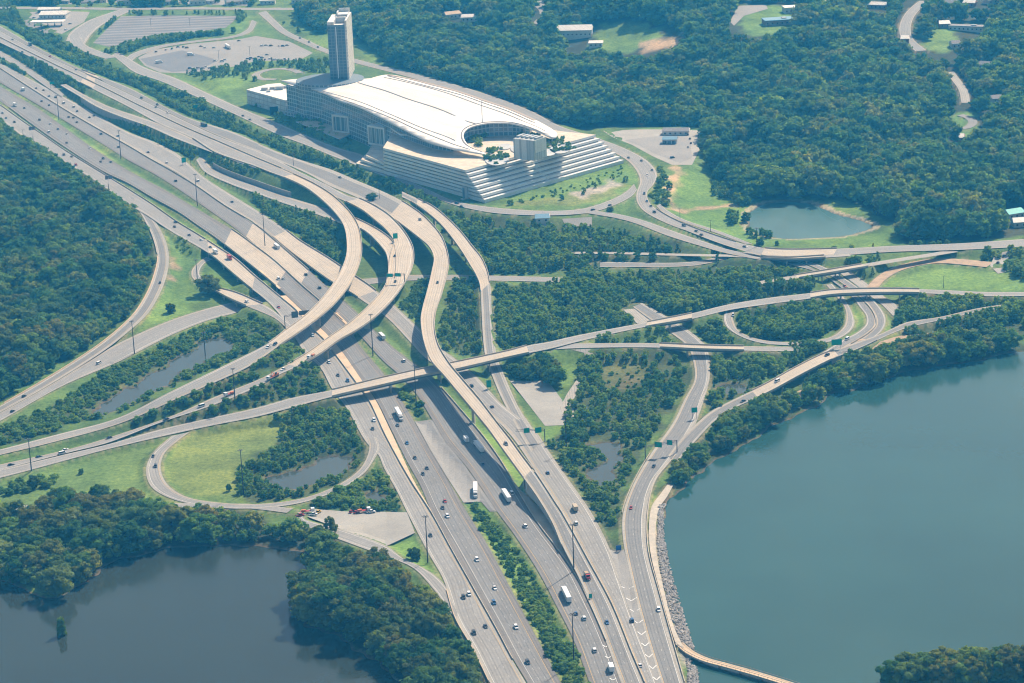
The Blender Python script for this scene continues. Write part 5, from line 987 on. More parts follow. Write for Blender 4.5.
for x in (-18, -9, 0, 9, 18):
    m = MB(); m.box((x, 0, 2.6), (.7, .7, 6), M_CONC); m.build('post', root); m = MB(); m.box((x, 0, .9), (1.2, 2.6, 1.8), M_DARKM); m.build('fuel_pump', root)
house(573, 37, 46, 20, 10, rad(-6), 'large white manor house with a grey hipped roof in the wood clearing', M_RENDER, M_ROOF, 5, 'manor_house'); house(596, 46, 16, 12, 5, rad(-6), 'small white outbuilding next to the manor', M_RENDER, M_ROOF, 2, 'outbuilding')
house(676, 134, 26, 12, 4.5, rad(-10), 'low grey shed at the top of the gravel lot', M_RENDER, M_SHING, 2.5, 'shed'); house(670, 143, 14, 10, 5, rad(-10), 'dark blue gabled shelter in the gravel lot', M_CURT, M_BLUER, 2.0, 'shed')
house(542.5, 220.5, 12, 12, 4, 0, 'small shed with a pale blue roof by the avenue', M_RENDER, M_BLUER, 2.5, 'shed'); house(745, 196, 10, 7, 3.5, .2, 'tiny park pavilion with a tan roof', M_RENDER, M_TAN, 2, 'pavilion'); house(728, 196, 14, 6, 3, .1, 'low open park shelter with a pale roof', M_RENDER, M_ROOF, 1, 'pavilion')
house(1013, 217, 16, 12, 5, .4, 'pale house with a teal tarp roof at the wood edge', M_RENDER, M_TEAL, 3); house(1019, 226, 12, 10, 5, .1, 'white house below the teal roofed one', M_RENDER, M_ROOF, 3)
house(778, 24, 34, 20, 6, .1, 'long flat blue grey school block by the green field', M_BRICK, M_BLUER, 2, 'school_building', True); house(800, 12, 40, 16, 7, .1, 'pale flat roofed hall beyond the green field', M_RENDER, M_ROOF, 2, 'hall', True)
for i, (x, y, w, lab) in enumerate([(967, 30, 40, 'long low flat roofed building among the far trees'), (944, 27, 12, 'small brown gabled house beside the hill road'), (923, 84, 14, 'grey roofed house deep in the wood'), (985, 68, 14, 'pale house in the wood above the small bend'), (877, 8, 26, 'long roofed house near the top of the hill road'), (845, 6, 12, 'pale house among the top trees'),
                                    (950, 6, 16, 'white house beyond the hill road'), (970, 6, 14, 'tan house beyond the long low building'), (990, 3, 14, 'white house at the top beyond the wood'), (955, 47, 10, 'small blue grey house below the long low building'), (905, 42, 9, 'tiny house near the hill road bend'), (830, 5, 18, 'brown roofed house between top trees'),
                                    (996, 102, 12, 'grey house by the wood bend'), (960, 141, 8, 'small white hut below the small bend')]):
    house(x, y, w, 11, 5, rng.uniform(-.6, .6), lab, [M_RENDER, M_BRICK, M_RENDER][i % 3], [M_SHING, M_ROOF, M_TAN][i % 3], 3, 'house', i == 0)
tops = ['white', 'grey', 'tan', 'brick walled', 'dark roofed']
for i, x in enumerate(range(66, 250, 12)):
    y = [3.2, 0.5, 4.6][i % 3]
    house(x, y, 14 + 4 * (i % 3), 11, 5 + (i % 2) * 2, rng.uniform(-.5, .5), 'small far house of a row beyond the top street, seen over treetops', [M_RENDER, M_BRICK, M_RENDER][i % 3], [M_SHING, M_ROOF, M_TAN][(i + 1) % 3], 3)
for i, (x, y) in enumerate([(268, 4), (300, 3), (262, -2), (452, 18), (470, 21)]):
    house(x, y, 20, 12, 6, rng.uniform(-.5, .5), ['flat pale house beside the top crossing', 'tan house above the tower', 'brown house at the top crossing', 'long pale terrace roof inside the wood', 'low tan outbuilding inside the wood'][i], M_RENDER, [M_ROOF, M_TAN][i % 2], 3)
# ------------------------------------------------------------------ trees and shrubs
def leaf_mat(name, cols, trans=0.45):
    def f(nt, b):
        oi = nt.nodes.new('ShaderNodeObjectInfo'); pos = N(nt, 'ShaderNodeTexCoord').outputs['Object']
        n = noise(nt, 3.2, 3, pos, 0.6); gp = noise(nt, 0.012, 3, geo_pos(nt))
        c = ramp(nt, oi.outputs['Random'], [(i / (len(cols) - 1), q) for i, q in enumerate(cols)])
        c = mix(nt, 1.0, c, ramp(nt, n, [(0.3, (0.7, 0.76, 0.68)), (0.7, (1.85, 1.85, 1.55))]), 'MULTIPLY'); c = mix(nt, 1.0, c, ramp(nt, gp, [(0.35, (0.8, 0.92, 0.98)), (0.65, (1.4, 1.3, 1.05))]), 'MULTIPLY')
        d = N(nt, 'ShaderNodeBsdfDiffuse'); t = N(nt, 'ShaderNodeBsdfTranslucent'); nt.links.new(c, d.inputs[0])
        nt.links.new(mix(nt, 1.0, c, (1.3, 1.25, 0.5), 'MULTIPLY'), t.inputs[0]); ms = N(nt, 'ShaderNodeMixShader'); ms.inputs[0].default_value = trans
        nt.links.new(d.outputs[0], ms.inputs[1]); nt.links.new(t.outputs[0], ms.inputs[2]); nt.links.new(ms.outputs[0], nt.nodes['Material Output'].inputs[0])
    return nmat(name, f)
M_LEAF = leaf_mat('leaves', [(0.055, 0.120, 0.045), (0.095, 0.165, 0.048), (0.040, 0.095, 0.042), (0.135, 0.190, 0.050), (0.070, 0.135, 0.050), (0.165, 0.175, 0.065), (0.034, 0.085, 0.046), (0.110, 0.150, 0.055)])
M_LEAFO = leaf_mat('olive_leaves', [(0.080, 0.115, 0.038), (0.135, 0.150, 0.045), (0.055, 0.098, 0.035), (0.150, 0.140, 0.052), (0.100, 0.130, 0.040)])
M_LEAFB = leaf_mat('scrub_leaves', [(0.085, 0.160, 0.055), (0.135, 0.210, 0.064), (0.095, 0.170, 0.055), (0.165, 0.220, 0.064), (0.060, 0.125, 0.048)])
ICO = {}
def ico(s):
    if s not in ICO:
        bm = bmesh.new(); bmesh.ops.create_icosphere(bm, subdivisions=s, radius=1); bm.verts.ensure_lookup_table(); ICO[s] = (np.array([v.co[:] for v in bm.verts]), np.array([[v.index for v in f.verts] for f in bm.faces])); bm.free()
    return ICO[s]
def make_crown(name, seed, mat, lobes, leaves, leaf, rx=.36, z0=.22, z1=.88, lobe_r=(.13, .22), cone=False, low=1):
    """Crown of unit height: leafy lobes spread through a volume, with loose leaf clumps around them."""
    g = np.random.default_rng(seed); V, F = [], []; nv = 0; cen = []
    iv, jf = ico(low)
    for k in range(lobes):
        u = (k + .5) / lobes; z = z0 + (z1 - z0) * u
        if cone: R = rx * (1 - (z - z0) / (1.02 - z0)) + .03
        else: R = rx * math.sqrt(max(.05, 1 - ((z - (z0 + z1) * .47) / ((z1 - z0) * .62)) ** 2))
        a = k * 2.39996 + g.uniform(-.5, .5); q = R * (.35 + .65 * g.random() ** .5); lr = g.uniform(*lobe_r) * (.75 if cone else 1.0) * (1 - .25 * u)
        c = np.array([q * math.cos(a), q * math.sin(a), z]); cen.append((c, lr))
        s = np.array([1.0, 1.0, .78]) * lr; ph = g.uniform(0, 6, 3)
        wob = 1 + .28 * np.sin(iv @ np.array([3.1, 2.3, 2.9]) + ph[0]) * np.sin(iv @ np.array([-2.2, 3.7, 1.9]) + ph[1]) + g.normal(0, .09, len(iv))
        V.append(iv * s * wob[:, None] + c); F.append(jf + nv); nv += len(iv)
    quads = []
    for k in range(leaves):
        c, lr = cen[g.integers(len(cen))]; d = g.normal(size=3); d[2] = d[2] * .8 + .25; d /= np.linalg.norm(d); p = c + d * np.array([1, 1, .8]) * lr * g.uniform(.9, 1.28)
        n = d + g.normal(0, .55, 3); n /= np.linalg.norm(n); t = np.cross(n, g.normal(size=3)); t /= np.linalg.norm(t); b = np.cross(n, t); h = leaf * g.uniform(.6, 1.25)
        quads.append((p - t * h - b * h * .6, p + t * h - b * h * .5, p + t * h * .7 + b * h * .7, p - t * h * .8 + b * h * .6))
    VV = np.vstack(V + [np.array(quads).reshape(-1, 3)] if leaves else V); FF = [tuple(f) for f in np.vstack(F)] + [(nv + 4 * i, nv + 4 * i + 1, nv + 4 * i + 2, nv + 4 * i + 3) for i in range(leaves)]
    me = bpy.data.meshes.new(name); me.from_pydata(VV.tolist(), [], FF); me.materials.append(mat); me.update(); return me
def make_trunk(name, h, seed):
    g = np.random.default_rng(seed); m = MB(); m.tube((0, 0, -.04), (.01, .0, h), .022, .013, M_BARK, 7)
    for k in range(4): a = k * 1.7 + g.random(); m.tube((0, 0, h * (.55 + .12 * k)), (.19 * math.cos(a), .19 * math.sin(a), h * (.55 + .12 * k) + .2), .011, .005, M_BARK, 5)
    return m.mesh(name)
TRUNK = make_trunk('trunk', .6, 3)
NEAR = [make_crown('crown', 20 + k, M_LEAFO if k < 4 else M_LEAF, 22, 2200, .026, .36 + .03 * (k % 3), .16, .9, (.10, .19), low=2) for k in range(7)]
M_SPREADS = None
FARCB = [make_crown('crown', 150 + k, M_LEAFB, 13, 520, .05, .34 + .05 * (k % 3), .12, .86, (.12, .22)) for k in range(5)]
NEARB = [make_crown('crown', 170 + k, M_LEAFB, 18, 1600, .03, .36, .12, .88, (.10, .2), low=2) for k in range(4)]
FARC = [make_crown('crown', 50 + k, M_LEAF, 15, 520, .045, .37 + .04 * (k % 3), .20 + .03 * (k % 2), .86, (.12, .22)) for k in range(8)]
CONEC = [make_crown('crown', 70 + k, M_LEAF, 14, 420, .04, .24, .06, .95, (.09, .15), cone=True) for k in range(3)]
SHRUB = [make_crown('shrub', 80 + k, M_LEAFB, 7, 260, .07, .50, .18, .72, (.22, .34)) for k in range(5)]
NEARS = [make_crown('shrub', 90 + k, M_LEAFB, 9, 700, .05, .50, .16, .76, (.2, .32), low=2) for k in range(4)]
class Plants: pass
TREES, SHRUBS = [], []          # (x, y, z, h, spread, variant class, region)
def blocked(X, Y, m, mb=0.5):
    cell = 1.2 * Y * (U[1] - U[0])
    return (grid_lookup(ROADD, X, Y) < m + 0.4 * cell) | (grid_lookup(BRD, X, Y) < mb) | (grid_lookup(WATERD, X, Y) < .8)
def lift_px(X, Y, Z):
    """Pixel of world points."""
    q = np.stack([X, Y, Z - CAMH], 1); z = q @ FW; return 512 + FOC * (q @ RT) / z, 341.5 - FOC * (q @ UP) / z
OPEN = []
def scatter(region, poly, spacing, h, kind='tree', spread=(.9, 1.2), margin=3.0, canopy=True, density=1.0, cone=0.0, mb=1.0):
    w = DL(poly); x0, y0 = w[:, 0].min(), w[:, 1].min(); x1, y1 = w[:, 0].max(), w[:, 1].max()
    gx, gy = np.meshgrid(np.arange(x0, x1, spacing), np.arange(y0, y1, spacing)); gx[1::2] += spacing / 2; X = gx.ravel() + rng.uniform(-.42, .42, gx.size) * spacing; Y = gy.ravel() + rng.uniform(-.42, .42, gx.size) * spacing
    Hh = rng.uniform(h[0], h[1], X.size) * (1 + .16 * np.sin(X * .05 + 1.7 * np.sin(Y * .031))); Z = zt(X, Y)
    Hh = np.minimum(Hh, np.maximum(h[0] * .45, 3.0 + .95 * np.minimum(grid_lookup(ROADD, X, Y), grid_lookup(BRD, X, Y) + 4)))
    Hh = np.minimum(Hh, np.maximum(1.5, 1.2 + .45 * grid_lookup(PONDD, X, Y)))
    ok = inside(w, X, Y) & ~blocked(X, Y, margin, mb) & (rng.random(X.size) < density)
    if canopy:
        px, py = lift_px(X, Y, Z + Hh * .85); pa = np.array([(p[0], p[1]) for p in poly], float); ok &= inside(pa, px, py)
    for o in OPEN: ok &= ~inside(o, X, Y)
    for i in np.nonzero(ok)[0]:
        (TREES if kind == 'tree' else SHRUBS).append((X[i], Y[i], Z[i] - .15, Hh[i], rng.uniform(*spread), 'cone' if rng.random() < cone else 'broad', region))
for poly in [[(596, 24), (640, 21), (664, 28), (690, 38), (692, 42), (684, 49), (655, 54), (630, 54), (585, 52), (560, 48), (556, 40), (575, 33)], [(730, 4), (795, 4), (806, 30), (770, 38), (735, 36), (722, 26)], [(900, -5), (932, -5), (925, 20), (918, 34), (930, 54), (914, 56), (896, 40), (898, 18)], [(930, 22), (990, 22), (990, 36), (955, 55), (930, 52)],
             [(945, 68), (962, 70), (972, 100), (970, 108), (960, 106), (950, 84)], [(946, 110), (980, 110), (985, 128), (972, 146), (956, 148)], [(528, -4), (552, -4), (548, 27), (530, 30)], [(440, 14), (478, 15), (480, 28), (440, 26)], [(1000, 208), (1040, 206), (1040, 234), (1005, 232)], [(860, -5), (885, -2), (890, 12), (865, 14)]]:
    for sh in (0, 7, 14): OPEN.append(DL([(x, y + (sh if y > 10 else 0)) for x, y in poly])[:, :2])
for x, y in [(573, 37), (967, 30), (944, 27), (923, 84), (985, 68), (877, 8), (845, 6), (950, 6), (970, 6), (990, 3), (955, 47), (905, 42), (830, 5), (996, 102), (960, 141), (778, 24), (800, 12), (860, 14), (1013, 217), (1019, 226), (452, 18), (470, 21)]: OPEN.append(DL([(x - 15, y - 4), (x + 15, y - 4), (x + 12, y + 13), (x - 10, y + 14)])[:, :2])
OPEN.append(DL([(850, 346), (935, 338), (1024, 322), (1024, 332), (940, 348), (868, 356)])[:, :2])
OPEN.append(DL([(598, 364), (640, 360), (652, 374), (632, 396), (604, 392)])[:, :2])
# dense woods
scatter('wood', [(-40, 96), (0, 116), (25, 137), (50, 152), (75, 167), (100, 182), (122, 196), (137, 212), (149, 235), (155, 258), (152, 278), (143, 296), (130, 314), (100, 340), (50, 372), (0, 402), (-40, 424)], 9.6, (9, 24), margin=5, spread=(.75, 1.4))
scatter('hillwood', [(330, -12), (480, -14), (1060, -14), (1060, 236), (1020, 237), (960, 240), (905, 243), (893, 226), (872, 208), (842, 199), (800, 199), (770, 200), (745, 203), (724, 186), (708, 158), (706, 128), (660, 125), (600, 125), (560, 124), (530, 112), (490, 97), (430, 79), (398, 68), (380, 58), (362, 40), (350, 30), (300, 22), (292, 10)], 11.0, (9, 27), margin=5, spread=(.75, 1.4))
for poly in [[(393, -12), (516, -12), (516, 23), (393, 22)], [(60, -12), (262, -12), (262, 9), (60, 9)]]: OPEN.append(DL(poly)[:, :2])
OPEN_KEEP = OPEN; OPEN = [o for o in OPEN if o[:, 1].max() < 2150]
scatter('hillwood', [(705, 126), (740, 150), (775, 198), (745, 204), (722, 190), (706, 160)], 9, (6, 11), margin=3, density=.7)
scatter('towerwood', [(292, 4), (330, -3), (334, 30), (322, 34), (303, 24)], 9, (13, 18))
# trees on the wooded point and along the cove
scatter('point', [(-40, 496), (0, 497), (30, 494), (60, 487), (95, 485), (120, 487), (150, 496), (180, 503), (215, 507), (256, 513), (300, 519), (325, 530), (345, 540), (380, 552), (412, 572), (434, 594), (448, 613), (462, 640), (476, 664), (496, 700), (420, 740), (401, 688), (381, 664), (356, 651), (338, 639), (306, 627), (294, 612), (292, 582), (300, 571), (321, 562), (293, 552), (256, 549), (220, 547), (190, 548), (160, 552), (122, 560), (100, 571), (82, 587), (58, 600), (22, 589), (-40, 580)], 8.4, (8, 21), margin=4, spread=(.85, 1.4), density=.92)
scatter('point', [(330, 560), (400, 590), (450, 640), (470, 690), (410, 690), (340, 640), (300, 612), (298, 580)], 13, (16, 23), margin=5, spread=(.9, 1.3), density=.8)
# trees along the bay
scatter('bayshore', [(655, 508), (662, 484), (676, 462), (692, 436), (708, 420), (730, 408), (752, 400), (775, 392), (800, 380), (828, 366), (846, 360), (872, 350), (905, 341), (940, 336), (980, 330), (1013, 330), (1016, 353), (978, 363), (930, 369), (903, 375), (876, 384), (851, 392), (833, 395), (818, 408), (793, 419), (768, 430), (752, 444), (732, 454), (707, 469), (690, 486), (676, 496), (664, 514)], 8.2, (7, 15), margin=3, spread=(.85, 1.35), density=.85)
scatter('bayshore', [(845, 384), (850, 366), (905, 350), (960, 344), (1010, 340), (1013, 354), (978, 362), (930, 368), (903, 374), (875, 383), (851, 391)], 8, (12, 17), canopy=False, spread=(.9, 1.3), density=.55)
scatter('islet', [(868, 690), (885, 668), (900, 655), (925, 655), (960, 645), (1000, 648), (1040, 655), (1060, 672), (1000, 684), (930, 690), (880, 688)], 7, (11, 17), canopy=False, spread=(1.0, 1.3), margin=1)
scatter('islet', [(925, 690), (950, 655), (1040, 650), (1060, 676), (1000, 684), (940, 690)], 8, (15, 20), canopy=False, spread=(1.0, 1.3), margin=1)
# interchange woods
scatter('scrubwood', [(440, 206), (465, 211), (500, 218), (545, 222), (590, 224), (625, 228), (655, 236), (690, 249), (740, 258), (740, 262), (640, 267), (580, 271), (500, 276), (470, 270), (452, 240)], 7.5, (6, 11), margin=3, cone=.35)
scatter('scrubwood', [(495, 281), (530, 282), (575, 279), (600, 268), (640, 269), (700, 268), (760, 264), (800, 268), (815, 277), (818, 290), (790, 296), (740, 303), (690, 314), (640, 324), (600, 332), (555, 342), (515, 348), (500, 346), (496, 310)], 7.0, (6, 11), margin=3, cone=.2)
scatter('scrubwood', [(452, 283), (476, 284), (480, 320), (484, 348), (470, 356), (452, 352), (440, 338), (440, 318), (447, 298)], 6.5, (4, 8), margin=2, cone=.3, canopy=False, mb=1)
scatter('scrubwood', [(388, 300), (418, 284), (428, 282), (424, 312), (420, 338), (408, 330), (396, 312)], 6.0, (3.5, 7), margin=1.5, canopy=False, mb=1)
scatter('scrubwood', [(560, 346), (600, 334), (640, 330), (662, 328), (684, 345), (640, 343), (587, 343)], 6.5, (4, 7), margin=2, canopy=False)
scatter('scrubwood', [(497, 296), (512, 300), (512, 350), (498, 352)], 6.5, (5, 9), margin=2, canopy=False)
scatter('scrubwood', [(436, 284), (446, 284), (446, 300), (438, 330), (444, 344), (452, 352), (445, 352), (437, 335), (430, 320)], 6, (3, 6), margin=1.5, canopy=False, mb=1)
scatter('ovalwood', [(577, 366), (584, 352), (612, 348), (660, 347), (684, 350), (688, 368), (680, 394), (664, 418), (648, 440), (634, 462), (622, 492), (616, 520), (612, 548), (602, 545), (585, 515), (566, 488), (556, 462), (548, 440), (562, 432), (568, 414), (566, 402), (574, 388)], 6.6, (4, 9), margin=2.5, density=.72)
scatter('pavewood', [(505, 356), (520, 350), (545, 350), (557, 358), (561, 376), (558, 388), (546, 383), (525, 381), (507, 376)], 7, (8, 13), margin=2.5)
scatter('loopwood', [(736, 318), (746, 306), (768, 299), (800, 297), (832, 299), (843, 306), (844, 318), (840, 328), (826, 336), (800, 341), (768, 340), (750, 336), (740, 331)], 6.8, (7, 12), margin=3)
scatter('scrubwood', [(690, 320), (720, 314), (724, 328), (736, 338), (764, 345), (740, 345), (712, 344), (692, 336)], 6.8, (6, 10), margin=2.5, cone=.2)
scatter('scrubwood', [(712, 353), (760, 352), (800, 350), (842, 342), (850, 346), (822, 352), (792, 367), (768, 380), (738, 394), (714, 408), (710, 400), (713, 376)], 6.8, (6, 10), margin=2.5, cone=.15)
scatter('scrubwood', [(895, 296), (930, 292), (980, 294), (1040, 296), (1040, 328), (990, 328), (940, 330), (900, 334), (884, 332), (900, 320), (892, 305)], 7.2, (8, 13), margin=3)
scatter('scrubwood', [(832, 262), (856, 256), (880, 252), (905, 250), (906, 264), (896, 272), (880, 282), (868, 284), (850, 284), (836, 278)], 7, (7, 12), margin=3, cone=.5)
scatter('parkwood', [(706, 178), (730, 180), (742, 196), (746, 206), (730, 202), (710, 198)], 9, (7, 11), density=.7); scatter('parkwood', [(736, 188), (754, 190), (754, 206), (744, 208), (736, 204)], 8, (8, 13)); scatter('parkwood', [(722, 210), (738, 208), (752, 216), (752, 232), (742, 230), (728, 222)], 9, (6, 10), density=.8); scatter('parkwood', [(745, 224), (768, 228), (778, 238), (765, 244), (748, 236)], 9, (6, 9), density=.7)
scatter('parkwood', [(770, 239), (800, 240), (800, 247), (772, 247)], 8, (4, 7)); scatter('parkwood', [(806, 243), (895, 241), (960, 238), (960, 246), (890, 249), (806, 250)], 11, (4, 8), density=.45, cone=.4)
scatter('parkwood', [(900, 240), (950, 238), (950, 247), (900, 249)], 10, (4, 7), density=.5); scatter('parkwood', [(982, 240), (1000, 240), (1000, 258), (984, 262)], 8, (8, 12)); scatter('parkwood', [(1004, 244), (1040, 240), (1040, 282), (1012, 280), (1006, 262)], 8, (6, 11), density=.8)
# strips along roads
scatter('hedge', [(130, 121), (150, 127), (176, 139), (200, 148), (218, 155), (236, 162), (257, 168), (262, 173), (240, 176), (218, 168), (200, 161), (181, 154), (157, 143), (130, 127)], 5.5, (4, 8), margin=1.5, canopy=False, cone=.3)
scatter('hedge', [(256, 194), (272, 198), (290, 205), (315, 214), (330, 222), (338, 235), (342, 252), (340, 264), (330, 262), (312, 247), (288, 229), (270, 218), (256, 208)], 6, (5, 9), margin=2, canopy=False, cone=.3)
scatter('hedge', [(198, 164), (210, 172), (230, 180), (250, 190), (256, 200), (240, 196), (222, 186), (205, 176)], 6, (3, 6), margin=1.5, canopy=False, cone=.3, density=.6)
scatter('avenue_trees', [(0, 4), (14, 8), (26, 30), (48, 37), (70, 44), (86, 56), (108, 68), (128, 75), (150, 84), (185, 96), (230, 118), (256, 133), (300, 150), (340, 163), (370, 176), (400, 186), (420, 194), (440, 203), (430, 212), (405, 200), (380, 190), (358, 179), (330, 168), (305, 160), (280, 151), (256, 141), (230, 129), (187, 116), (160, 102), (125, 84), (82, 68), (37, 46), (0, 24), (-30, 10)], 6.2, (5, 9), margin=1.5, canopy=False, cone=.25)
scatter('hedge', [(0, 42), (20, 48), (45, 62), (72, 78), (86, 92), (74, 97), (62, 92), (50, 82), (25, 64), (0, 51)], 6, (5, 8), margin=1.2, canopy=False, cone=.3); scatter('hedge', [(0, 56), (25, 71), (48, 87), (60, 97), (40, 86), (12, 70), (0, 62)], 6, (3, 6), margin=1.2, canopy=False)
scatter('lotbelt', [(98, 52), (112, 45), (128, 40), (150, 35), (190, 31), (225, 28), (240, 26), (240, 32), (200, 38), (165, 43), (140, 48), (124, 55), (110, 54)], 6.5, (7, 11), margin=2); scatter('lotbelt', [(128, 9), (175, 9), (175, 15.5), (128, 16.5)], 9, (5, 8), density=.7, cone=.7); scatter('lotbelt', [(184, 9.5), (240, 9.5), (240, 15.5), (184, 15)], 8, (5, 8), density=.8, cone=.7)
scatter('lotbelt', [(237, 9), (247, 9), (246, 24), (238, 24)], 8, (6, 10), cone=.5); scatter('lotbelt', [(96, 26), (116, 12), (128, 9), (124, 16), (108, 28), (100, 38)], 8, (4, 7), density=.7)
scatter('lotbelt', [(186, 74), (214, 71), (256, 62), (300, 61.5), (330, 60), (330, 74), (290, 69), (262, 72), (230, 78), (200, 80)], 7.5, (4, 7), density=.8, cone=.3, canopy=False); scatter('lotbelt', [(240, 64), (262, 66), (268, 78), (250, 82), (236, 78)], 8, (5, 8), density=.6)
scatter('toptrees', [(-20, -14), (60, -14), (60, 7), (-20, 7)], 9, (9, 15), density=.8); scatter('toptrees', [(60, -10), (260, -10), (260, 7), (60, 7)], 12, (6, 12), density=.3); scatter('toptrees', [(134, -4), (165, -4), (164, 8), (136, 8)], 8, (11, 15)); scatter('toptrees', [(270, 14), (300, 22), (300, 34), (275, 24)], 14, (4, 7), density=.4); scatter('toptrees', [(296, -14), (394, -14), (394, 20), (330, 24)], 10, (11, 17), density=.75); scatter('toptrees', [(394, -14), (516, -14), (516, 20), (394, 20)], 13, (6, 12), density=.22)
# brush of the low ground
scatter('brush', [(-20, 436), (60, 405), (96, 380), (140, 358), (190, 333), (222, 322), (256, 316), (276, 324), (282, 336), (256, 349), (215, 368), (175, 386), (120, 413), (60, 430), (-20, 450)], 5.0, (2.5, 6), 'shrub', margin=2, canopy=False, density=.85)
scatter('brush', [(118, 424), (175, 401), (215, 386), (256, 367), (298, 346), (306, 352), (281, 366), (256, 378), (215, 395), (175, 411), (125, 429)], 5, (2.5, 5), 'shrub', margin=1.5, canopy=False)
scatter('brush', [(130, 434), (175, 417), (215, 407), (256, 391), (300, 367), (321, 369), (332, 388), (294, 396), (256, 407), (215, 415), (160, 428)], 5, (2.5, 6), 'shrub', margin=1.5, canopy=False)
scatter('brushwood', [(262, 412), (285, 407), (330, 401), (346, 409), (362, 440), (370, 452), (358, 470), (334, 485), (300, 497), (256, 502), (238, 492), (233, 470), (252, 458), (280, 442), (280, 425)], 5.4, (3.5, 7.5), margin=2, density=.8)
scatter('brush', [(312, 502), (350, 489), (374, 477), (384, 470), (398, 492), (408, 511), (385, 511), (345, 510), (318, 508)], 5, (2.5, 5.5), 'shrub', margin=2, canopy=False)
scatter('medianbrush', [(464, 505), (477, 506), (495, 528), (512, 545), (537, 582), (556, 622), (574, 655), (588, 690), (570, 705), (558, 676), (543, 646), (525, 612), (506, 577), (486, 540)], 4.2, (2.5, 4.5), 'shrub', margin=2.0, canopy=False, density=.95)
scatter('medianbrush', [(402, 396), (414, 397), (424, 409), (428, 418), (418, 418), (408, 408)], 5, (2.5, 6), 'shrub', margin=1.5, canopy=False, density=.7)
scatter('brush', [(0, 487), (40, 480), (60, 476), (58, 486), (20, 494), (0, 498)], 6, (3, 5), 'shrub', margin=2, canopy=False, density=.8); scatter('brush', [(196, 256), (200, 246), (184, 238), (172, 242), (182, 256)], 6, (2, 4), 'shrub', margin=2, canopy=False, density=.6)
scatter('gardenrows', [(505, 203), (540, 195), (575, 184), (622, 166), (628, 174), (590, 188), (550, 199), (515, 205)], 7.5, (1.5, 2.6), 'shrub', margin=2, canopy=False, density=.9); scatter('gardenrows', [(410, 166), (440, 176), (462, 184), (470, 192), (440, 190), (412, 178)], 6, (3, 6), 'shrub', margin=1, canopy=False)
scatter('gardenrows', [(648, 166), (662, 168), (668, 184), (660, 202), (650, 206), (652, 190), (658, 178)], 9, (3, 6), 'shrub', margin=1, canopy=False, density=.7); scatter('gardenrows', [(600, 142), (625, 149), (650, 163), (664, 172), (656, 174), (640, 162), (610, 149)], 8, (3, 5), 'shrub', margin=1, canopy=False, density=.8)
scatter('brush', [(700, 410), (740, 396), (770, 383), (835, 360), (838, 366), (800, 382), (760, 400), (706, 428)], 6, (2.5, 6), 'shrub', margin=1.5, canopy=False, density=.6); scatter('brush', [(596, 440), (625, 436), (630, 470), (612, 510), (596, 500), (586, 470)], 5, (2.5, 5), 'shrub', margin=1.5, canopy=False, density=.7)
scatter('gardenrows', [(290, 122), (320, 130), (345, 140), (356, 160), (384, 172), (384, 178), (350, 160), (300, 136), (270, 120)], 7, (3, 7), 'shrub', margin=1.5, canopy=False, density=.75)
OPEN = []
scatter('brush', [(596, 362), (642, 358), (654, 374), (634, 398), (602, 394)], 6, (1.2, 3.2), 'shrub', margin=2, canopy=False, density=.6)
scatter('brush', [(455, 255), (485, 262), (485, 276), (450, 276)], 6, (1.5, 4), 'shrub', margin=1.5, canopy=False, density=.6)
scatter('scrubwood', [(556, 277), (590, 276), (600, 286), (570, 290), (554, 286)], 6, (5, 9), margin=.5, canopy=False)
scatter('scrubwood', [(792, 346), (820, 346), (835, 350), (812, 356), (790, 353)], 6, (5, 9), margin=.5, canopy=False)
scatter('casino_front', [(290, 122), (318, 119), (338, 134), (352, 150), (384, 170), (384, 177), (345, 158), (300, 137)], 7.5, (4, 8), margin=1.5, canopy=False, density=.7)
scatter('slope_trees', [(500, 205), (545, 197), (590, 186), (634, 172), (636, 180), (600, 194), (550, 205), (510, 208)], 13, (3, 7), margin=3, canopy=False, density=.35, cone=.5)
scatter('verge_trees', [(640, 213), (668, 226), (700, 239), (730, 249), (700, 244), (660, 230)], 9, (3, 6), margin=1.0, canopy=False, density=.5)
scatter('verge_trees', [(655, 176), (660, 190), (656, 206), (664, 212), (670, 200), (668, 180)], 8, (3, 7), margin=1.5, canopy=False, density=.8)
scatter('verge_trees', [(246, 104), (276, 118), (312, 134), (345, 147), (352, 145), (318, 128), (280, 112), (250, 98)], 9, (3, 6), margin=1.5, canopy=False, density=.6)
def deck_planting(poly, n, h):
    w = PL(poly, ZD); k = 0
    while k < n:
        x = rng.uniform(w[:, 0].min(), w[:, 0].max()); y = rng.uniform(w[:, 1].min(), w[:, 1].max())
        if inside(w, np.array([x]), np.array([y]))[0]: SHRUBS.append((x, y, ZD + .1, rng.uniform(*h), rng.uniform(.8, 1.2), 'broad', 'deck')); k += 1
deck_planting([(487, 151), (503, 148), (508, 158), (495, 166), (486, 160)], 22, (2.5, 6)); deck_planting([(540, 141), (560, 137), (578, 148), (560, 153), (546, 150)], 34, (2, 5)); deck_planting([(468, 139), (476, 130), (486, 136), (480, 148)], 16, (3, 7)); deck_planting([(515, 133), (540, 138), (545, 143), (520, 138)], 22, (2.5, 6))
deck_planting([(300, 118), (330, 113), (352, 132), (366, 146), (350, 148), (318, 128)], 0, (3, 5))
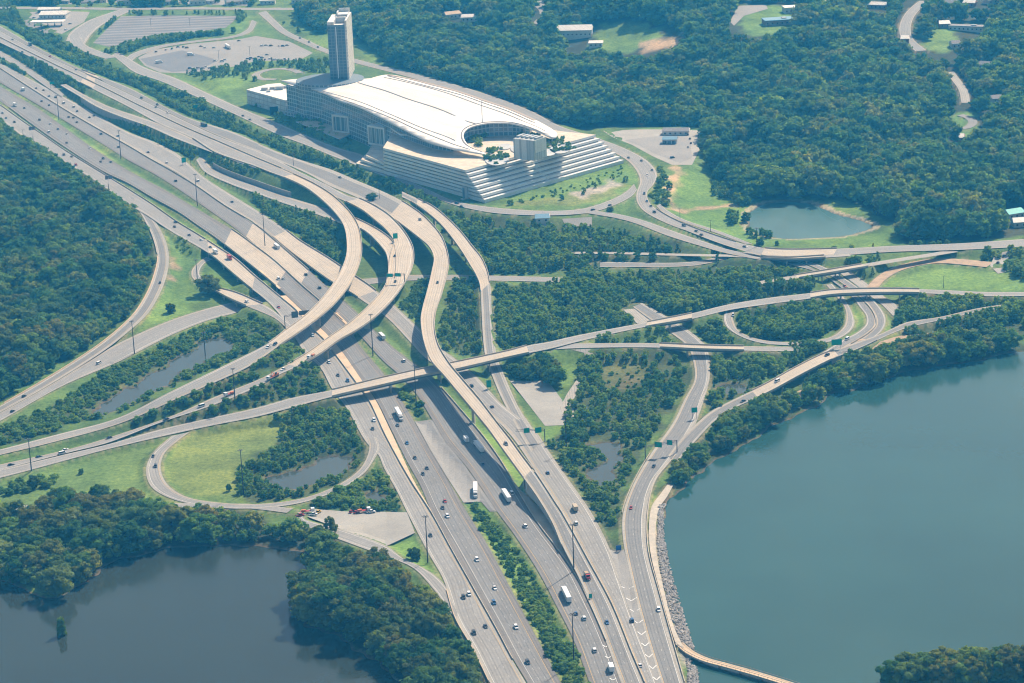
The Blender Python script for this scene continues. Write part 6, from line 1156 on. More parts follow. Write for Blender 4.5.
# single trees that stand out
SINGLE = [(208, 293, 15, 1.5, 'big round dark tree beside the slip road bridge'), (171, 312.5, 8, 1.25, 'small round tree alone on the grass inside the curving exit'), (414, 560, 8, 1.2, 'lone small tree on the grass triangle by the plaza road'),
          (331, 533, 11, .8, 'thin half bare tree by the gravel plaza road'), (229, 491, 5, .8, 'little lone bush like tree on the mown loop field'), (81, 474, 4, 1.0, 'tiny lone tree on the grass above the cove'), (34, 488, 9, 1.1, 'tree standing over the clump on the grass above the cove'),
          (409, 198.5, 7, 1.3, 'small round tree beside the split of the raised highway'), (372, 200, 6.5, 1.8, 'wide bush tree between the raised highway and its split'), (610, 213, 6, 1.2, 'small tree at the avenue junction'), (760, 246, 7, 1.2, 'round tree by the light pole at the pond corner'),
          (663, 204, 5, 1.1, 'small tree in the garden strip by the sweeping road')]
# ------------------------------------------------------------------ planting
RLAB = {'point': ('olive green tree in the dense wood on the point by the dark cove', 'trees on the wooded point'), 'bayshore': ('full green tree in the belt along the green blue bay shore', 'trees along the bay shore'),
        'islet': ('tree of the clump at the lower corner in the bay', 'trees on the bay islet'), 'wood': ('tree at the lower edge of the dense wood inside the curving exit', 'trees of the curving exit wood'), 'brushwood': ('young tree in the thicket around the brown pond in the loop', 'trees of the loop thicket'),
        'ovalwood': ('young tree in the oval thicket between straight ramp and bay road', 'trees of the oval thicket'), 'scrubwood': ('young tree in the scrub between flyovers and overpass', 'trees of the interchange scrub'), 'loopwood': ('tree on the wooded island inside the tight loop ramp', 'trees of the loop island'),
        'pavewood': ('dense tree beside the cracked paved area', 'trees by the cracked paving')}
SLAB = {'medianbrush': ('bush in the long hedge along the grass median', 'bushes of the median hedge'), 'brush': ('bush in the brushy strips between the fanning ramps', 'bushes of the brushy strips'), 'gardenrows': ('small planted bush round the casino garage', 'bushes of the garage gardens')}
def sizepx(t): return t[3] * t[4] * 2000 / math.hypot(t[1], 554)
def inview(t):
    px, py = lift_px(np.array([t[0]]), np.array([t[1]]), np.array([t[2] + t[3] * .5])); return -5 < px[0] < 1029 and -5 < py[0] < 690
def plant_tree(x, y, z, h, sp, crown, lab, grp, rot):
    root = tag(empty('tree', (x, y, z), rot), lab, 'tree', grp)
    for nm, me in (('trunk', TRUNK), ('crown', crown)):
        o = bpy.data.objects.new(nm, me); COL.objects.link(o); o.parent = root; o.scale = (h * sp, h * sp, h)
for x, y, h, sp, lab in SINGLE: p = D(x, y); plant_tree(p[0], p[1], p[2] - .1, h, sp, NEAR[int(x) % 7], lab, None, x)
p = P(62, 635, WATER_Z); plant_tree(p[0], p[1], -2.0, 12, .62, NEARB[1], 'lone slim tree standing in the dark cove water', None, 1.0)
TREES.sort(key=lambda t: -sizepx(t)); SHRUBS.sort(key=lambda t: -sizepx(t))
ind = [i for i, t in enumerate(TREES[:2500]) if inview(t) and t[6] in RLAB][:285]; iset = set(ind)
for i in ind: t = TREES[i]; plant_tree(t[0], t[1], t[2], t[3], t[4], NEARB[int(rng.integers(0, 4))] if t[6] in ('scrubwood', 'ovalwood', 'brushwood', 'loopwood') else NEAR[int(rng.integers(4 if t[6] == 'point' else 2, 7)) if t[6] != 'point' else int(rng.integers(0, 6))], *RLAB[t[6]], float(rng.uniform(0, 6.28)))
sind = [i for i, t in enumerate(SHRUBS[:2500]) if inview(t) and t[6] in SLAB][:285]; sset = set(sind)
for i in sind:
    t = SHRUBS[i]; o = bpy.data.objects.new('bush', NEARS[int(rng.integers(0, 4))]); COL.objects.link(o); o.location = t[:3]; o.rotation_euler = (0, 0, float(rng.uniform(0, 6.28))); o.scale = (t[3] * t[4], t[3] * t[4], t[3]); tag(o, SLAB[t[6]][0], 'bush', SLAB[t[6]][1])
def mass(name, items, protos, label, cat):
    """One object: points with the proto crowns set on them."""
    me = bpy.data.meshes.new(name); n = len(items); me.vertices.add(n)
    me.vertices.foreach_set('co', np.array([t[:3] for t in items], np.float32).ravel())
    for an, vals in (('sx', [t[3] * t[4] for t in items]), ('sz', [t[3] for t in items]), ('rot', rng.uniform(0, 6.28, n))):
        a = me.attributes.new(an, 'FLOAT', 'POINT'); a.data.foreach_set('value', np.asarray(vals, np.float32))
    a = me.attributes.new('pick', 'INT', 'POINT'); a.data.foreach_set('value', rng.integers(0, len(protos), n).astype(np.int32))
    o = link(name, me); ng = bpy.data.node_groups.new(name, 'GeometryNodeTree'); ng.interface.new_socket('Geometry', in_out='INPUT', socket_type='NodeSocketGeometry'); ng.interface.new_socket('Geometry', in_out='OUTPUT', socket_type='NodeSocketGeometry')
    gi, go = ng.nodes.new('NodeGroupInput'), ng.nodes.new('NodeGroupOutput'); ip = ng.nodes.new('GeometryNodeInstanceOnPoints'); jn = ng.nodes.new('GeometryNodeJoinGeometry')
    for pm in protos:
        po = bpy.data.objects.new('proto', pm); oi = ng.nodes.new('GeometryNodeObjectInfo'); oi.inputs['Object'].default_value = po; oi.inputs['As Instance'].default_value = True; ng.links.new(oi.outputs['Geometry'], jn.inputs[0])
    def attr(nm, ty='FLOAT'): q = ng.nodes.new('GeometryNodeInputNamedAttribute'); q.data_type = ty; q.inputs['Name'].default_value = nm; return q.outputs[0]
    cs, cr = ng.nodes.new('ShaderNodeCombineXYZ'), ng.nodes.new('ShaderNodeCombineXYZ'); sx = attr('sx'); ng.links.new(sx, cs.inputs[0]); ng.links.new(sx, cs.inputs[1]); ng.links.new(attr('sz'), cs.inputs[2]); ng.links.new(attr('rot'), cr.inputs[2])
    ng.links.new(gi.outputs[0], ip.inputs['Points']); ng.links.new(jn.outputs[0], ip.inputs['Instance']); ip.inputs['Pick Instance'].default_value = True; ng.links.new(attr('pick', 'INT'), ip.inputs['Instance Index'])
    ng.links.new(cr.outputs[0], ip.inputs['Rotation']); ng.links.new(cs.outputs[0], ip.inputs['Scale']); ng.links.new(ip.outputs[0], go.inputs[0])
    md = o.modifiers.new('planting', 'NODES'); md.node_group = ng; return tag(o, label, cat, kind='stuff')
rest = [t for i, t in enumerate(TREES) if i not in iset]
YOUNG = {'scrubwood', 'ovalwood', 'hedge', 'lotbelt', 'avenue_trees', 'brushwood', 'loopwood', 'parkwood', 'casino_front', 'slope_trees', 'verge_trees'}
mass('young_woodland', [t for t in rest if t[5] == 'broad' and t[6] in YOUNG], FARCB, 'young light green woodland of roadside strips and interchange scrub', 'woodland')
mass('woodland', [t for t in rest if t[5] == 'broad' and t[6] not in YOUNG], FARC, 'tall broadleaf woodland covering the hill and the wood by the curving exit', 'woodland')
mass('conifer_woodland', [t for t in rest if t[5] == 'cone'], CONEC, 'pointed young conifers dotted through the roadside woods', 'woodland')
mass('shrubbery', [t for i, t in enumerate(SHRUBS) if i not in sset], SHRUB, 'low shrubbery of verges, gardens and brushy ground', 'shrubbery')
print('TREES', len(TREES), 'SHRUBS', len(SHRUBS), len(ind), len(sind), {r: sum(1 for i in ind if TREES[i][6] == r) for r in RLAB})
# rock edging of the bay path: rocks in one mass
g = np.random.default_rng(5); V, F = [], []; iv, jf = ico(1); nv = 0
for k in range(1500):
    y = g.uniform(505, 690); xl = np.interp(y, [505, 512, 537, 550, 567, 595, 604, 632, 650, 672, 690], [660, 658, 657, 657.5, 660, 665, 667, 675, 686, 688, 689]); xr = np.interp(y, [505, 512, 520, 537, 567, 604, 637, 655, 672, 690], [665, 663, 663, 664, 669, 680, 690, 695, 697, 699]); x = g.uniform(xl, xr)
    if 655 < y < 666 and x > 690: continue
    p = D(x, y); r_ = g.uniform(.5, 1.3); w = iv * r_ * np.array([1, 1, .7]) * (1 + g.normal(0, .16, len(iv)))[:, None]; V.append(w + np.array([p[0], p[1], max(p[2], -1.1) + .2])); F.append(jf + nv); nv += len(iv)
me = bpy.data.meshes.new('riprap'); me.from_pydata(np.vstack(V).tolist(), [], [tuple(f) for f in np.vstack(F)]); me.materials.append(M_ROCK); me.update(); tag(link('riprap', me), 'grey riprap rocks between pale path and bay', 'riprap', kind='stuff')
# haze
h = MB(); h.box((0, 2600, 300), (3700, 6600, 720), M_WHITE); ho = h.build('haze'); hm = bpy.data.materials.new('haze'); hm.use_nodes = True; nt = hm.node_tree; nt.nodes.remove(nt.nodes['Principled BSDF']); pv = nt.nodes.new('ShaderNodeVolumePrincipled')
pv.inputs['Color'].default_value = (0.05, 0.47, 1.0, 1); pv.inputs['Absorption Color'].default_value = (1, 1, 1, 1); pv.inputs['Density'].default_value = HAZE; pv.inputs['Anisotropy'].default_value = 0.1; nt.links.new(pv.outputs[0], nt.nodes['Material Output'].inputs['Volume']); ho.data.materials.clear(); ho.data.materials.append(hm); tag(ho, 'thin blue summer haze filling the air over the land', 'haze', kind='stuff')
# ------------------------------------------------------------------ vehicles
PAINT = {'white': (.72, .72, .72), 'black': (.012, .013, .016), 'dark': (.03, .034, .042), 'silver': (.42, .43, .44), 'blue': (.02, .09, .22), 'red': (.38, .025, .02), 'grey': (.14, .145, .15), 'tan': (.45, .36, .25), 'orange': (.62, .16, .03), 'yellow': (.65, .42, .05), 'green': (.05, .16, .08)}
def paint(c): return plain('paint_' + c, PAINT[c], 0.3, 0.03, 0.0, 0.5)
M_LAMPR = plain('tail_lamp', (.35, .01, .01), .3, .02); M_LAMPF = plain('head_lamp', (.7, .7, .66), .2, .02)
def loft(mb, secs, mat, cap=True):
    for a, b in zip(secs[:-1], secs[1:]):
        n = len(a)
        for i in range(n): j = (i + 1) % n; mb.face((a[i], a[j], b[j], b[i]), mat)
    if cap: mb.face(secs[0][::-1], mat); mb.face(secs[-1], mat)
def wheels(xs, ys, r, w):
    out = []
    for x in xs:
        for y in (-ys, ys):
            m = MB(); m.tube((x, y - w / 2, r), (x, y + w / 2, r), r, r, M_TYRE, 10); m.tube((x, y - w / 2 - .01, r), (x, y + w / 2 + .01, r), r * .55, r * .55, M_STEEL, 8); out.append(('wheel', m.mesh('wheel')))
    return out
PROTO = {}
def body_profile(kind, c):
    """Side outline lofted in widths: lower body, bonnet, cabin."""
    L, Wd = {'sedan': (4.7, 1.85), 'suv': (4.9, 1.98), 'van': (5.4, 2.05), 'pickup': (5.7, 2.0)}[kind]
    m = MB(); P_ = paint(c); h, wl, wh = {'sedan': (.78, .25, 1.43), 'suv': (.98, .3, 1.78), 'van': (1.05, .3, 2.05), 'pickup': (1.0, .35, 1.85)}[kind]
    x = L / 2
    prof = [(-x, .45, .9), (-x + .12, h - .06, .95), (-x * .55, h, 1), (0, h + .02, 1), (x * .5, h - .02, 1), (x - .25, h - .16, .93), (x, .5, .85)]
    secs = []
    for px_, z, wf in prof: y = Wd / 2 * wf; secs.append([(px_, -y, wl), (px_, y, wl), (px_, y * 1.0, z * .7), (px_, y * .95, z), (px_, -y * .95, z), (px_, -y, z * .7)])
    loft(m, secs, P_)
    c0, c1, r0, r1 = {'sedan': (-x + .45, x - 1.25, -x + 1.15, x - 2.15), 'suv': (-x + .12, x - 1.15, -x + .45, x - 1.85), 'van': (-x + .08, x - .75, -x + .22, x - 1.5), 'pickup': (-x + 2.1, x - 1.25, -x + 2.3, x - 1.9)}[kind]
    yb, yr = Wd / 2 * .93, Wd / 2 * .76; r = MB()
    m.face([(r0, -yr, wh), (r1, -yr, wh), (r1, yr, wh), (r0, yr, wh)], P_); m.box(((r0 + r1) / 2, 0, wh - .03), (r1 - r0, yr * 2, .08), P_)
    g = MB(); B = [(c0, -yb, h), (c1, -yb, h), (c1, yb, h), (c0, yb, h)]; T = [(r0, -yr, wh - .05), (r1, -yr, wh - .05), (r1, yr, wh - .05), (r0, yr, wh - .05)]
    for i in range(4): j = (i + 1) % 4; g.face((B[i], B[j], T[j], T[i]), M_GLASS)
    parts = [('body', m.mesh('body')), ('window', g.mesh('window'))]
    if kind == 'pickup': b = MB(); b.box((-x + 1.1, 0, h + .005), (1.7, Wd * .74, .03), M_DARKM); parts.append(('load_bed', b.mesh('load_bed')))
    for nm, xx, mt in (('headlight', x - .04, M_LAMPF), ('tail_light', -x + .02, M_LAMPR)):
        for sy in (-1, 1): q = MB(); q.box((xx, sy * Wd * .33, h * .72), (.1, .35, .16), mt); parts.append((nm, q.mesh(nm)))
    return parts + wheels((-L * .29, L * .3), Wd / 2 - .1, .36, .24)
def truck_parts(kind, c):
    P_ = paint(c if kind != 'semi' else 'white'); parts = []
    if kind == 'semi':
        m = MB(); m.box((-2.2, 0, 2.62), (16.2, 2.6, 2.85), paint('white')); m.box((-2.2, 0, 1.1), (15.8, 1.0, .25), M_DARKM); parts.append(('trailer', m.mesh('trailer')))
        m = MB(); m.box((7.4, 0, 1.95), (2.3, 2.45, 2.5), paint(c)); m.box((9.3, 0, 1.35), (1.7, 2.1, 1.3), paint(c)); m.box((6.9, 0, 3.4), (1.2, 2.3, .5), paint(c)); parts.append(('cab', m.mesh('cab')))
        g = MB(); g.box((8.58, 0, 2.55), (.08, 2.1, .8), M_GLASS); g.box((7.8, 0, 2.55), (1.0, 2.5, .7), M_GLASS); parts.append(('windscreen', g.mesh('windscreen'))); return parts + wheels((-9.2, -7.9, 5.2, 6.4, 9.2), 1.1, .5, .34)
    if kind == 'box_truck':
        m = MB(); m.box((-.9, 0, 2.15), (6.2, 2.5, 2.7), P_); m.box((-.9, 0, .7), (6.0, 1.1, .25), M_DARKM); parts.append(('cargo_box', m.mesh('cargo_box')))
        m = MB(); loft(m, [[(x, -1.1 * w, .5), (x, 1.1 * w, .5), (x, 1.1 * w, z), (x, -1.1 * w, z)] for x, z, w in ((2.3, 2.4, 1), (3.3, 2.35, 1), (3.75, 1.5, .96), (4.6, 1.3, .92))], paint('white' if c == 'white' else c)); parts.append(('cab', m.mesh('cab')))
        g = MB(); g.face([(3.34, -.95, 2.3), (3.8, -.95, 1.52), (3.8, .95, 1.52), (3.34, .95, 2.3)], M_GLASS); parts.append(('windscreen', g.mesh('windscreen'))); return parts + wheels((-2.4, 3.4), 1.0, .45, .3)
    if kind == 'bus':
        m = MB(); m.box((0, 0, 1.75), (11.6, 2.55, 2.7), P_, taper=.95); parts.append(('body', m.mesh('body'))); g = MB(); g.box((0, 0, 2.2), (11.0, 2.57, .9), M_GLASS); g.box((5.75, 0, 2.0), (.12, 2.2, 1.4), M_GLASS); parts.append(('window', g.mesh('window'))); return parts + wheels((-3.4, 3.9), 1.15, .48, .3)
    if kind == 'dump_truck':
        m = MB(); secs = [[(x, -1.2, z0), (x, 1.2, z0), (x, 1.25, 2.6), (x, -1.25, 2.6)] for x, z0 in ((-3.9, 1.4), (-3.0, 1.1), (1.2, 1.1), (1.7, 1.3))]; loft(m, secs, paint('dark')); m.box((1.9, 0, 2.3), (.2, 2.5, 1.8), paint('dark')); parts.append(('tipper_body', m.mesh('tipper_body'))); b = MB(); b.box((-1.1, 0, 2.61), (4.6, 2.1, .06), M_DIRT); parts.append(('load', b.mesh('load')))
        m = MB(); m.box((2.9, 0, 1.9), (1.6, 2.4, 2.1), paint('red')); m.box((4.3, 0, 1.3), (1.5, 2.0, 1.1), paint('red')); parts.append(('cab', m.mesh('cab'))); g = MB(); g.box((3.72, 0, 2.4), (.08, 2.0, .8), M_GLASS); parts.append(('windscreen', g.mesh('windscreen'))); return parts + wheels((-2.9, -1.6, 4.2), 1.05, .5, .34)
    if kind == 'flatbed':
        m = MB(); m.box((-1.4, 0, 1.15), (6.6, 2.4, .25), P_); m.box((1.75, 0, 1.8), (.15, 2.3, 1.2), P_); m.box((-2.6, .2, 1.7), (2.6, 1.6, .8), paint('orange')); parts.append(('load_deck', m.mesh('load_deck'))); m = MB(); m.box((3.0, 0, 1.8), (2.2, 2.3, 2.0), paint('white')); parts.append(('cab', m.mesh('cab'))); g = MB(); g.box((4.12, 0, 2.2), (.08, 2.0, .8), M_GLASS); parts.append(('windscreen', g.mesh('windscreen'))); return parts + wheels((-3.2, 3.1), 1.0, .45, .3)
    if kind == 'excavator':
        m = MB()
        for s in (-1, 1): m.box((0, s * 1.1, .45), (3.6, .6, .9), M_DARKM)
        parts.append(('track', m.mesh('track'))); m = MB(); m.box((-.4, 0, 1.6), (3.2, 2.4, 1.3), paint(c)); m.box((.6, .6, 2.5), (1.5, 1.0, 1.2), M_GLASS); parts.append(('cab', m.mesh('cab')))
        m = MB(); m.tube((1, -.4, 1.9), (4.0, -.4, 4.6), .28, .22, paint(c), 6); m.tube((4.0, -.4, 4.6), (5.6, -.4, 2.2), .2, .16, paint(c), 6); m.box((5.5, -.4, 1.7), (.9, .9, .9), M_DARKM); parts.append(('boom', m.mesh('boom'))); return parts
KNAME = {'sedan': 'parked_car', 'suv': 'suv', 'van': 'van', 'pickup': 'pickup_truck', 'semi': 'trailer_truck', 'box_truck': 'box_truck', 'bus': 'coach', 'dump_truck': 'dump_truck', 'flatbed': 'flatbed_truck', 'excavator': 'excavator'}
KNAME['sedan'] = 'car'
KWORD = {'sedan': 'saloon car', 'suv': 'boxy car', 'van': 'van', 'pickup': 'pickup', 'semi': 'trailer lorry', 'box_truck': 'box lorry', 'bus': 'coach', 'dump_truck': 'tipper lorry', 'flatbed': 'flatbed lorry', 'excavator': 'digger'}
KCAT = {'sedan': 'car', 'suv': 'car', 'van': 'van', 'pickup': 'car', 'semi': 'truck', 'box_truck': 'truck', 'bus': 'bus', 'dump_truck': 'truck', 'flatbed': 'truck', 'excavator': 'digger'}
CARW = {'outer': 'on the outermost lanes', 'inner': 'on the inner lanes', 'central': 'on the central lanes', 'upper': 'on the pale lanes by the retaining walls', 'high_far': 'on the tall snaking flyover road', 'high_outer': 'on the far raised lanes', 'high_near': 'on the raised near lanes and their long flyover',
        'high_mid': 'on the wide gantry flyover road', 'overpass': 'on the long overpass', 'loop': 'on the sharp loop ramp', 'bay_road': 'on the bay road', 'shore_link': 'on the sloping shore road', 'twin_a': 'on the curving dual carriageway', 'exit_curve': 'on the curving wood exit', 'under': 'on the road dipping under the motorway',
        'slip': 'on the thin slip bridge', 'arterial': 'on the sweeping arterial road', 'avenue_front': 'on the casino avenue', 'small_loop': 'on the tight loop ramp', 'avenue': 'on the avenue by the pale car park', None: 'parked', 'plaza': 'on the gravel plaza', 'lotA': 'in the pale parking lot', 'lotB': 'in the gravel lot by the wood', 'top': 'in the far car park behind the wood', 'drop': 'at the casino entrance drive', 'split': 'on the narrow outer flyover ramp', 'high_split': 'on the narrow outer flyover ramp', 'forecourt': 'on the filling station forecourt', 'wedge': 'on the pale paved wedge', 'twin_b': 'on the outer curving carriageway', 'lotC': 'in the small lot by the dirt track'}
HEAD = {'central': -1, 'upper': -1, 'high_far': 1, 'bay_road': 1}
V = '''
outer: 2.5,113 sedan dark;6,118 sedan dark;14.5,122 suv dark;64,154.6 suv dark;71.7,156.5 sedan dark;76,164.7 suv red;175.6,222 suv black;174.6,226.5 sedan dark;189.3,235 sedan dark;201.4,239.5 sedan white;215.5,252.5 box_truck white;229.5,258.5 box_truck red;210.4,247 sedan dark;278.7,307 sedan red;312.6,335 suv white;329,362 suv white;338,375 sedan dark;347.7,380.5 suv blue;374,420 suv white;372.7,428.5 sedan dark;430.5,535 sedan black;463.5,597 suv dark;469,594 suv white;485.5,626 sedan dark;474,632.7 suv black
inner: 15,105.5 box_truck white;24.3,108 sedan dark;39.6,119.7 suv dark;50.3,123.8 sedan white;58,129 sedan blue;67,133.8 sedan white;49,132 van white;66.7,142.6 sedan dark;90,148 sedan white;103.2,158.4 suv dark;110.8,162 sedan dark;100.7,161.5 sedan dark;278.7,278.8 van white;283.5,278.5 sedan silver;399,416 semi white;397.5,425 sedan dark;407,442.7 sedan blue;415,457.5 sedan dark;427,468 sedan black;423,473.5 sedan dark;445,501 sedan red;442.7,507.5 sedan dark;447.5,516 suv white;477,559.5 suv white;494.7,587.7 sedan white;494,602.5 suv blue;516,627 suv white;527.7,662 suv dark;526,526 sedan white
central: 23,90 box_truck white;41.5,101 sedan dark;49,105 sedan dark;68.6,116.8 sedan dark;73.4,117.5 sedan black;76.8,122 sedan grey;101,133.8 suv dark;118.3,146.8 sedan dark;175.6,180.8 suv dark;276.8,247 bus white;305.7,274.4 suv dark;319.6,287.6 suv dark;382,337 bus white;403.5,360.7 suv white;466,440.5 box_truck white;478.5,448 semi white;482.7,463.7 sedan blue;506,497 semi white;511.5,493 van white;525,525.7 suv white;566,596 semi white;575.7,613 sedan blue;584,618 suv white;594.5,650 suv white;611.0,669 box_truck white
upper: 36,88 sedan dark;43.4,90 sedan dark;49,96 sedan dark;55.4,97.3 suv black;63.6,103 van white;73.6,106.8 suv white;77,111 sedan dark;89.4,117.2 sedan dark;93.8,115.5 sedan black;118,135.7 suv silver;148,152 sedan dark;166.8,162.4 sedan white;198,180.6 suv white;232,201.6 sedan dark;471.5,385.7 suv black;492,406.5 sedan black;547.7,472.5 sedan blue;575,509 box_truck tan;576,523 suv white;632,620 suv blue;640,665 sedan white
high_outer: 12.6,39.4 sedan dark;30.2,45 box_truck dark;50,56.4 pickup red;76,69.5 sedan dark;86.8,70.2 sedan dark;141.5,97.7 suv dark;157.3,104.5 suv black;168,112.4 suv white;204,125.4 bus dark;156,107 sedan grey
high_near: 22.4,52 suv dark;109,437.5 nil nil;268.3,347 pickup white;275,344 suv dark
high_mid: 395.3,281.3 sedan dark;394.7,255.7 sedan dark;311,357 flatbed grey;283,369 sedan white;276,375.5 excavator orange;271,378 flatbed orange;201,406 van white;166,419 sedan dark;229,394.5 flatbed red;109,437.5 sedan dark
high_far: 437.5,282.3 sedan black;420,219.6 suv grey;506,443.7 suv grey;587,576.5 dump_truck red;607,622 sedan blue;340,177.3 sedan dark
overpass: 39,456.5 sedan dark;62.5,453 van white;65.5,449.5 sedan white;11,464.5 sedan dark
loop: 153,456 sedan dark;155.5,466 suv dark
bay_road: 631,507.5 sedan red;653.7,466 sedan black;658.7,609.5 suv white
shore_link: 743,401 sedan dark;777,381 van white;827,355 suv dark
twin_a: 847,339 van white;845,286 sedan red
exit_curve: 135,205.4 sedan blue;160,282.5 sedan dark
under: 99,363 van white;24,396 sedan dark;12.5,411 sedan dark
slip: 247,301.7 suv white
arterial: 628.6,157.5 sedan dark;641.5,160.5 sedan dark;652,170 sedan dark;647,175 sedan white;644.3,193.4 suv dark;647,201 sedan dark;651,206 sedan dark;654.5,212 suv dark;684,225.4 suv dark;696.6,231 sedan dark;701.7,234.6 sedan dark;745,246.5 sedan dark;300,38 sedan dark;309,42 sedan dark;318,47 sedan dark
avenue_front: 593,209.5 sedan dark;409,185.4 sedan black;420.3,191 sedan dark;457,203 suv dark;204,98 suv white;243,115.6 sedan dark;250,119.5 sedan dark;462,206 sedan dark;610,205 sedan dark
small_loop: 733,315 suv silver
'''
LOTS = '''
lotA: 190.5,55.4 box_truck white 0;159,63 box_truck white 20;228,48 semi white -70;222,61.7 van white 10;198,68 sedan dark 0;203,68.5 sedan silver 10;206,67 sedan white 0;247.6,59 sedan dark 30;251,58.5 suv dark 20;201,46.6 sedan dark 0;172,49 suv green 80;183.4,47.2 suv green 80;156,52 sedan dark 70;271,46 suv dark 10;267,55 sedan dark 0;259,57 sedan dark 0;262,58 suv grey 10;239,41 sedan dark 0;166,50 sedan white 70;215,61 sedan white 0;262,46.0 suv white 5;266,45.6 sedan grey 5;270,45.7 sedan grey 85;279,46.1 sedan white 85;283,46.4 suv blue 0;287,45.6 sedan dark 5;190,68.6 suv blue 5;194,68.8 suv white 5;198,68.1 sedan silver 85;202,68.6 suv grey 85;210,68.5 suv white 0;218,68.9 suv white 85;222,68.7 suv white 85;250,59.7 sedan blue 85;255,59.1 suv blue 5;260,59.8 suv white 0;265,59.8 sedan dark 85;270,59.0 sedan white 5;275,59.9 suv white 0;285,59.1 sedan white 0;178,47.3 sedan dark 5;187,48.0 suv grey 5;205,47.9 sedan white 0;214,47.9 sedan silver 5;225,60 sedan silver 0
lotB: 688,135 sedan dark 80;690,139 sedan black 80;691,143.5 sedan dark 80;688,147.5 sedan silver 80;672.5,158 suv dark 30
plaza: 308,512.5 flatbed red 10;313,515 pickup white 10;318,513 pickup yellow 60;300,516 pickup red 20;351,512 sedan red 80;364,512 flatbed red 15;371,512.5 pickup white 10;356,512.5 sedan red 60
wedge: 475.5,493 semi white -90
drop: 304,124 sedan dark -40;308,126 sedan dark -40;312,128 suv dark -40;317,130.5 sedan dark -40;321,132.5 sedan silver -40
top: 405,6.5 sedan dark 4;414,6.5 sedan white 4;423,6.5 sedan red 4;432,6.5 sedan red 4;441,6.5 sedan white 4;455,6.5 sedan red 4;464,6.5 sedan white 4;478,6.5 sedan red 4;484,6.5 sedan white 4;493,6.5 sedan white 4;502,6.5 sedan silver 4;406,10.5 sedan white 4;411,10.5 sedan white 4;420,10.5 sedan silver 4;434,10.5 sedan silver 4;443,10.5 sedan dark 4;452,10.5 sedan dark 4;461,10.5 sedan silver 4;470,10.5 sedan silver 4;484,10.5 sedan white 4;489,10.5 sedan red 4;495,10.5 sedan silver 4;501,10.5 sedan silver 4;507,10.5 sedan silver 4;405,14.5 sedan white 4;410,14.5 sedan red 4;419,14.5 sedan silver 4;425,14.5 sedan white 4;431,14.5 sedan white 4;440,14.5 sedan dark 4;454,14.5 sedan silver 4;460,14.5 sedan white 4;465,14.5 sedan red 4;471,14.5 sedan silver 4;477,14.5 sedan silver 4;486,14.5 sedan white 4;495,14.5 sedan red 4;501,14.5 sedan white 4;408,2 sedan white 5;414,1 sedan dark 5;421,3 sedan white 8;428,1.5 suv silver 3;436,3 sedan white 6;444,1 sedan red 4;451,3.5 sedan white 3;459,2 sedan dark 6;466,4 sedan silver 6;474,2 suv white 2;482,4 sedan white 5;490,2 sedan dark 5;499,3 sedan white 6
forecourt: 70,24 sedan dark 20;66,30 suv white 60;40,32 sedan dark 10;30,24 sedan white 70;34,18 sedan grey 30
lotC: 1000,258 suv white 60;1004,256 sedan dark 60;998,263 sedan dark 60;1010,252 sedan white 40
'''
ORD = ['', 'second', 'third', 'fourth', 'fifth', 'sixth', 'seventh', 'eighth', 'ninth', 'tenth', 'eleventh', 'twelfth', 'thirteenth', 'fourteenth', 'fifteenth', 'sixteenth', 'seventeenth', 'eighteenth', 'nineteenth', 'twentieth', 'twenty-first', 'twenty-second', 'twenty-third', 'twenty-fourth', 'twenty-fifth', 'twenty-sixth', 'twenty-seventh', 'twenty-eighth', 'twenty-ninth', 'thirtieth']
VEH = []
for ln in V.strip().splitlines():
    key, rest_ = ln.split(': ')
    r = ROADS[key]
    for it in rest_.split(';'):
        q = it.split(); x, y = map(float, q[0].split(','))
        if q[1] == 'nil': continue
        z = r.c[r.idx(x, y), 2]; z = r.c[0, 2] if False else z
        for _ in range(4): p = P(x, y, z + .6); i, z, hd = r.near(p)
        VEH.append((x, y, q[1], q[2], (p[0], p[1], z + .02), hd + (math.pi if HEAD.get(key, 1) < 0 else 0), key))
for ln in LOTS.strip().splitlines():
    key, rest_ = ln.split(': ')
    for it in rest_.split(';'):
        q = it.split(); x, y = map(float, q[0].split(',')); p = D(x, y, .3); VEH.append((x, y, q[1], q[2], (p[0], p[1], p[2] + .0), rad(float(q[3])), key))
rowz = {}
for v in VEH: rowz.setdefault((v[3], v[2], v[6]), []).append(v)
for (c, k, key), vs in rowz.items():
    vs.sort(key=lambda v: -v[1])
    for n, v in enumerate(vs):
        if (k, c) not in PROTO: PROTO[(k, c)] = body_profile(k, c) if k in ('sedan', 'suv', 'van', 'pickup') else truck_parts(k, c)
        cw = c if c != 'dark' else 'dark grey'
        lab = f'{cw} {KWORD[k]} {CARW[key]}'
        if len(vs) > 1: lab = (f'{ORD[n]} ' if n else 'lowest ') + f'{cw} {KWORD[k]} {CARW[key]}' + (' counted upwards' if n else '')
        root = tag(empty(KNAME[k], v[4], v[5]), lab, KCAT[k], 'vehicles on roads and lots')
        for nm, me in PROTO[(k, c)]: link(nm, me, root)
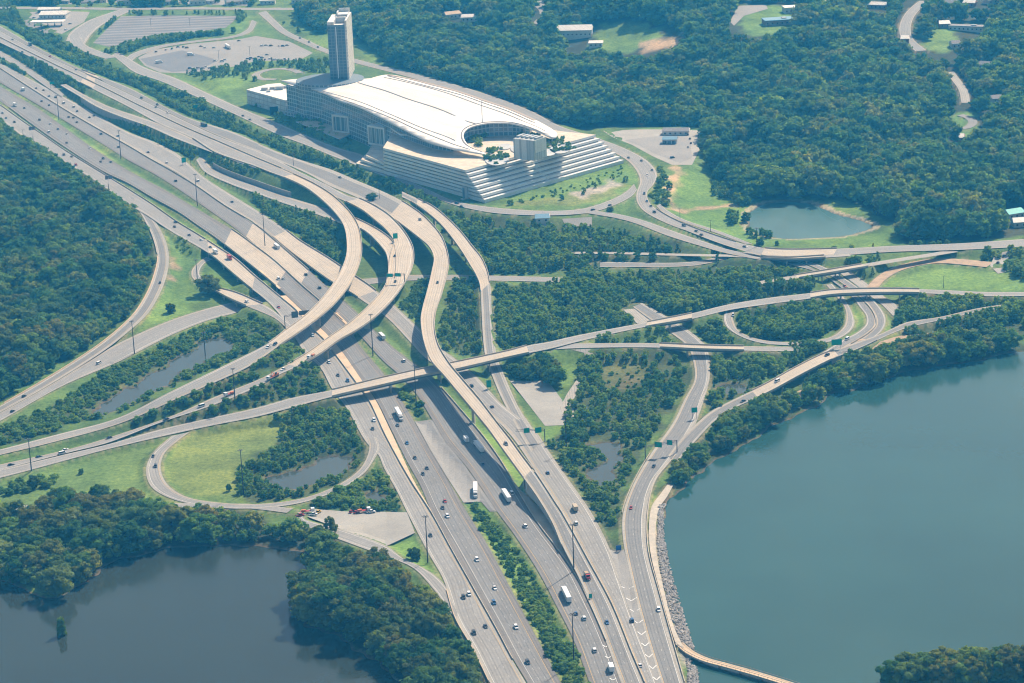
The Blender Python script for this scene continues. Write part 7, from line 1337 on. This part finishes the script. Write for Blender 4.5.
# ------------------------------------------------------------------ light poles
POLES = [(59, 120, 27, 'by the upper grass median near the pale lanes'), (121, 159, 29, 'on the grass median beside a dark car'), (197.4, 206, 30, 'on the grass median before the tan bridges'), (265.5, 252.5, 34, 'beside the white coach on the bridges'), (373, 356, 32, 'on the green strip in front of the gantry flyover'),
         (416.5, 408, 31, 'on the brushy island under the overpass'), (574, 571.5, 29, 'on the tan wedge beside the red tipper'), (574, 664.5, 29, 'in the long median hedge'), (427.8, 562.5, 29, 'on the grass triangle below the plaza'), (198, 288, 24, 'beside the hook of the slip road'), (134.5, 354, 26, 'between curving exit and dipping road'),
         (31.5, 471, 22, 'above the clump on the grass near the cove'), (243.7, 494.5, 30, 'on the mown loop field'), (235, 400, 23, 'between two fanning ramps by the flatbed'), (205.5, 358, 20, 'at the end of the long narrow pond'), (757, 253.5, 22, 'at the corner of the reservoir pond'), (943.6, 288, 10, 'on the open field inside the dirt track'),
         (680, 218, 9, 'behind the upper bend of the sweeping road'), (710.5, 231.5, 10, 'halfway along the sweeping road'), (566.5, 452, 26, 'beside the oval thicket edge'), (293.5, 166, 12, 'at the nose of the raised highway split'), (379.5, 199, 14, 'beside the split of the tall flyover'), (23.5, 139, 10, 'at the wood edge by the outermost lanes'), (191, 166, 8, 'next to the small green exit sign'), (151, 26, 10, 'in the striped parking lot'), (190, 26, 10, 'in the middle of the striped parking lot'), (219, 60, 12, 'in the pale parking lot'), (250, 56, 12, 'by the casino end of the pale parking lot')]
def pole(x, y, h, where):
    p = D(x, y); 
    for r in ROADS.values():
        pass
    root = tag(empty('street_lamp', tuple(p)), ('tall mast light ' if h > 18 else 'slim lamp post ') + where, 'light pole', 'light poles of the interchange'); m = MB(); m.tube((0, 0, -.5), (0, 0, h), .42 if h > 18 else .25, .2 if h > 18 else .12, M_DARKM, 8); m.build('pole', root)
    m = MB()
    for k in range(6 if h > 18 else 2): a = k * math.pi / (3 if h > 18 else 1); m.tube((0, 0, h - .3), (1.5 * math.cos(a), 1.5 * math.sin(a), h - .1), .09, .09, M_DARKM, 5); m.box((1.5 * math.cos(a), 1.5 * math.sin(a), h - .2), (.8, .5, .3), M_SIGNB, a)
    m.build('lamp_head', root)
for q in POLES: pole(*q)
p = P(483, 137, ZD); sp = tag(empty('flagpole', tuple(p)), 'slender white mast rising in front of the curved courtyard', 'mast'); m = MB(); m.tube((0, 0, -1), (0, 0, 36), .5, .15, M_STEEL, 8); m.build('pole', sp)
# ------------------------------------------------------------------ signs
def sign_panel(root, c, w, h, rz, front, name='sign_panel'):
    m = MB(); m.box(c, (w, .18, h), M_SIGNB, rz); ca, sa = math.cos(rz), math.sin(rz); o = (c[0] + sa * .12, c[1] - ca * .12, c[2]); pn = m.build(name, root)
    if front:
        f = MB(); f.box(o, (w - .15, .06, h - .15), front, rz); f.build('sign_face', pn)
def gantry(a, b, za, panels, rz, label, front, posts=(1, 1), height=8.0):
    """Overhead sign bridge between two ground points."""
    pa, pb = np.array(a), np.array(b); o = (pa + pb) / 2; root = tag(empty('sign_gantry', tuple(o)), label, 'road sign', 'signs over the roads'); pa = pa - o; pb = pb - o; zt_ = max(pa[2], pb[2]) + height
    for q, on in ((pa, posts[0]), (pb, posts[1])):
        if on: m = MB(); m.tube((q[0], q[1], q[2] - 1), (q[0], q[1], zt_ + .6), .35, .3, M_STEEL, 8); m.build('post', root)
    m = MB()
    for dz in (-.5, .5): m.tube((pa[0], pa[1], zt_ + dz), (pb[0], pb[1], zt_ + dz), .16, .16, M_STEEL, 6)
    n = 8
    for k in range(n): u, v = k / n, (k + 1) / n; q0 = pa + (pb - pa) * u; q1 = pa + (pb - pa) * v; s = 1 if k % 2 else -1; m.tube((q0[0], q0[1], zt_ - .5 * s), (q1[0], q1[1], zt_ + .5 * s), .08, .08, M_STEEL, 4)
    m.build('truss', root)
    for t, w, h in panels: q = pa + (pb - pa) * t; sign_panel(root, (q[0] + math.sin(rz) * .45, q[1] - math.cos(rz) * .45, zt_), w, h, rz, front)
def onroad(key, f, x, y): r = ROADS[key]; i = r.idx(x, y); return r.at(f)[i]
gantry(onroad('upper', 1.0, 545, 443) + np.array([1.5, 0, 0]), onroad('upper', 0.0, 518, 441), 0, [(.22, 4.4, 3.8), (.62, 4.0, 3.4)], .25, 'gantry with two green panels over the straight ramp', M_GREEN, (1, 0))
gantry(onroad('bay_road', 0.0, 643, 455) + np.array([-1.5, 0, 0]), onroad('bay_road', 1.0, 664, 455), 0, [(.42, 5.0, 3.6), (.78, 3.8, 3.4)], -.4, 'gantry with two green panels over the bay road', M_GREEN, (1, 1))
gantry(onroad('high_mid', 0.0, 388, 284), onroad('high_mid', 1.0, 404, 284), 0, [(.22, 5.6, 2.8), (.66, 5.0, 2.8)], -.25, 'green gantry across the wide flyover', M_GREEN, (1, 1), 7)
gantry(onroad('outer', 0.0, 276, 324) + np.array([-3, 0, 0]), onroad('inner', 0.0, 303, 317), 0, [(.34, 5.0, 5.0), (.72, 11.0, 3.4)], .2, 'gantry with two blank sign backs beside the long flyover', None, (1, 1), 9)
gantry(onroad('outer', 0.0, 23, 139) + np.array([-2, 0, 0]), onroad('outer', 0.55, 28, 136), 0, [(.8, 6.5, 3.4)], .5, 'cantilever sign back at the wood edge over the outermost lanes', None, (1, 0), 8.5)
gantry(onroad('outer', 0.0, 100, 187) + np.array([-2, 0, 0]), onroad('outer', 0.55, 108, 184), 0, [(.8, 7.0, 3.4)], .5, 'cantilever sign back before the curving exit leaves', None, (1, 0), 7.5)
def post_sign(x, y, w, h, hh, label, mat, rz=0.0, z=None):
    p = D(x, y) if z is None else P(x, y, z); root = tag(empty('road_sign', tuple(p)), label, 'road sign', 'signs beside the roads')
    for s in (-1, 1): m = MB(); m.tube((s * w * .35 * math.cos(rz), s * w * .35 * math.sin(rz), -.6), (s * w * .35 * math.cos(rz), s * w * .35 * math.sin(rz), hh + h * .5), .14, .12, M_STEEL, 6); m.build('post', root)
    sign_panel(root, (math.sin(rz) * .3, -math.cos(rz) * .3, hh), w, h, rz, mat)
for a in [(694.5, 419, 4.0, 3.6, 6.5, 'green sign where the shore road meets the bay road', M_GREEN, .1), (836.6, 350, 7.6, 4.4, 6.0, 'wide green sign above the head of the sloping bay bridge', M_GREEN, .1), (395.5, 241, 4.0, 4.6, 4.5, 'green exit sign in the nose of the wide flyover', M_GREEN, .2, 14.6), (489, 389, 3.4, 5.2, 4.0, 'tall green sign on the grass below the overpass', M_GREEN, .1), (590.5, 600, 1.9, 2.6, 2.6, 'small green sign on the tan wedge', M_GREEN, .2), (618.6, 552, 3.2, 3.2, 2.8, 'blue sign at the tip of the marsh verge', M_BLUE, .1),
          (42.5, 46, 6, 4, 7, 'green sign among the trees beside the far raised lanes', M_GREEN, .4), (52.5, 89, 5.5, 3, 7, 'green sign in the hedge by the frontage road', M_GREEN, .4), (196, 114, 5.5, 6, 7, 'green sign in front of the avenue trees', M_GREEN, .4), (184, 165, 4.4, 5, 5, 'green exit sign on the sliver beside the low ramp', M_GREEN, .4), (545, 335, 4, 4, 5, 'green sign in the scrub above the overpass', M_GREEN, .1)]: post_sign(*a)
# traffic cones at work on the gravel plaza edge and a yellow barrel on the lane shoulder
for x, y, lab in ((302, 361.5, None), (301.5, 242, 'small orange marker post on the upper lanes shoulder')):
    if lab: p = D(x, y); m = MB(); m.tube((0, 0, 0), (0, 0, 4.5), .7, .45, paint('yellow'), 8); m.box((0, 0, .1), (2, 2, .2), M_DARKM); tag(m.build('marker_post', None, tuple(p)), lab, 'marker')
